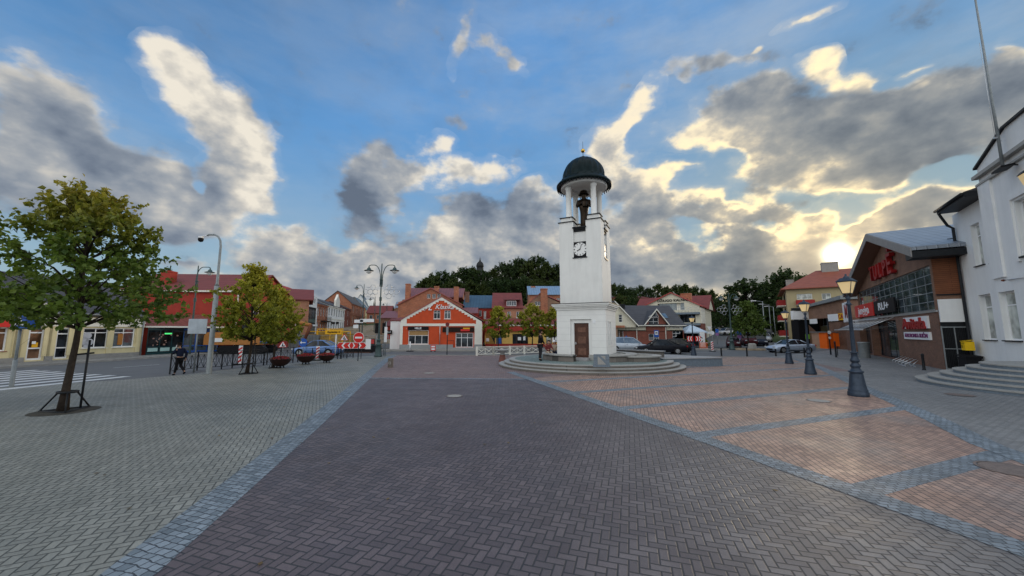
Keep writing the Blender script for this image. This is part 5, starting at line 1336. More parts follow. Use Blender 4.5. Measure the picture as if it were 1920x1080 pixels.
MB().prism([(hs_[3][0] - .1, .6, 4.1), (hs_[3][2] + 1.2, .6, 4.1), (hs_[3][2] + 1.2, .6, 4.5), (hs_[3][0] - .1, .6, 4.5)], (0, .3, 0)).build('roof_vent', M['steel'], B)

# ------------------------------------------------------------------ red corner house and glazed corner shop
F = Face((-44.5, 40.9), (-31.0, 41.8)); B = building(F, 'red_corner_house', 'tall red rendered house with dark red tiled roof on the corner')
L = F.L; e1 = F.st(400, 546)[1]; rzz = 9.5
wall('wall', M['dark_red'], B, [(0, 0), (L, 0), (L, e1), (0, e1)], [], 11)
MB().box(-.3, -.35, e1 - .12, L + .2, -.001, e1 + .06).box(L - .25, -.02, .2, L - .12, -.002 + -.1, e1 - .12).build('gutter', M['trim'], B)
gable_roof(B, M['tile_red'], 0, L, 0, 11, e1, rzz, 'side', ov=.3)
s_, z_ = F.st(286, 506); chimney(B, M['dark_red'], s_, 2.2, e1, z_ + .2, 1.1, 1.0)
sw = MB()
side_w = [(1.2, .9, 2.0, 3.1), (3.2, .9, 4.0, 3.1), (5.4, .9, 6.2, 3.1), (2.6, 4.2, 3.4, 5.8), (5.6, 4.2, 6.4, 5.8)]
for (a_, z0, b_, z1) in side_w: sw.box(L + .003, a_ - .12, z0 - .12, L + .05, b_ + .12, z1 + .12)
sw.build('window_surround', M['trim'], B)
sw = MB()
for (a_, z0, b_, z1) in side_w: sw.box(L + .052, a_, z0, L + .06, b_, z1)
sw.build('pane', M['glass'], B)
B = thing('glazed_corner_shop', 'dark green glazed corner shop with rusty canopy below the red house', 'shop')
a1, b1, c1_ = Vector((-34.35, 35.0)), Vector((-33.9, 38.3)), Vector((-32.3, 40.9))
def shopfront(pa, pb, pane, cells, name, mfr):
    F_ = Face(pa, pb); e_ = thing(name, None, None, (pa.x, pa.y, .1), F_.rot); e_.parent = B
    g = MB(); L_ = F_.L
    g.box(0, 0, 0, L_, .06, .25).box(0, 0, 2.35, L_, .06, 2.55)
    for i in range(cells + 1): x = L_ * i / cells; g.box(max(0, x - .04), .001, .25, min(L_, x + .04), .06, 2.35)
    g.box(0, .002, .70, L_, .058, .78); g.build('frame', M[mfr], e_)
    MB().box(.02, .03, .26, L_ - .02, .05, 2.34).build('pane', M[pane], e_)
    return e_, L_
Mgf = mat('dark green frame', (.01, .045, .05), .4); M['green_frame'] = Mgf
e_, L_ = shopfront(a1, b1, 'glass_dark', 3, 'shopfront', 'green_frame')
g = MB(); rnd = random.Random(4)
for i in range(16): x, z = rnd.uniform(.3, L_ - .4), rnd.uniform(.85, 2.0); g.obox((x, .02, z), (rnd.uniform(.06, .2), .02, rnd.uniform(.06, .16)), (0, rnd.uniform(-.5, .5), 0))
g.build('window_goods', mat('shop goods', (.42, .25, .20), .6, var=.5, scale=5), e_)
MB().box(1.5, .015, 1.95, 2.2, .028, 2.08).build('green_neon', M['green_lit'], e_)
g = MB()
for i in range(3): g.box(L_ * i / 3 + .12, .012, .32, L_ * (i + 1) / 3 - .12, .028, .66)
g.build('lower_panel', mat('pale green panel', (.42, .62, .58), .5), e_)
e_, L_ = shopfront(b1, c1_, 'glass_blue', 3, 'shopfront', 'blue_sign')
MB().slab([(-34.5, 34.9), (-33.0, 38.0), (-31.3, 41.2), (-31.2, 41.7), (-44, 41.0), (-44, 34.9)], 2.70, 2.86).build('canopy_edge', M['trim'], B)
MB().add([(-34.4, 35, 2.87), (-33.1, 38.0, 2.87), (-31.4, 41.1, 2.87), (-34.5, 41.2, 4.2), (-44, 40.5, 4.2), (-44, 35, 4.2)], [(0, 1, 3), (1, 2, 3), (0, 3, 4, 5)]).build('canopy_roof', seams('rusty red sheet canopy', (.20, .05, .035), .4, 1, .7, .1), B)
MB().slab([(-44, 35.2), (-34.6, 35.2), (-34.2, 38.2), (-32.7, 40.7), (-44, 40.7)], 0, 2.69).build('shop_body', M['dark_red'], B)
MB().slab([(-36, 33.8), (-33.0, 34.8), (-31.8, 38.6), (-30.6, 41.6), (-31.5, 42), (-34.2, 38.5), (-34.4, 34.8)], .0, .12).build('door_step', M['concrete'], B)

# next house along: pinkish, tall windows, dark red roof above the trees
F = Face((-37.5, 53.0), (-31.2, 56.5)); B = building(F, 'brick_corner_house', 'pink brick house with tall pale framed windows behind the digger')
L = F.L; e1 = F.st(520, 560)[1]; ws = [(.9 + i * 1.55, 1.6, 1.65 + i * 1.55, 4.0) for i in range(4)]
wall('wall', M['brick_pale'], B, [(0, 0), (L, 0), (L, e1), (0, e1)], ws, 10)
for w in ws: window(B, w, 2, 1, bars=[.7], sill='trim')
gable_roof(B, M['tile_red'], -6, L + .3, 0, 10, e1, F.st(560, 545)[1] + .6, 'side', ov=.3)
chimney(B, M['dark_red'], 1, 4, e1, F.st(500, 531)[1], .9, .9)
F = Face((-41.5, 49.0), (-37.8, 52.9)); B = building(F, 'pale_annex', 'low pale rendered annex behind the two middle trees')
wall('wall', M['pale'], B, [(0, 0), (F.L, 0), (F.L, 4.4), (0, 4.4)], [(1.5, 1, 2.3, 2.6)], 8); window(B, (1.5, 1, 2.3, 2.6), 2, 1)
gable_roof(B, M['tile_red'], 0, F.L, 0, 8, 4.4, 7.0, 'side', ov=.2)

# ------------------------------------------------------------------ the dug up street's left row
def tpx(px, p0=ROW0, dd=ROWD):
    k = (px - 960) / 694.0; return (k * p0.y - p0.x) / (dd.x - k * dd.y)
def rowface(pa, pb):
    a_ = ROW0 + ROWD * tpx(pa); b_ = ROW0 + ROWD * tpx(pb); return Face(a_, b_)
# modern black and white building
F = rowface(566, 592); B = building(F, 'modern_building', 'modern building with white top storey and black lower front')
L = F.L; zb = hz(F.a.x, F.a.y) - .6; zt = F.st(591, 556)[1]; zm = F.st(590, 577)[1]
MB().box(0, 0, zb, L, 9, zm).build('lower_front', M['black'], B); 
wall('upper_wall', M['white_wall'], B, [(0, zm + .01), (L, zm + .01), (L, zt), (0, zt)], [(L * .45 + i * 1.0, zt - 1.6, L * .45 + .7 + i * 1.0, zt - .5) for i in range(4) if L * .45 + .7 + i < L - .1], 9)
MB().box(L - .55, -.12, zb, L - .02, -.001, zm).box(0, -.3, zb + 3.2, L, -.002, zb + 3.6).build('white_frame', M['white_wall'], B)
MB().box(L * .45, .12, zt - 1.7, L - .2, .15, zt - .4).build('window', M['glass_dark'], B)
MB().box(.3, -.02, zb + .8, L - .7, -.003, zb + 3.0).box(.3, -.02, zb + 4, L - .7, -.003, zm - .5).build('window', M['glass_blue'], B)
MB().prism([(-9, 1.0, zt - .3), (L, 1.0, zt - .3), (L, 6, zt + 1.9), (-9, 6, zt + 1.9)], (0, 0, .2)).build('roof', M['dark_red'], B)
def rowhouse(pa, pb, label, m_, toppx, name='row_house', floors=2, nwin=4, roof='slate', frame='upvc', arch=False, depth=9, zr=2.0):
    F = rowface(pa, pb); B = building(F, name, label, group='houses along the dug up street'); L = F.L
    zb = hz(F.a.x, F.a.y) - .5; zt = F.st(*toppx)[1]; H_ = (zt - zb - .8) / floors; ws = []
    for f in range(floors):
        for i in range(nwin):
            c_ = L * (i + .5) / nwin; w_ = min(.55, L / nwin * .28); z0 = zb + .8 + H_ * f + H_ * .22; ws.append((c_ - w_, z0, c_ + w_, z0 + H_ * .56))
    wall('wall', M[m_], B, [(0, zb), (L, zb), (L, zt), (0, zt)], ws, depth, reveal=.22)
    for w in ws: window(B, w, 2, 1, frame=frame, bars=[.68], fw=.07)
    tm = MB()
    for w in ws: tm.box(w[0] - .1, -.09, w[3] + .03, w[2] + .1, -.001, w[3] + .22)
    tm.box(-.05, -.22, zt - .35, L + .05, -.001, zt - .1).box(-.03, -.12, zb + .8 + H_ - .15, L + .03, -.002, zb + .8 + H_ + .05)
    tm.build('cornice', M[m_ if m_ != 'white_wall' else 'trim'], B)
    gable_roof(B, M[roof], 0, L, 0, depth, zt, zt + zr, 'side', ov=.25)
    return F, B, zb, zt
F, B, zb, zt = rowhouse(592.5, 612.5, 'orange brick house with arched windows and iron balcony', 'brick_old', (612, 573), nwin=4)
bl = MB().box(F.L * .35, -1.1, zb + (zt - zb) * .47, F.L - .1, -.001, zb + (zt - zb) * .5)
bl.build('balcony', M['black_metal'], B)
g = MB()
for i in range(12): x = F.L * .37 + i * (F.L * .6) / 11; g.cyl((x, -1.05, zb + (zt - zb) * .5), (x, -1.05, zb + (zt - zb) * .5 + 1.0), .025, 5)
g.cyl((F.L * .36, -1.05, zb + (zt - zb) * .5 + 1.0), (F.L - .1, -1.05, zb + (zt - zb) * .5 + 1.0), .04, 5).build('railing', M['black_metal'], B)
F, B, zb, zt = rowhouse(613, 644.5, 'white ornate two storey house with gabled parapet', 'white_wall', (644, 579), nwin=7, frame='galv')
ms_, mz_ = F.st(630, 553)
MB().prism([(F.L * .38, -.15, zt - .1), (F.L * .62, -.15, zt - .1), (F.L * .62, -.15, zt + 1.8), (F.L * .56, -.15, zt + 2.6), (F.L * .5, -.15, zt + 3.6), (F.L * .44, -.15, zt + 2.6), (F.L * .38, -.15, zt + 1.8)], (0, .5, 0)).build('parapet_gable', M['trim'], B)
MB().box(F.L * .2, -.15, zb + (zt - zb) * .38, F.L * .4, -.02, zb + (zt - zb) * .44).box(F.L * .5, -.15, zb + (zt - zb) * .38, F.L * .62, -.02, zb + (zt - zb) * .46).build('shop_sign', M['black'], B)
F, B, zb, zt = rowhouse(646, 656, 'narrow dark red house between the white and orange houses', 'brick_red', (656, 580), nwin=1)
F, B, zb, zt = rowhouse(657, 683, 'plain orange house with blank left wall and stepped dark roof', 'brick_old', (683, 577), nwin=4, zr=4.0)
F, B, zb, zt = rowhouse(683.5, 693, 'pale yellow house on the dug up street', 'cream', (693, 583), nwin=3, roof='metal_blue', zr=5)
F, B, zb, zt = rowhouse(693.5, 700, 'narrow white gabled house with blue roof high on the street', 'white_wall', (700, 584), nwin=2, roof='metal_blue', zr=7)
gb = gable_roof(B, M['trim'], 0, F.L, -.3, 4, zt - .5, zt + 5, 'front', ov=.2, name='front_gable')
# right hand side of the street
for i, (x, y, w, dpt, e_, r_, m_, rf_, lb) in enumerate(((-22.5, 66, 7, 10, 3.3, 4.7, 'dark_red', 'tile_red', 'dark red house with red roof at the right side of the dug street'),
        (-30, 84, 8, 12, 5.4, 7.2, 'brick_brown', 'metal_red', 'brown house with dull red roof farther up the dug street'),
        (-40, 112, 9, 14, 6.6, 8.8, 'pale', 'tile_red', 'small pale house with red roof at the head of the dug street'))):
    F = Face((x, y), (x + w, y + .6)); B = building(F, 'street_house', lb, group='houses right of the dug up street'); zb = hz(x, y) - .4
    ws = [(1 + k * 2.0, e_ - 2.0, 1.8 + k * 2.0, e_ - .7) for k in range(3)] + [(1 + k * 2.0, e_ - 4.4, 1.8 + k * 2.0, e_ - 3.0) for k in range(3) if e_ - 4.6 > zb]
    wall('wall', M[m_], B, [(0, zb), (w, zb), (w, e_), (0, e_)], ws, dpt)
    for q in ws: window(B, q, 2, 1)
    gable_roof(B, M[rf_], 0, w, 0, dpt, e_, r_, 'side', ov=.3)
    chimney(B, M['brick_brown'], w * .3, dpt / 2, r_ - .6, r_ + .9, .7, .7)
for i in range(6):
    x, y = -52 + i * 5.5, 132 + (i % 2) * 12 + i * 2; F = Face((x, y), (x + 8, y + 1)); zb = hz(x, y) - 1; e_ = zb + 5.0 + (i % 3) * .5
    B = building(F, 'hillside_house', ['small brick house highest on the left street', 'white rendered house beside the top of the left street', 'red roofed brown house on the slope', 'pale house with dull roof on the slope', 'brown brick house below the dark wood', 'low red house nearest the dark wood'][i], group='small houses on the far slope')
    ws = [(1 + k * 2.4, e_ - 2.2, 2.0 + k * 2.4, e_ - .8) for k in range(3)]
    wall('wall', M[['brick_old', 'white_wall', 'brick_brown', 'pale', 'brick_brown', 'dark_red'][i]], B, [(0, zb), (8, zb), (8, e_), (0, e_)], ws, 9)
    for q in ws: window(B, q, 2, 1)
    gable_roof(B, M[['tile_red', 'metal_grey', 'tile_red', 'metal_red', 'slate', 'tile_red'][i]], 0, 8, 0, 9, e_, e_ + 2.8, 'side', ov=.3)
# white strip house hard left of the restaurant
F = Face((-15.9, 48.4), (-14.4, 48.4)); B = building(F, 'white_side_house', 'narrow white house end with red roof left of the restaurant')
wall('wall', M['white_wall'], B, [(0, 0), (F.L, 0), (F.L, 3.7), (0, 3.7)], [], 9); gable_roof(B, M['tile_red'], 0, F.L, 0, 9, 3.7, 4.2, 'side', ov=.1)
MB().box(-.6, -.3, 2.0, .3, -.15, 2.5).build('sign_board', M['black'], B)
text('sign_lettering', 'HILLZ', M['white_sign'], B, (-.15, -.31, 2.25), UP, .26)
# house on the far hillside behind the tower
F = Face((32.5, 118), (43.5, 118)); B = building(F, 'hillside_villa', 'tan villa half hidden in the trees right of the tower')
zb = hz(38, 118) - 1; zt = F.st(1195, 558)[1]; ws = [(1 + k * 2.5, zt - 2.6, 2.4 + k * 2.5, zt - 1.0) for k in range(4)]
wall('wall', M['brick_pale'], B, [(0, zb), (F.L, zb), (F.L, zt), (0, zt)], ws, 8)
for q in ws: window(B, q, 2, 1)
hip_roof(B, M['tile_red'], 0, F.L, 0, 8, zt, zt + 1.2, .4)
F = Face((44, 135), (52, 134)); B = building(F, 'green_roof_house', 'small house with green hipped roof behind the hotel')
zt = F.st(1232, 566)[1]; MB().box(0, 0, hz(48, 135) - 1, F.L, 8, zt).build('wall', M['pale'], B)
hip_roof(B, seams('green sheet roof', (.05, .14, .11), .5, 0, .5, .1), 0, F.L, 0, 8, zt, zt + 2.6, .4)
# church spire on the hill
cxp = at(900, 500, 240)
ch = thing('church_spire', 'dark church cupola and cross above the hilltop wood', 'church', (cxp.x, 240, hz(cxp.x, 240)))
zt = at(900, 483, 240).z - ch.location.z; z0 = at(900, 508, 240).z - ch.location.z
MB().box(-4, -4, 0, 4, 4, z0 - 2).build('tower_body', M['concrete'], ch)
Msp = mat('weathered spire metal', (.030, .030, .032), .6)
MB().lathe([(3.1, z0 - 2), (3.1, z0), (2.3, z0 + .2), (2.2, z0 + 2.6), (2.5, z0 + 2.8), (2.5, z0 + 3.6), (2.1, z0 + 5.0), (1.3, z0 + 6.0), (.6, z0 + 6.5), (.5, z0 + 7.4), (.15, z0 + 7.8), (0, z0 + 8.4)], 14).build('cupola', Msp, ch)
MB().box(-.12, -.12, z0 + 8.2, .12, .12, zt + .6).box(-.7, -.1, zt - 1.0, .7, .1, zt - .75).build('cross', Msp, ch)
# ------------------------------------------------------------------ trees
def rvec(rnd):
    while True:
        v = Vector((rnd.uniform(-1, 1), rnd.uniform(-1, 1), rnd.uniform(-1, 1)))
        if .05 < v.length < 1: return v.normalized()
def leaf_quad(vs, fs, p, size, rnd, droop=.3):
    n = rvec(rnd); n.z = abs(n.z) * .8 + .1; n.normalize()
    a = n.cross(rvec(rnd)).normalized(); b = n.cross(a)
    l = size * rnd.uniform(.7, 1.25); w = l * rnd.uniform(.55, .85); k = len(vs)
    c = p + n * l * .12
    vs += [p - a * l * .5, c - a * l * .12 + b * w * .5, p + a * l * .5 , c - a * l * .12 - b * w * .5]
    fs.append((k, k + 1, k + 2, k + 3))
def make_tree(name, label, leafm, H, trunk_h, crown_r, seed, nsprig=260, leaves=26, lsize=.17, tr=.13, shape='round', lean=0.0, stakes=False, group=None, sprig=.55, loose=1.0):
    rnd = random.Random(seed)
    root = thing(name, label, 'tree', (0, 0, 0), 0, group)
    ch = H - trunk_h
    def env(t):                       # crown radius at height fraction t
        if shape == 'round': return crown_r * (math.sin(PI * min(1, max(0, t * .86 + .12))) ** .75) * (1.12 - .45 * t)
        if shape == 'wide': return crown_r * ((1 - t) ** .75 * .95 + .07) * (1.0 if t > .12 else .80 + t * 1.6)
        if shape == 'squat': return crown_r * (.78 + .6 * t) if t < .35 else (crown_r * .99 * max(0, 1 - ((t - .35) / .48) ** 2) ** .6 + .12 if t < .80 else .34)
        if shape == 'cone': return crown_r * (1 - t) ** .9 + .05
        return crown_r * math.sqrt(max(0, 1 - (2 * t - 1) ** 2)) * (1.05 - .1 * t)
    tk = MB(); top = Vector((lean * H * .5, lean * .3, trunk_h + ch * .72))
    pts = []
    for i in range(9):
        t = i / 8; pts.append(Vector((top.x * t + .05 * math.sin(t * 7 + seed), top.y * t + .05 * math.cos(t * 5 + seed), top.z * t)))
    tk.tube(pts, [tr * (1.35 if i == 0 else 1.0 - .78 * i / 8) for i in range(9)], 10)
    trunk = tk.build('trunk', M['bark'], root)
    lb = MB(); vs = []; fs = []
    ends = []
    nb = max(14, nsprig // 9)
    for i in range(nb):
        t = ((i + .5) / nb) ** .85; ang = i * 2.399 + rnd.uniform(-.4, .4)
        r = env(t) * rnd.uniform(.62, .95) * (1 if rnd.random() < .85 else 1.15)
        z = trunk_h + ch * t
        e = Vector((math.cos(ang) * r, math.sin(ang) * r, z)) + Vector((top.x * .6, 0, 0))
        zs = min(top.z * .97, max(trunk_h * .92, z - r * .75)); tt = zs / top.z; s = Vector((top.x * tt, top.y * tt, zs))
        m = (s + e) / 2 + Vector((0, 0, .12 * r)) + rvec(rnd) * .12 * r
        lb.tube([s, m, e], [tr * .32, tr * .18, tr * .05], 5)
        ends.append((s, m, e))
    per = nsprig // nb
    for (s, m, e) in ends:
        for q in range(per):
            t = rnd.uniform(.35, 1.05); b = m.lerp(e, (t - .5) * 2) if t > .5 else s.lerp(m, t * 2)
            out = Vector((b.x, b.y, (b.z - trunk_h - ch * .4) * .6)); out = out.normalized() if out.length > .01 else rvec(rnd)
            d = (out * .8 + rvec(rnd) * .9 + Vector((0, 0, .18))).normalized(); ln = sprig * rnd.uniform(.6, 1.35)
            tip = b + d * ln
            if rnd.random() < .5: lb.tube([b, tip], [tr * .05, tr * .02], 3, cap=False)
            for j in range(leaves):
                u = rnd.uniform(.15, 1.05); p = b.lerp(tip, u) + rvec(rnd) * rnd.uniform(.02, .30) * sprig * loose
                if p.z > trunk_h * .91: leaf_quad(vs, fs, p, lsize, rnd)
    lb.build('branches', M['bark'], trunk)
    mb = MB(); mb.add(vs, fs); mb.build('crown', M[leafm], root)
    return root
def support(root, r=.55):
    """triangular iron guard with stakes round the foot of a street tree"""
    g = MB()
    for k in range(3):
        a = k * 2 * PI / 3 + .3; b = a + 2 * PI / 3
        p0, p1 = Vector((math.cos(a) * r, math.sin(a) * r, .03)), Vector((math.cos(b) * r, math.sin(b) * r, .03))
        g.tube([p0, p1], .03, 6); g.tube([p0, Vector((math.cos(a) * .2, math.sin(a) * .2, .55))], .022, 6)
    g.lathe([(.19, .52), (.23, .52), (.23, .58), (.19, .58), (.19, .52)], 14)
    g.tube([(.28, -.05, .03), (.30, -.03, 2.05)], .028, 6).tube([(.10, .1, 1.62), (.42, -.05, 1.66)], .03, 6)
    g.build('tree_guard', M['black_metal'], root)
T = make_tree('street_tree', 'big young maple with yellowing top nearest the camera on the left', 'leaf_near', 6.45, 2.6, 2.95, 11, 470, 23, .165, .098, 'wide', .0, sprig=.66, loose=.8)
T.location = (*gp(122, 771), 0); support(T); T.rotation_euler.z = 1.1
MB().lathe([(0, .022), (.62, .022), (.72, .010)], 20).build('soil_pit', mat('dark soil', (.05, .045, .035), .95, var=.4, scale=6), T)
tl = dup(T, (-19.3, 11.2, 0), 3.7, 'maple almost out of the frame at the left edge, only twigs in view')
T2 = make_tree('street_tree', 'yellow green street tree behind the black railing, left of its pair', 'leaf_mid', 5.8, 1.95, 1.9, 5, 480, 24, .155, .085, 'squat', sprig=.46)
T2.location = (*gp(464, 701), 0); support(T2, .5)
t3 = dup(T2, (*gp(513, 690), 0), 2.2, 'yellow green street tree close to the flower bowls, right of its pair', .84)
T4 = make_tree('street_tree', 'small bright street tree in front of the yellow shop nearest the restaurant', 'leaf_mid', 5.0, 1.75, 1.95, 8, 300, 22, .20, .08, 'round', sprig=.45)
T4.location = (-1.6, 43.5, 0)
dup(T4, (2.35, 43.8, 0), 2.0, 'small bright street tree before the yellow shop doors', 1.06)
dup(T4, (5.0, 43.6, 0), 4.1, 'small street tree half hidden by the clock tower')
T5 = make_tree('street_tree', 'broad dense green tree among the parked cars on the right', 'leaf_green', 6.1, 1.9, 2.65, 21, 420, 26, .22, .12, 'wide', sprig=.55)
T5.location = (*gp(1404, 655), 0); T5.location.z = 0
# far woods: four kinds copied over the slopes
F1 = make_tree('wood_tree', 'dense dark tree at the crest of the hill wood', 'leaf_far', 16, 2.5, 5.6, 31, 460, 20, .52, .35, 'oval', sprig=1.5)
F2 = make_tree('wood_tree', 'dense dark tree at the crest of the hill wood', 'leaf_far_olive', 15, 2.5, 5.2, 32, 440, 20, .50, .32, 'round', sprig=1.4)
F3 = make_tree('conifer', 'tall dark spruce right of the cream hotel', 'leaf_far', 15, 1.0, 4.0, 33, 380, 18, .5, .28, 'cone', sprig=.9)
rnd = random.Random(77)
spots = []
def top_z(px, py, Y): return at(px, py, Y)
def put(proto, px, ytop, Y, label, width=1.0, sink=1.2):
    p = at(px, ytop, Y); z0 = hz(p.x, Y) - sink if Y > 50 else 0
    base_h = {F1: 15.6, F2: 14.6, F3: 15.0}[proto]; s = (p.z - z0) / base_h
    global used
    if proto.name not in used: o = proto; used.add(proto.name)
    else: o = copy_tree(proto)
    o.location = (p.x, Y, z0); o.rotation_euler.z = rnd.uniform(0, 6.28); o.scale = (s * width, s * width, s); o['label'] = label; o['group'] = 'trees of the wood behind the town'
    return o
used = set()
wood = [
 # px, top, Y
 (795, 528, 120), (812, 520, 118), (832, 517, 122), (850, 527, 118),
 (870, 508, 150), (886, 505, 155), (905, 512, 148), (925, 507, 152), (942, 497, 160), (958, 500, 150), (975, 490, 158), (992, 492, 150), (1008, 486, 156),
 (1024, 496, 148), (1040, 505, 155), (1052, 500, 150), (880, 530, 128), (905, 534, 126), (930, 528, 130), (955, 530, 126), (980, 524, 128), (1005, 528, 125), (1030, 530, 128), (1048, 534, 124),
 (1075, 520, 140), (1100, 525, 140), (1125, 530, 138), (1150, 536, 128), (1166, 540, 120), (1182, 545, 118)]
wl = ['rounded dark crown low in the wood left of the church cupola', 'left wood tree above the brick gable roof', 'tallest of the small wood clump left of the cupola', 'right hand tree of the small wood clump over the brick gable']
for i, (px, py, Y) in enumerate(wood):
    band_ = 'upper' if py < 515 else 'lower'
    lab = wl[i] if i < 4 else '%s dark hill tree, crown %s' % (band_, (
        'just left below the church cupola', 'right under the church cupola', 'just right of the church cupola', 'between cupola and hill top, left part', 'between cupola and hill top, middle', 'between cupola and hill top, right part',
        'left of the highest crown', 'second left of the highest crown', 'highest over the hill', 'right of the highest crown', 'over the pale blue roof', 'touching the left edge of the clock tower',
        'above the dark red house', 'above the white chimney', 'above the dormer of the salmon house', 'left of the tan gable', 'above the tan gable', 'over the tall brick chimney', 'over the pale blue sheet roof', 'beside the tower shaft on its left',
        'hidden behind the tower, left one', 'hidden behind the tower, middle one', 'hidden behind the tower, right one', 'at the right edge of the tower base cornice', 'over the cream gabled house', 'over the dark chimney of the grey roof')[i - 4])
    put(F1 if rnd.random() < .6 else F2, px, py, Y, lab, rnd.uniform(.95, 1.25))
right = [(1200, 539, 150, 'crown behind the tan villa, left'), (1216, 543, 150, 'crown behind the tan villa, right'), (1234, 535, 160, 'tall crown above the grey ridge'), (1250, 540, 150, 'crown over the gable of the hotel, left'),
 (1268, 538, 160, 'crown over the gable of the hotel, middle'), (1284, 536, 150, 'crown over the gable of the hotel, right'), (1302, 542, 155, 'crown over the hotel chimney'), (1318, 545, 150, 'crown over the red cross roof'), (1334, 547, 140, 'crown at the right end of the hotel roof'),
 (1162, 556, 100, 'nearer crown low beside the tower'), (1180, 560, 102, 'nearer crown low above the cream house'), (1340, 565, 110, 'shaded crown behind the spruce')]
for px, py, Y, l in right: put(F2 if rnd.random() < .6 else F1, px, py, Y, 'wood tree right of the tower, ' + l, rnd.uniform(.9, 1.15))
big = [(1398, 531, 92, 1.35, 'big dark round tree behind the white light poles'), (1378, 552, 98, 1.1, 'lower dark tree left of the big round one'), (1420, 556, 95, .95, 'dark tree between the big round tree and the tallest'),
       (1452, 527, 84, .85, 'tall dark tree with ragged top left of the ochre house'), (1474, 515, 82, 1.0, 'tallest dark tree directly behind the ochre apartment house'), (1490, 526, 86, .9, 'dark tree touching the apartment house roof'), (1440, 575, 88, .9, 'low dark tree behind the light poles')]
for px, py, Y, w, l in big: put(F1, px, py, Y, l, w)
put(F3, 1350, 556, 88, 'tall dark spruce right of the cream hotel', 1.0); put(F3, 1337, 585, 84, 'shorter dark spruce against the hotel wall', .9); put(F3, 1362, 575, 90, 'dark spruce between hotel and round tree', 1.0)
put(F2, 278 + 38, 511, 75, 'tree top peeping over the red corner roof', .5)
# shrubs by the dug street and the grey house
for i, (px, py, Y) in enumerate(((1285, 652, 49), (1322, 650, 54))):
    s = copy_tree(T4); s.name = 'bush'; s['category'] = 'bush'; s['label'] = ['low bush by the grey roofed house window', 'low bush at the foot of the hotel'][i]
    p = at(px, py, Y); s.location = (p.x, Y, -.5); s.scale = (.4, .4, .35); s['group'] = 'low bushes'

# ------------------------------------------------------------------ street lamps
def make_post_lamp():
    r = thing('street_lamp', '', 'street lamp', (0, 0, 0), 0, 'black lantern posts on the square')
    MB().lathe([(.29, 0), (.30, .03), (.30, .14), (.27, .18), (.285, .22), (.26, .26), (.235, .40), (.19, .78), (.18, .82), (.22, .85), (.22, .89), (.17, .91), (.13, .97), (.12, 1.0), (.15, 1.05), (.15, 1.10), (.10, 1.15), (.10, 1.2), (.135, 1.24), (.135, 1.28), (.10, 1.36), (.085, 1.52), (.12, 1.54), (.12, 1.57), (.075, 1.58)], 16).build('base', M['lamp_blue'], r)
    MB().lathe([(.068, 1.575), (.05, 3.25), (.075, 3.28), (.075, 3.34), (.05, 3.37), (.045, 3.48), (.09, 3.56), (.03, 3.60), (.03, 3.66)], 14).cyl((-.33, 0, 3.30), (.33, 0, 3.30), .014, 6).build('post', M['lamp_blue'], r)
    lt = MB(); fr_ = MB(); z0, z1, a, b = 3.70, 4.14, .115, .215
    P0 = [(-a, -a), (a, -a), (a, a), (-a, a)]; P1 = [(-b, -b), (b, -b), (b, b), (-b, b)]
    lt.add([(x * .93, y * .93, z0 + .01) for x, y in P0] + [(x * .95, y * .95, z1 - .005) for x, y in P1], [(0, 1, 5, 4), (1, 2, 6, 5), (2, 3, 7, 6), (3, 0, 4, 7), (3, 2, 1, 0)])
    for i in range(4):
        fr_.tube([(*P0[i], z0), (*P1[i], z1)], .012, 5); j = (i + 1) % 4
        fr_.tube([(*P0[i], z0), (*P0[j], z0)], .014, 5); fr_.tube([(*P1[i], z1), (*P1[j], z1)], .018, 5)
    for s in (-1, 1):
        fr_.tube([(s * .03, 0, 3.56), (s * .12, 0, 3.63), (s * .11, 0, 3.70)], .012, 5); fr_.tube([(0, s * .03, 3.56), (0, s * .12, 3.63), (0, s * .11, 3.70)], .012, 5)
    hd = fr_.build('lantern', M['lamp_blue'], r)
    lt.build('lantern_glass', M['lens'], hd)
    c = MB(); e = b + .035
    c.add([(-e, -e, z1 + .01), (e, -e, z1 + .01), (e, e, z1 + .01), (-e, e, z1 + .01), (-.13, -.13, z1 + .14), (.13, -.13, z1 + .14), (.13, .13, z1 + .14), (-.13, .13, z1 + .14)], [(0,1,5,4),(1,2,6,5),(2,3,7,6),(3,0,4,7),(4,5,6,7),(3,2,1,0)])
    c.lathe([(.10, z1 + .14), (.07, z1 + .2), (.03, z1 + .22), (.035, z1 + .27), (0, z1 + .31)], 10)
    c.build('lantern_cap', M['lamp_blue'], hd)
    return r
lp = make_post_lamp()
for i, (px, py, hp, lab) in enumerate(((1610, 743, 513, 'black cast iron lamp post nearest the camera on the orange paving'), (1520, 702, 561, 'second lamp post with amber lantern, before the silver car'),
        (1480, 682, 580, 'third lamp post with amber lantern, over the silver car bonnet'), (1301, 667, 591, 'lamp post carrying the red and white chevron board by the ramp'))):
    x, y = gp(px, py); top = at(px, hp, y).z; s = top / 4.45
    o = lp if i == 0 else copy_tree(lp)
    o.location = (x, y, 0); o.rotation_euler.z = .5; o.scale = (s, s, s); o['label'] = lab
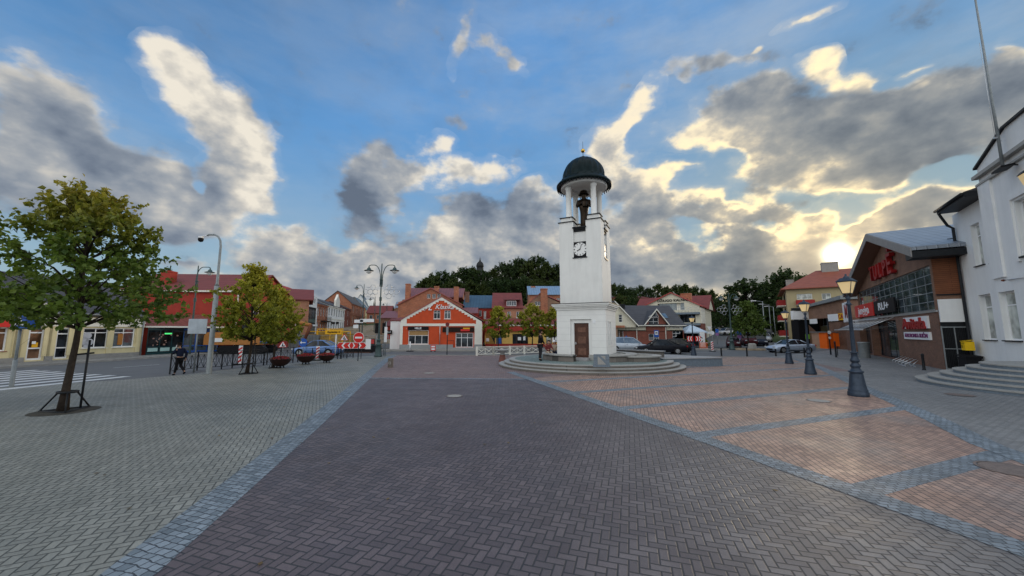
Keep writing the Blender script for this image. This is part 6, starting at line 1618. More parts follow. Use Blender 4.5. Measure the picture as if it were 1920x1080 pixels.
# wall lantern at the right edge
ls, lz = FW.st(1914, 331, 1.4)
wl_ = thing('wall_lantern', 'square lantern on a wall arm cut by the right edge', 'lantern', (*(FW.a + FW.d * ls - FW.n * 1.2), lz - .35), FW.rot)
MB().add([(-.12,-.12,0),(.12,-.12,0),(.12,.12,0),(-.12,.12,0),(-.2,-.2,.42),(.2,-.2,.42),(.2,.2,.42),(-.2,.2,.42)], [(0,1,5,4),(1,2,6,5),(2,3,7,6),(3,0,4,7),(3,2,1,0)]).build('lantern_glass', M['lens'], wl_)
MB().lathe([(.32, .43), (.2, .56), (.06, .62), (0, .7)], 4, a0=PI/4, a1=PI/4 + 2*PI).build('cap', M['black_metal'], wl_)
MB().tube([(0, 0, .65), (0, .5, .8), (0, .95, .6)], .025, 6).build('arm', M['black_metal'], wl_)

def bell_head(parent, x, z, s=1.0, y=0.0):
    h = MB().lathe([(.05, .42), (.07, .30), (.16, .22), (.19, .10), (.42, .02), (.45, -.02), (.30, -.02)], 18, (x, y, z)).build('lamp_head', M['lamp_green'], parent)
    MB().lathe([(.24, -.02), (.26, -.10), (.20, -.22), (.08, -.29), (0, -.30)], 14, (x, y, z)).build('globe', M['globe'], h)
def bell_lamp(loc, rot, Hh, label, double=True, base=True, deco=False, arm=1.5):
    r = thing('tall_street_lamp', label, 'street lamp', loc, rot, 'tall bell shaped street lamps')
    if base: MB().lathe([(.34, 0), (.36, .03), (.36, .14), (.30, .20), (.27, .7), (.22, 1.05), (.26, 1.1), (.26, 1.16), (.17, 1.2), (.15, 1.45), (.19, 1.5), (.19, 1.56), (.12, 1.62)], 16).build('base', M['lamp_green'], r)
    MB().lathe([(.095, 1.6 if base else 0), (.075, Hh * .62), (.062, Hh * .63), (.05, Hh), (.03, Hh + .1), (0, Hh + .12)], 12).lathe([(.12, Hh * .60), (.12, Hh * .64)], 12).build('pole', M['lamp_green'], r)
    a = MB()
    for s in ((-1, 1) if double else (-1,)):
        pts = [(s * .07, 0, Hh - 1.95), (s * .10, 0, Hh - 1.3)] + [(s * (.10 + arm * .62 * (1 - math.cos(t)) * .8), 0, Hh - 1.3 + 1.25 * math.sin(t)) for t in [PI * .5 * k / 6 for k in range(1, 7)]] + [(s * arm * .85, 0, Hh - .05), (s * arm, 0, Hh - .12)]
        a.tube(pts, .038, 7); bell_head(r, s * arm, Hh - .58)
    a.lathe([(.16, Hh - 2.1), (.16, Hh - 2.0)], 12).lathe([(.16, Hh - 1.5), (.16, Hh - 1.42)], 12)
    for k in range(4): a.cyl((.13 * math.cos(k * PI/2), .13 * math.sin(k * PI/2), Hh - 2.1), (.13 * math.cos(k * PI/2), .13 * math.sin(k * PI/2), Hh - 1.42), .02, 5)
    a.build('arm', M['lamp_green'], r)
    if deco:
        q = .27; zc = Hh * .62 + .4 if deco is True else deco
        for s in (-1, 1):
            d = MB()
            for (i, j) in ((1, 0), (2, 0), (1.5, .87), (1.5, -.87), (2.5, .87), (2.5, -.87), (3, 0)):
                cx, cz = s * i * q * 1.75 + s * .05, zc + j * q * 1.75
                if abs(j) > .5 and i > 2: 
                    d.tube([(cx - s * q, 0, cz), (cx + s * q * .4, 0, cz)], .024, 4); continue
                P_ = [(cx + q * math.cos(PI/3 * k), 0, cz + q * math.sin(PI/3 * k)) for k in range(7)]
                d.tube(P_, .024, 4)
            d.build('hexagon_decoration', M['steel'], r)
    return r
x, y = gp(709, 669); Hh = at(712, 496, y).z
bell_lamp((x, y, 0), 0, Hh, 'tall green grey twin lamp with hexagon decoration at the road junction', True, True, at(712, 547, y).z, 1.22)
for px, pt_, Y, lab, rot in ((683, 534, 62, 'single armed bell lamp over the dug street, nearest', 0), (704, 557, 92, 'single armed bell lamp farther up the dug street', 0), (726, 568, 125, 'smallest bell lamp at the head of the dug street', 0)):
    p = at(px, pt_, Y); z = hz(p.x, Y) if Y > 50 else 0; bell_lamp((p.x, Y, z), rot, p.z - z, lab, False, False, False, 1.25)
p = at(372, 500, 36); bell_lamp((p.x, 36, 0), 0, p.z, 'leaning single armed bell lamp in front of the red corner house', False, False, False, -1.2)
x, y = gp(1373, 656); p = at(1373, 551, y); bell_lamp((x, y, 0), .1, p.z, 'twin bell lamp with hexagon decoration above the right hand tree', True, True, at(1373, 581, y).z, 1.05)
for px, pt_, Y, lab in ((1430, 565, 62, 'nearest white arm street light by the side street'), (1442, 571, 70, 'middle white arm street light by the side street'), (1450, 575, 78, 'farthest white arm street light by the side street')):
    p = at(px, pt_, Y); z = hz(p.x, Y); r = thing('road_light', lab, 'street light', (p.x, Y, z), 0, 'white arm street lights')
    MB().tube([(0, 0, 0), (-.05, 0, p.z - z)], .09, 8, r2=.055).tube([(-.05, 0, p.z - z - .05), (-1.2, 0, p.z - z + .08)], .04, 6).build('pole', M['galv'], r)
    MB().prism([(-1.9, -.13, p.z - z + .02), (-1.15, -.15, p.z - z + .05), (-1.15, .15, p.z - z + .05), (-1.9, .13, p.z - z + .02)], (0, 0, .10)).build('lamp_head', M['white_sign'], r)
# tall camera pole
x, y = gp(391, 701); top = at(402, 440, y); r = thing('camera_pole', 'tall galvanised crook pole with dome camera behind the left railing', 'camera pole', (x, y, 0), .0)
h = top.z; dx = top.x - x
MB().tube([(0, 0, 0), (0, 0, .02), (0, 0, h * .62)], [.14, .13, .12], 12).tube([(0, 0, h * .62), (0, 0, h * .64), (0, 0, h - .7), (-.05, 0, h - .35), (-.2, 0, h - .1), (-.42, 0, h), (-.75, 0, h), (-.82, 0, h - .06)], [.12, .07, .06, .055, .05, .05, .05, .05], 10).build('pole', M['galv'], r)
cm = MB().cyl((-.75, 0, h - .04), (-1.25, 0, h - .12), .025, 6).box(-1.28, -.07, h - .22, -1.08, .07, h - .10).build('camera_arm', M['white_sign'], r)
MB().lathe([(.13, -.2), (.14, -.3), (.10, -.4), (0, -.44)], 14, (-1.18, 0, h)).lathe([(0, -.19), (.13, -.2)], 14, (-1.18, 0, h)).build('dome_camera', M['black'], cm)

# ------------------------------------------------------------------ signs
def pole_sign(name, label, px, pyb, pytop, lean=0.0, r=.035, m='galv', cat='sign', rot=0.0, group=None, Y=None):
    x, y = gp(px, pyb) if Y is None else (at(px, pyb, Y).x, Y)
    z0 = 0 if Y is None else hz(x, Y) if Y > 50 else 0
    top = at(px, pytop, y).z - z0; o = thing(name, label, cat, (x, y, z0), rot, group)
    MB().tube([(0, 0, 0), (lean * top, 0, top)], r, 8).build('post', M[m], o); o['h'] = top
    return o, top
def disc_sign(o, z, r, m, name='sign_face', y=-.06, back='galv', x=0.0):
    d = MB().tube([(x, y, z), (x, y - .012, z)], r, 24).build(name, M[m], o); return d
# zebra crossing sign, far left
o, h = pole_sign('crossing_sign', 'blue pedestrian crossing sign on a grey post at the left edge', 21, 726, 583, m='galv', r=.05, rot=0)
MB().lathe([(.075, 0), (.075, 1.1), (.05, 1.12)], 10).build('post_sleeve', M['galv'], o)
s = MB().box(-.33, -.09, h - .78, .31, -.06, h - .10).build('sign_face', M['blue_sign'], o)
g = MB().add([(-.28, -.095, h - .62), (.26, -.095, h - .62), (-.01, -.095, h - .16)], [(0, 1, 2)]); g.build('white_triangle', M['white_sign'], s)
g = MB().obox((-.02, -.10, h - .38), (.09, .008, .09)).obox((-.03, -.10, h - .5), (.05, .008, .18)).obox((-.09, -.10, h - .62), (.04, .008, .16), (0, .5, 0)).obox((.03, -.10, h - .62), (.04, .008, .16), (0, -.5, 0))
g.build('walking_figure', M['black'], s)
MB().box(.33, -.09, h - .78, .36, .4, h - .05).build('side_sign_face', M['blue_sign'], o)
# blank back of a big sign
o, h = pole_sign('sign_back', 'blank grey back of a square road sign on a leaning white post', 363, 699, 598, r=.04)
MB().box(-.52, -.07, h - .84, .54, -.045, h).box(-.015, -.075, h - .84, .015, -.0701, h).build('panel', mat('sign back sheet', (.42, .47, .52), .5, .3), o)
# two-lane arrow sign
o, h = pole_sign('lane_sign', 'blue square sign with opposed white arrows between the middle trees', 494, 685, 630, r=.04, m='black_metal')
s = MB().box(-.32, -.07, h - .52, .32, -.045, h + .1).build('sign_face', M['blue_sign'], o)
for sx, dn in ((-.13, 1), (.13, -1)):
    c = h - .2; g = MB().box(sx - .03, -.078, c - .2, sx + .03, -.071, c + .2); e = c - .2 * dn
    g.add([(sx - .09, -.079, e), (sx + .09, -.079, e), (sx, -.079, e - .13 * dn)], [(0, 1, 2) if dn < 0 else (0, 2, 1)]); g.build('arrow', M['white_sign'], s)
# detour sign
o, h = pole_sign('detour_sign', 'yellow detour sign with black arrow above the blue car', 628, 672, 619, r=.04, m='white_sign')
s = MB().box(-.95, -.07, h - .35, .48, -.045, h + .02).build('sign_face', M['yellow_sign'], o)
text('sign_lettering', 'Apylanka', M['black'], s, (-.33, -.075, h - .165), UP, .24, bold=.006)
MB().box(.12, -.078, h - .19, .28, -.071, h - .14).add([(.28, -.079, h - .24), (.40, -.079, h - .165), (.28, -.079, h - .09)], [(0, 1, 2)]).build('arrow', M['black'], s)
# round blue arrow sign
o, h = pole_sign('direction_sign', 'round blue sign with white left arrow beside the blue car', 567, 676, 640, r=.03)
s = disc_sign(o, h - .1, .34, 'blue_sign')
MB().box(-.12, -.08, h - .13, .2, -.073, h - .07).add([(-.12, -.081, h - .22), (-.12, -.081, h + .02), (-.25, -.081, h - .1)], [(0, 1, 2)]).build('arrow', M['white_sign'], s)
# roadworks triangle
for px, pb, pt_, lab, sc in ((644, 671, 626, 'white triangular roadworks sign behind the chevron board', .38), (529, 676, 639, 'white triangular roadworks sign behind the flower bowls', .34)):
    o, h = pole_sign('roadworks_sign', lab, px, pb, pt_, r=.03)
    s = MB().add([(-sc, -.06, h - sc * 1.5), (sc, -.06, h - sc * 1.5), (0, -.06, h + .05)], [(0, 1, 2)]).build('red_edge', M['red_sign'], o)
    MB().add([(-sc * .82, -.066, h - sc * 1.41), (sc * .82, -.066, h - sc * 1.41), (0, -.066, h - .07)], [(0, 1, 2)]).build('sign_face', M['white_sign'], s)
    MB().obox((-.02, -.072, h - sc * 1.0), (.07, .006, .22), (0, .3, 0)).obox((.08, -.073, h - sc * 1.2), (.2, .006, .08)).obox((.0, -.072, h - sc * .72), (.08, .006, .08)).build('digging_figure', M['black'], s)
# no entry sign with plates
o, h = pole_sign('no_entry_sign', 'round red no entry sign on a black post by the junction', 671, 677, 596, r=.035, m='black_metal')
ze = at(672, 633, o.location.y).z
s = disc_sign(o, ze, .40, 'red_sign'); MB().box(-.28, -.08, ze - .07, .28, -.073, ze + .07).build('white_bar', M['white_sign'], s)
MB().tube([(0, -.066, ze), (0, -.071, ze)], .43, 24).build('rim', M['white_sign'], o)
zq = at(672, 603, o.location.y).z
for (a, b, c, d) in ((-.42, -.2, .28, -.04), (-.48, -.62, -.08, -.3), (.04, -.14, 1.15, .12)):
    MB().box(a + .0, -.06, zq + b + .1, c, -.04, zq + max(d, b + .3) + .05).build('direction_plate', M['white_sign'], o)
# red and white chevron board
cx0, cx1 = gp(633, 673), gp(683, 673); y = cx0[1]
o = thing('chevron_board', 'long red and white chevron board blocking the dug street', 'barrier', (cx0[0], y, 0))
w = cx1[0] - cx0[0]; z0, z1 = at(650, 653.5, y).z, at(650, 642, y).z; zc = (z0 + z1) / 2
bd = MB().box(0, -.02, z0, w, .02, z1).build('board', M['white_sign'], o); g = MB(); hh = (z1 - z0) / 2 - .02
for i, (c, s) in enumerate(((.12, -1), (.36, -1), (.64, 1), (.88, 1))):
    for c2 in (c,):
        X_ = w * c2; q = w * .085
        g.add([(X_ - q, -.026, z0 + .02), (X_ + q, -.026, z0 + .02), (X_ + q + s * q, -.026, zc), (X_ + q, -.026, z1 - .02), (X_ - q, -.026, z1 - .02), (X_ - q + s * q, -.026, zc)], [(0, 1, 2, 5), (5, 2, 3, 4)])
g.add([(w*.47, -.027, z0+.02), (w*.53, -.027, z0+.02), (w*.58, -.027, zc), (w*.53, -.027, z1-.02), (w*.47, -.027, z1-.02), (w*.42, -.027, zc)], [(0,1,2,3,4,5)])
g.build('chevron', M['red_sign'], bd)
MB().box(w + .05, -.02, z0 - .05, w + .5, .0, z1 + .3).build('white_plate', M['white_sign'], o)
g = MB()
for x in (.3, w - .3): g.cyl((x, .03, 0), (x, .03, z0), .025, 6)
g.build('leg', M['black_metal'], o)
# small chevron board on the lamp post
px_, py_ = gp(1301, 667); z0, z1 = at(1300, 638.5, py_).z, at(1300, 631.5, py_).z
o = thing('chevron_board', 'small red and white chevron board on the far lamp post', 'sign', (px_, py_ - .22, 0)); w = .66
for s in (-1, 1):
    b_ = MB().box(min(s * .1, s * w), -.02, z0 - .06, max(s * .1, s * w), .0, z1 + .06).build('board', M['red_sign'], o)
    g = MB()
    for k in range(2): X_ = s * (.2 + .24 * k); g.add([(X_, -.025, z0 - .04), (X_ + s * .09, -.025, z0 - .04), (X_ + s * .19, -.025, (z0 + z1) / 2), (X_ + s * .09, -.025, z1 + .04), (X_, -.025, z1 + .04), (X_ + s * .1, -.025, (z0 + z1) / 2)], [(0, 1, 2, 5), (5, 2, 3, 4)])
    g.build('chevron', M['white_sign'], b_)
# bus stop
o, h = pole_sign('bus_stop_sign', 'blue and white bus stop sign before the grey roofed house', 1232, 662, 619, r=.03)
s = MB().box(-.25, -.07, h - .75, .25, -.045, h).build('sign_face', M['blue_sign'], o); MB().box(-.18, -.078, h - .5, .18, -.071, h - .12).build('white_panel', M['white_sign'], s)
MB().box(-.12, -.084, h - .36, .12, -.079, h - .24).build('bus_symbol', M['black'], s)
o, h = pole_sign('thin_sign_post', 'thin dark post with small blue sign behind the silver estate car', 1175, 656, 611, r=.03, m='black_metal'); disc_sign(o, h * .55, .12, 'blue_sign')
# other posts round the restaurant
o, h = pole_sign('road_sign', 'grey post with small dark round and arrow plates in front of the restaurant', 838, 666, 606, r=.04, m='black_metal')
disc_sign(o, h - .12, .2, 'maroon_cloth'); MB().box(-.11, -.07, h - 1.15, .11, -.05, h - .35).build('plate', M['galv'], o)
o = thing('white_bollard_sign', 'white plastic post on a black foot before the big restaurant window', 'bollard', (*gp(768.5, 659), 0)); 
MB().cyl((0, 0, .08), (0, 0, 1.15), .07, 10).build('post', M['white_sign'], o); MB().lathe([(.45, 0), (.42, .08), (0, .09)], 16).build('foot', M['black'], o)
o = thing('red_stand', 'small red and white barrier stand at the restaurant wall', 'barrier', (*gp(812, 659.5), 0))
MB().box(-.28, -.03, .1, .28, .0, .78).build('board', M['red_sign'], o); MB().box(-.2, -.04, .2, .2, -.031, .4).box(-.2, -.04, .5, .2, -.031, .68).build('panel', M['white_sign'], o); MB().box(-.25, -.2, 0, -.2, .2, .1).box(.2, -.2, 0, .25, .2, .1).build('foot', M['black'], o)
for px, pb, lab in ((1316, 655, 'red white mesh barrier left of the far delineator'),):
    o = thing('mesh_barrier', lab, 'barrier', (*gp(px - 4, pb), 0)); g = MB()
    for i in range(7): g.box(i * .16, 0, .1, i * .16 + .07, .03, .9)
    g.build('slats', M['orange'], o); MB().box(0, .03, .82, 1.1, .05, .9).box(0, .03, .1, 1.1, .05, .18).build('rail', M['white_sign'], o)
def delineator(px, pb, pt_, lab, red=True):
    x, y = gp(px, pb); h = at(px, pt_, y).z; o = thing('delineator', lab, 'delineator', (x, y, 0), 0, 'red white delineator boards')
    MB().box(-.3, -.2, 0, .3, .2, .09).build('foot', M['black'], o)
    b_ = MB().box(-.13, -.02, .09, .13, .02, h).build('board', M['white_sign'], o); g = MB(); n = 4
    for k in range(n):
        z = .12 + (h - .2) * k / n; d = (h - .2) / n * .5
        g.add([(-.13, -.025, z), (.13, -.025, z + .16), (.13, -.025, min(h, z + .16 + d)), (-.13, -.025, z + d)], [(0, 1, 2, 3)])
    g.build('stripe', M['red_sign' if red else 'black'], b_)
delineator(449, 684, 648, 'red white striped board at the railing left of the trees'); delineator(595, 676, 649, 'red white striped board between two flower bowls'); delineator(1336, 659, 640, 'thin striped board on the right hand road')
# signs at the far right road
for px, pb, pt_, lab, kind in ((1332, 652, 612, 'white triangle over plates on a post beside the spruce', 'tri'), (1337, 650, 622, 'pale round sign beside the spruce', 'disc'), (1346, 650, 617, 'blue violet parking sign by the side street', 'park'), (1388, 655, 620, 'small blue sign between parked cars under the tree', 'park')):
    o, h = pole_sign('road_sign', lab, px, pb, pt_, r=.035)
    if kind == 'tri': MB().add([(-.35, -.05, h), (.35, -.05, h), (0, -.05, h - .6)], [(0, 2, 1)]).build('sign_face', M['white_sign'], o); MB().box(-.3, -.06, h - 1.05, .3, -.04, h - .75).build('plate', M['white_sign'], o)
    elif kind == 'disc': disc_sign(o, h - .2, .3, 'white_sign')
    else: MB().box(-.25, -.06, h - .55, .25, -.04, h).build('sign_face', M['blue_sign'], o); MB().box(-.25, -.062, h - 1.0, .25, -.04, h - .6).build('plate', mat('violet plate', (.25, .12, .3), .5), o)
o, h = pole_sign('shop_totem', 'dark post with small white oval plates left of the market wing', 1558, 665, 598, r=.06, m='black_metal')
MB().tube([(0, -.07, h * .62), (0, -.085, h * .62)], .18, 16).tube([(0, -.07, h * .47), (0, -.085, h * .47)], .13, 16).build('plate', M['white_sign'], o)
o = thing('info_board', 'white advertising board with dark marks by the hotel foot', 'sign', (*gp(1318, 654), 0)); MB().box(-.34, -.05, .25, .34, .0, 2.3).build('board', M['white_sign'], o); MB().obox((-.05, -.06, 1.0), (.3, .01, .1), (0, -.7, 0)).obox((-.12, -.06, 1.5), (.3, .01, .1), (0, .6, 0)).build('marks', M['black'], o); MB().box(-.32, -.04, 0, -.26, 0, .25).build('leg', M['galv'], o); MB().box(.26, -.04, 0, .32, 0, .25).build('leg', M['galv'], o)
# traffic lights by the twin lamp
for px, lab in ((703, 'traffic light left of the twin lamp post'), (719, 'traffic light seen from behind, right of the twin lamp post')):
    x, y = gp(px, 667 + (0 if px < 710 else 0)); o = thing('traffic_light', lab, 'traffic light', (x, y + (.3 if px < 710 else 0), 0))
    MB().cyl((0, 0, 0), (0, 0, 3.1), .05, 8).build('post', M['galv'], o); hd = MB().box(-.17, -.15, 2.15, .17, .12, 3.15).build('head', M['black'], o)
    for k in range(3): MB().box(-.12, -.27, 2.44 + k * .32, .12, -.151, 2.47 + k * .32).build('visor', M['black_metal'], hd)
MB()
o, h = pole_sign('plate_post', 'grey post with tall white plate right of the twin lamp', 722, 668, 604, r=.045); MB().box(-.13, -.08, h - 1.9, .13, -.05, h - .45).build('plate', M['white_sign'], o)

# ------------------------------------------------------------------ railings, fences, bollards
def x_panel(name, label, a, b, hgt, cells, m, rail=.03, cat='railing', group=None, posts_m=None, post_w=.05):
    a, b = Vector(a[:2]), Vector(b[:2]); d = b - a; L = d.length
    o = thing(name, label, cat, (a.x, a.y, 0), math.atan2(d.y, d.x), group)
    for i in range(cells + 1):
        x = L * i / cells; MB().box(x - post_w / 2, -post_w / 2, 0, x + post_w / 2, post_w / 2, hgt + .03).build('post', M[posts_m or m], o)
    w = L / cells; g = MB()
    for i in range(cells):
        x0, x1 = w * i + post_w / 2, w * (i + 1) - post_w / 2; r = rail / 2; zl, zh = hgt * .16, hgt * .97
        g.box(x0, -r, zh - r, x1, r, zh + r).box(x0, -r, zl - r, x1, r, zl + r).box(x0, -r, zh - .14, x1, r, zh - .14 + r)
        xm = (x0 + x1) / 2
        for p, q in (((x0, zl), (xm, zh - .14)), ((x0, zh - .14), (xm, zl)), ((xm, zl), (x1, zh - .14)), ((xm, zh - .14), (x1, zl))): g.tube([(p[0], 0, p[1]), (q[0], 0, q[1])], r * .8, 5)
        g.box(xm - r * .7, -r * .7, zl, xm + r * .7, r * .7, zh - .14)
    g.build('rails', M[m], o); return o
pts = [(318, 702), (369, 695), (415, 692.5), (454, 689), (500, 684), (549, 680)]
labs = ['black crossed iron railing section beside the walking person', 'black crossed railing section behind the camera pole', 'black crossed railing section with the striped board', 'black crossed railing section behind the left middle tree', 'black crossed railing section left of the first flower bowl']
for i in range(5): x_panel('iron_railing', labs[i], gp(*pts[i]), gp(*pts[i + 1]), 1.12, 2, 'black_metal', group='black crossed iron railings')
x_panel('iron_railing', 'black crossed railing section under the chevron board', gp(638, 673), gp(662, 671), .98, 2, 'black_metal', group='black crossed iron railings')
x_panel('iron_railing', 'black crossed railing section behind the flower bowls', gp(558, 679), gp(633, 673.5), 1.0, 3, 'black_metal', group='black crossed iron railings')
wf = [(894, 667), (925, 666), (956, 665), (983, 664), (1012, 663)]
wlabs = ['white crossed fence panel nearest the restaurant', 'white crossed fence panel behind the stone bowl', 'white crossed fence panel under the middle small tree', 'white crossed fence panel beside the standing man']
for i in range(4): x_panel('white_fence', wlabs[i], gp(*wf[i]), gp(*wf[i + 1]), .85, 1, 'trim', .07, 'fence', 'white crossed fence panels', None, .16)
def bollard(px, pb, pt_, lab, r=.07):
    x, y = gp(px, pb); h = at(px, pt_, y).z; o = MB().lathe([(r * 1.25, 0), (r * 1.25, .05), (r, .08), (r * .9, h * .88), (r * 1.1, h * .9), (r * 1.1, h * .93), (r * .6, h), (0, h + .02)], 12).build('bollard', M['black_metal'], None, (x, y, 0)); tag(o, lab, 'bollard', 'dark iron bollards'); return o
for a in ((1353, 669, 652, 'bollard just past the end of the granite ramp'), (1401, 669, 651, 'bollard in line with the right hand tree'), (1455, 668, 654, 'bollard in front of the silver car nose'), (1509, 670, 652, 'bollard at the silver car rear wheel'), (1568, 670, 640, 'bollard before the market wing window'), (1733, 694, 663, 'bollard with white mark near the market brick wall')): bollard(*a)
# low round bin-like bollard with star
x, y = gp(732, 689); o = thing('litter_bollard', 'squat brown stone bollard with round emblem on the red paving edge', 'bollard', (x, y, 0)); h = at(732, 671.5, y).z
MB().lathe([(.17, 0), (.17, h - .06), (.14, h), (0, h + .01)], 20).build('body', mat('brown grey stone', (.12, .10, .085), .6, var=.2), o)
g = MB()
for k in range(6): w = k * PI / 3; g.obox((math.cos(w) * .07, -.175, h * .5 + math.sin(w) * .07), (.05, .01, .05), (0, w, 0))
g.build('emblem', M['granite_light'], o)
# stone bowl on a tapered foot
x, y = gp(942, 678); o = thing('stone_bowl', 'round stone bowl on a tapered red brown foot by the white fence', 'planter', (x, y, 0)); h = at(942, 655, y).z
MB().lathe([(.32, 0), (.29, .05), (.21, h * .50), (.20, h * .56)], 20).build('foot', mat('red brown stone', (.17, .06, .045), .7, var=.2), o)
MB().lathe([(.16, h * .56), (.17, h * .72), (.38, h * .84), (.47, h * .93), (.47, h), (.40, h), (.32, h * .90), (0, h * .88)], 24).build('bowl', M['granite'], o)
# flower bowls
def bowl(px, pb, lab, s):
    x, y = gp(px, pb); o = thing('flower_bowl', lab, 'flower bowl', (x, y, 0), 0, 'big dark bowls of red flowers')
    MB().lathe([(.10, .16), (.35, .20), (.62, .36), (.80, .58), (.88, .78), (.92, .80), (.90, .84), (.80, .82), (.70, .74), (0, .72)], 26).build('bowl', mat('dark brown bowl', (.035, .018, .015), .45, var=.2) if px == 525 else bpy.data.materials['dark brown bowl'], o)
    for a in range(4): w = a * PI / 2 + .6; MB().tube([(math.cos(w) * .22, math.sin(w) * .22, .24), (math.cos(w) * .32, math.sin(w) * .32, 0)], .05, 8).build('foot', M['black'], o)
    vs, fs, v2, f2 = [], [], [], []; rnd_ = random.Random(px)
    for k in range(760):
        r_ = .82 * math.sqrt(rnd_.random()); w = rnd_.uniform(0, 2 * PI); z = .82 + .20 * (1 - (r_ / .85) ** 2) + rnd_.uniform(-.04, .10); p = Vector((r_ * math.cos(w), r_ * math.sin(w), z))
        leaf_quad(*((vs, fs) if rnd_.random() < .62 else (v2, f2)), p, .09, rnd_)
    tag(MB().add(vs, fs).build('flowers', M['flowers'], o), kind='stuff'); tag(MB().add(v2, f2).build('leaves', M['shrub'], o), kind='stuff'); o.scale = (s, s, s)
bowl(525, 690, 'flower bowl half hidden by the right middle tree trunk', .68); bowl(573, 683, 'flower bowl in the middle of the three', .70); bowl(612, 680, 'flower bowl rightmost, before the blue car tail', .66)
# bins, rack, kiosk
x, y = gp(1626, 671); o = thing('litter_bin', 'grey round litter bin beside the market entrance', 'bin', (x - .2, y, 0)); h = at(1626, 641, y).z
MB().lathe([(.36, 0), (.38, .05), (.40, h - .12), (.42, h - .1), (.42, h - .03), (.3, h)], 18).build('body', M['galv'], o); MB().lathe([(.3, h - .005), (0, h - .01)], 18).build('opening', M['black'], o)
gx, gy = (W0[0] - 1.1, W0[1] - .75)
o = thing('wheeled_bin', 'black wheeled refuse bin in front of the barred gate', 'bin', (gx, gy, 0), R(-20))
MB().prism([(-.32, -.3, .12), (.32, -.3, .12), (.32, .3, .12), (-.32, .3, .12)], (0, 0, .75)).box(-.36, -.34, .80, .36, .34, .869).build('body', M['black'], o)
MB().prism([(-.37, -.36, .87), (.37, -.36, .87), (.37, .38, .93), (-.37, .38, .93)], (0, 0, .06)).build('lid', M['black'], o)
for s in (-1, 1): MB().cyl((s * .22, .28, .12), (s * .30, .28, .12), .12, 14).build('wheel', M['tyre'], o)
# bicycle rack
a, b = Vector(gp(1690, 680)), Vector(gp(1716, 688)); d = b - a
o = thing('bicycle_rack', 'low steel bicycle rack by the market brick wall', 'bicycle rack', (a.x, a.y, 0), math.atan2(d.y, d.x))
g = MB()
for i in range(5):
    x = d.length * i / 4; g.tube([(x, -.45, .02), (x, -.45, .16), (x, .1, .5), (x, .16, .42), (x, -.2, .02)], .022, 6)
g.cyl((-.1, -.45, .03), (d.length + .1, -.45, .03), .025, 6).cyl((-.1, .0, .03), (d.length + .1, .0, .03), .025, 6); g.build('hoops', M['steel'], o)
# orange parcel kiosk
xk, yk = 38.9 + 3.6, 50.3
px0, px1 = at(1524, 650, 51.5), at(1552, 650, 49.6)
F = Face((px0.x, 51.5), (px1.x, 49.6)); o = F.thing('parcel_kiosk', 'orange roller shuttered kiosk at the market wing', 'kiosk'); hh = F.st(1540, 624)[1]
MB().box(0, 0, .08, F.L * .5, 1.6, hh).build('shutter_side', seams('grey orange shutter', (.42, .25, .17), .12, 2, .6, 0), o)
MB().box(F.L * .5 + .002, -.02, .05, F.L, 1.6, hh + .05).build('orange_side', M['orange'], o)
MB().box(-.1, -.25, hh + .06, F.L + .1, 1.7, hh + .14).build('roof', M['galv'], o)
o, h = pole_sign('orange_notice', 'narrow orange notice board on a short post before the market wing', 1571, 667, 625, r=.03, m='black_metal'); MB().box(-.25, -.05, .9, .25, -.02, h).build('board', M['orange'], o)

# ------------------------------------------------------------------ dug street: machines, rubble, fences
xe, ye = at(430, 668, 37).x, 37
o = thing('excavator', 'orange tracked excavator parked behind the railing and trees', 'excavator', (xe, ye + 3, 0), R(8)); 
MB().box(-3.9, -1.3, .95, 1.4, 1.3, 1.9).prism([(-3.9, -1.3, 1.901), (-.6, -1.3, 1.901), (-.6, -1.3, 2.25), (-3.6, -1.3, 2.25)], (0, 2.6, 0)).build('body', M['machine_orange'], o)
cb = MB().prism([(-.5, -1.25, 1.9), (1.2, -1.25, 1.9), (1.0, -1.25, 3.0), (-.4, -1.25, 3.1)], (0, 1.2, 0)).build('cab', M['glass_dark'], o)
MB().prism([(-.55, -1.3, 3.1), (1.1, -1.3, 3.0), (1.1, -1.3, 3.1), (-.55, -1.3, 3.22)], (0, 1.3, 0)).build('cab_roof', M['machine_orange'], cb)
for s in (-1, 1):
    g = MB(); pr_ = [(-2.2, 0), (1.7, 0), (2.0, .25), (2.0, .6), (1.7, .85), (-2.2, .85), (-2.5, .6), (-2.5, .25)]
    g.prism([(x, s * 1.15 - .28, z + .02) for x, z in pr_], (0, .56, 0)).build('track', M['black'], o)
MB().tube([(1.2, .2, 1.6), (3.4, .2, 3.6), (5.8, .2, 3.0)], [.28, .3, .2], 8).build('boom', M['machine_orange'], o)
MB().tube([(5.8, .2, 3.1), (5.2, .2, 1.3)], [.22, .14], 8).prism([(4.7, -.2, .5), (5.5, -.2, .4), (5.5, -.2, 1.3), (5.0, -.2, 1.3)], (0, .8, 0)).build('dipper_and_bucket', M['rust'], o)
MB().box(-3.0, -1.34, 1.25, -2.1, -1.301, 1.65).build('number_panel', M['white_sign'], o)
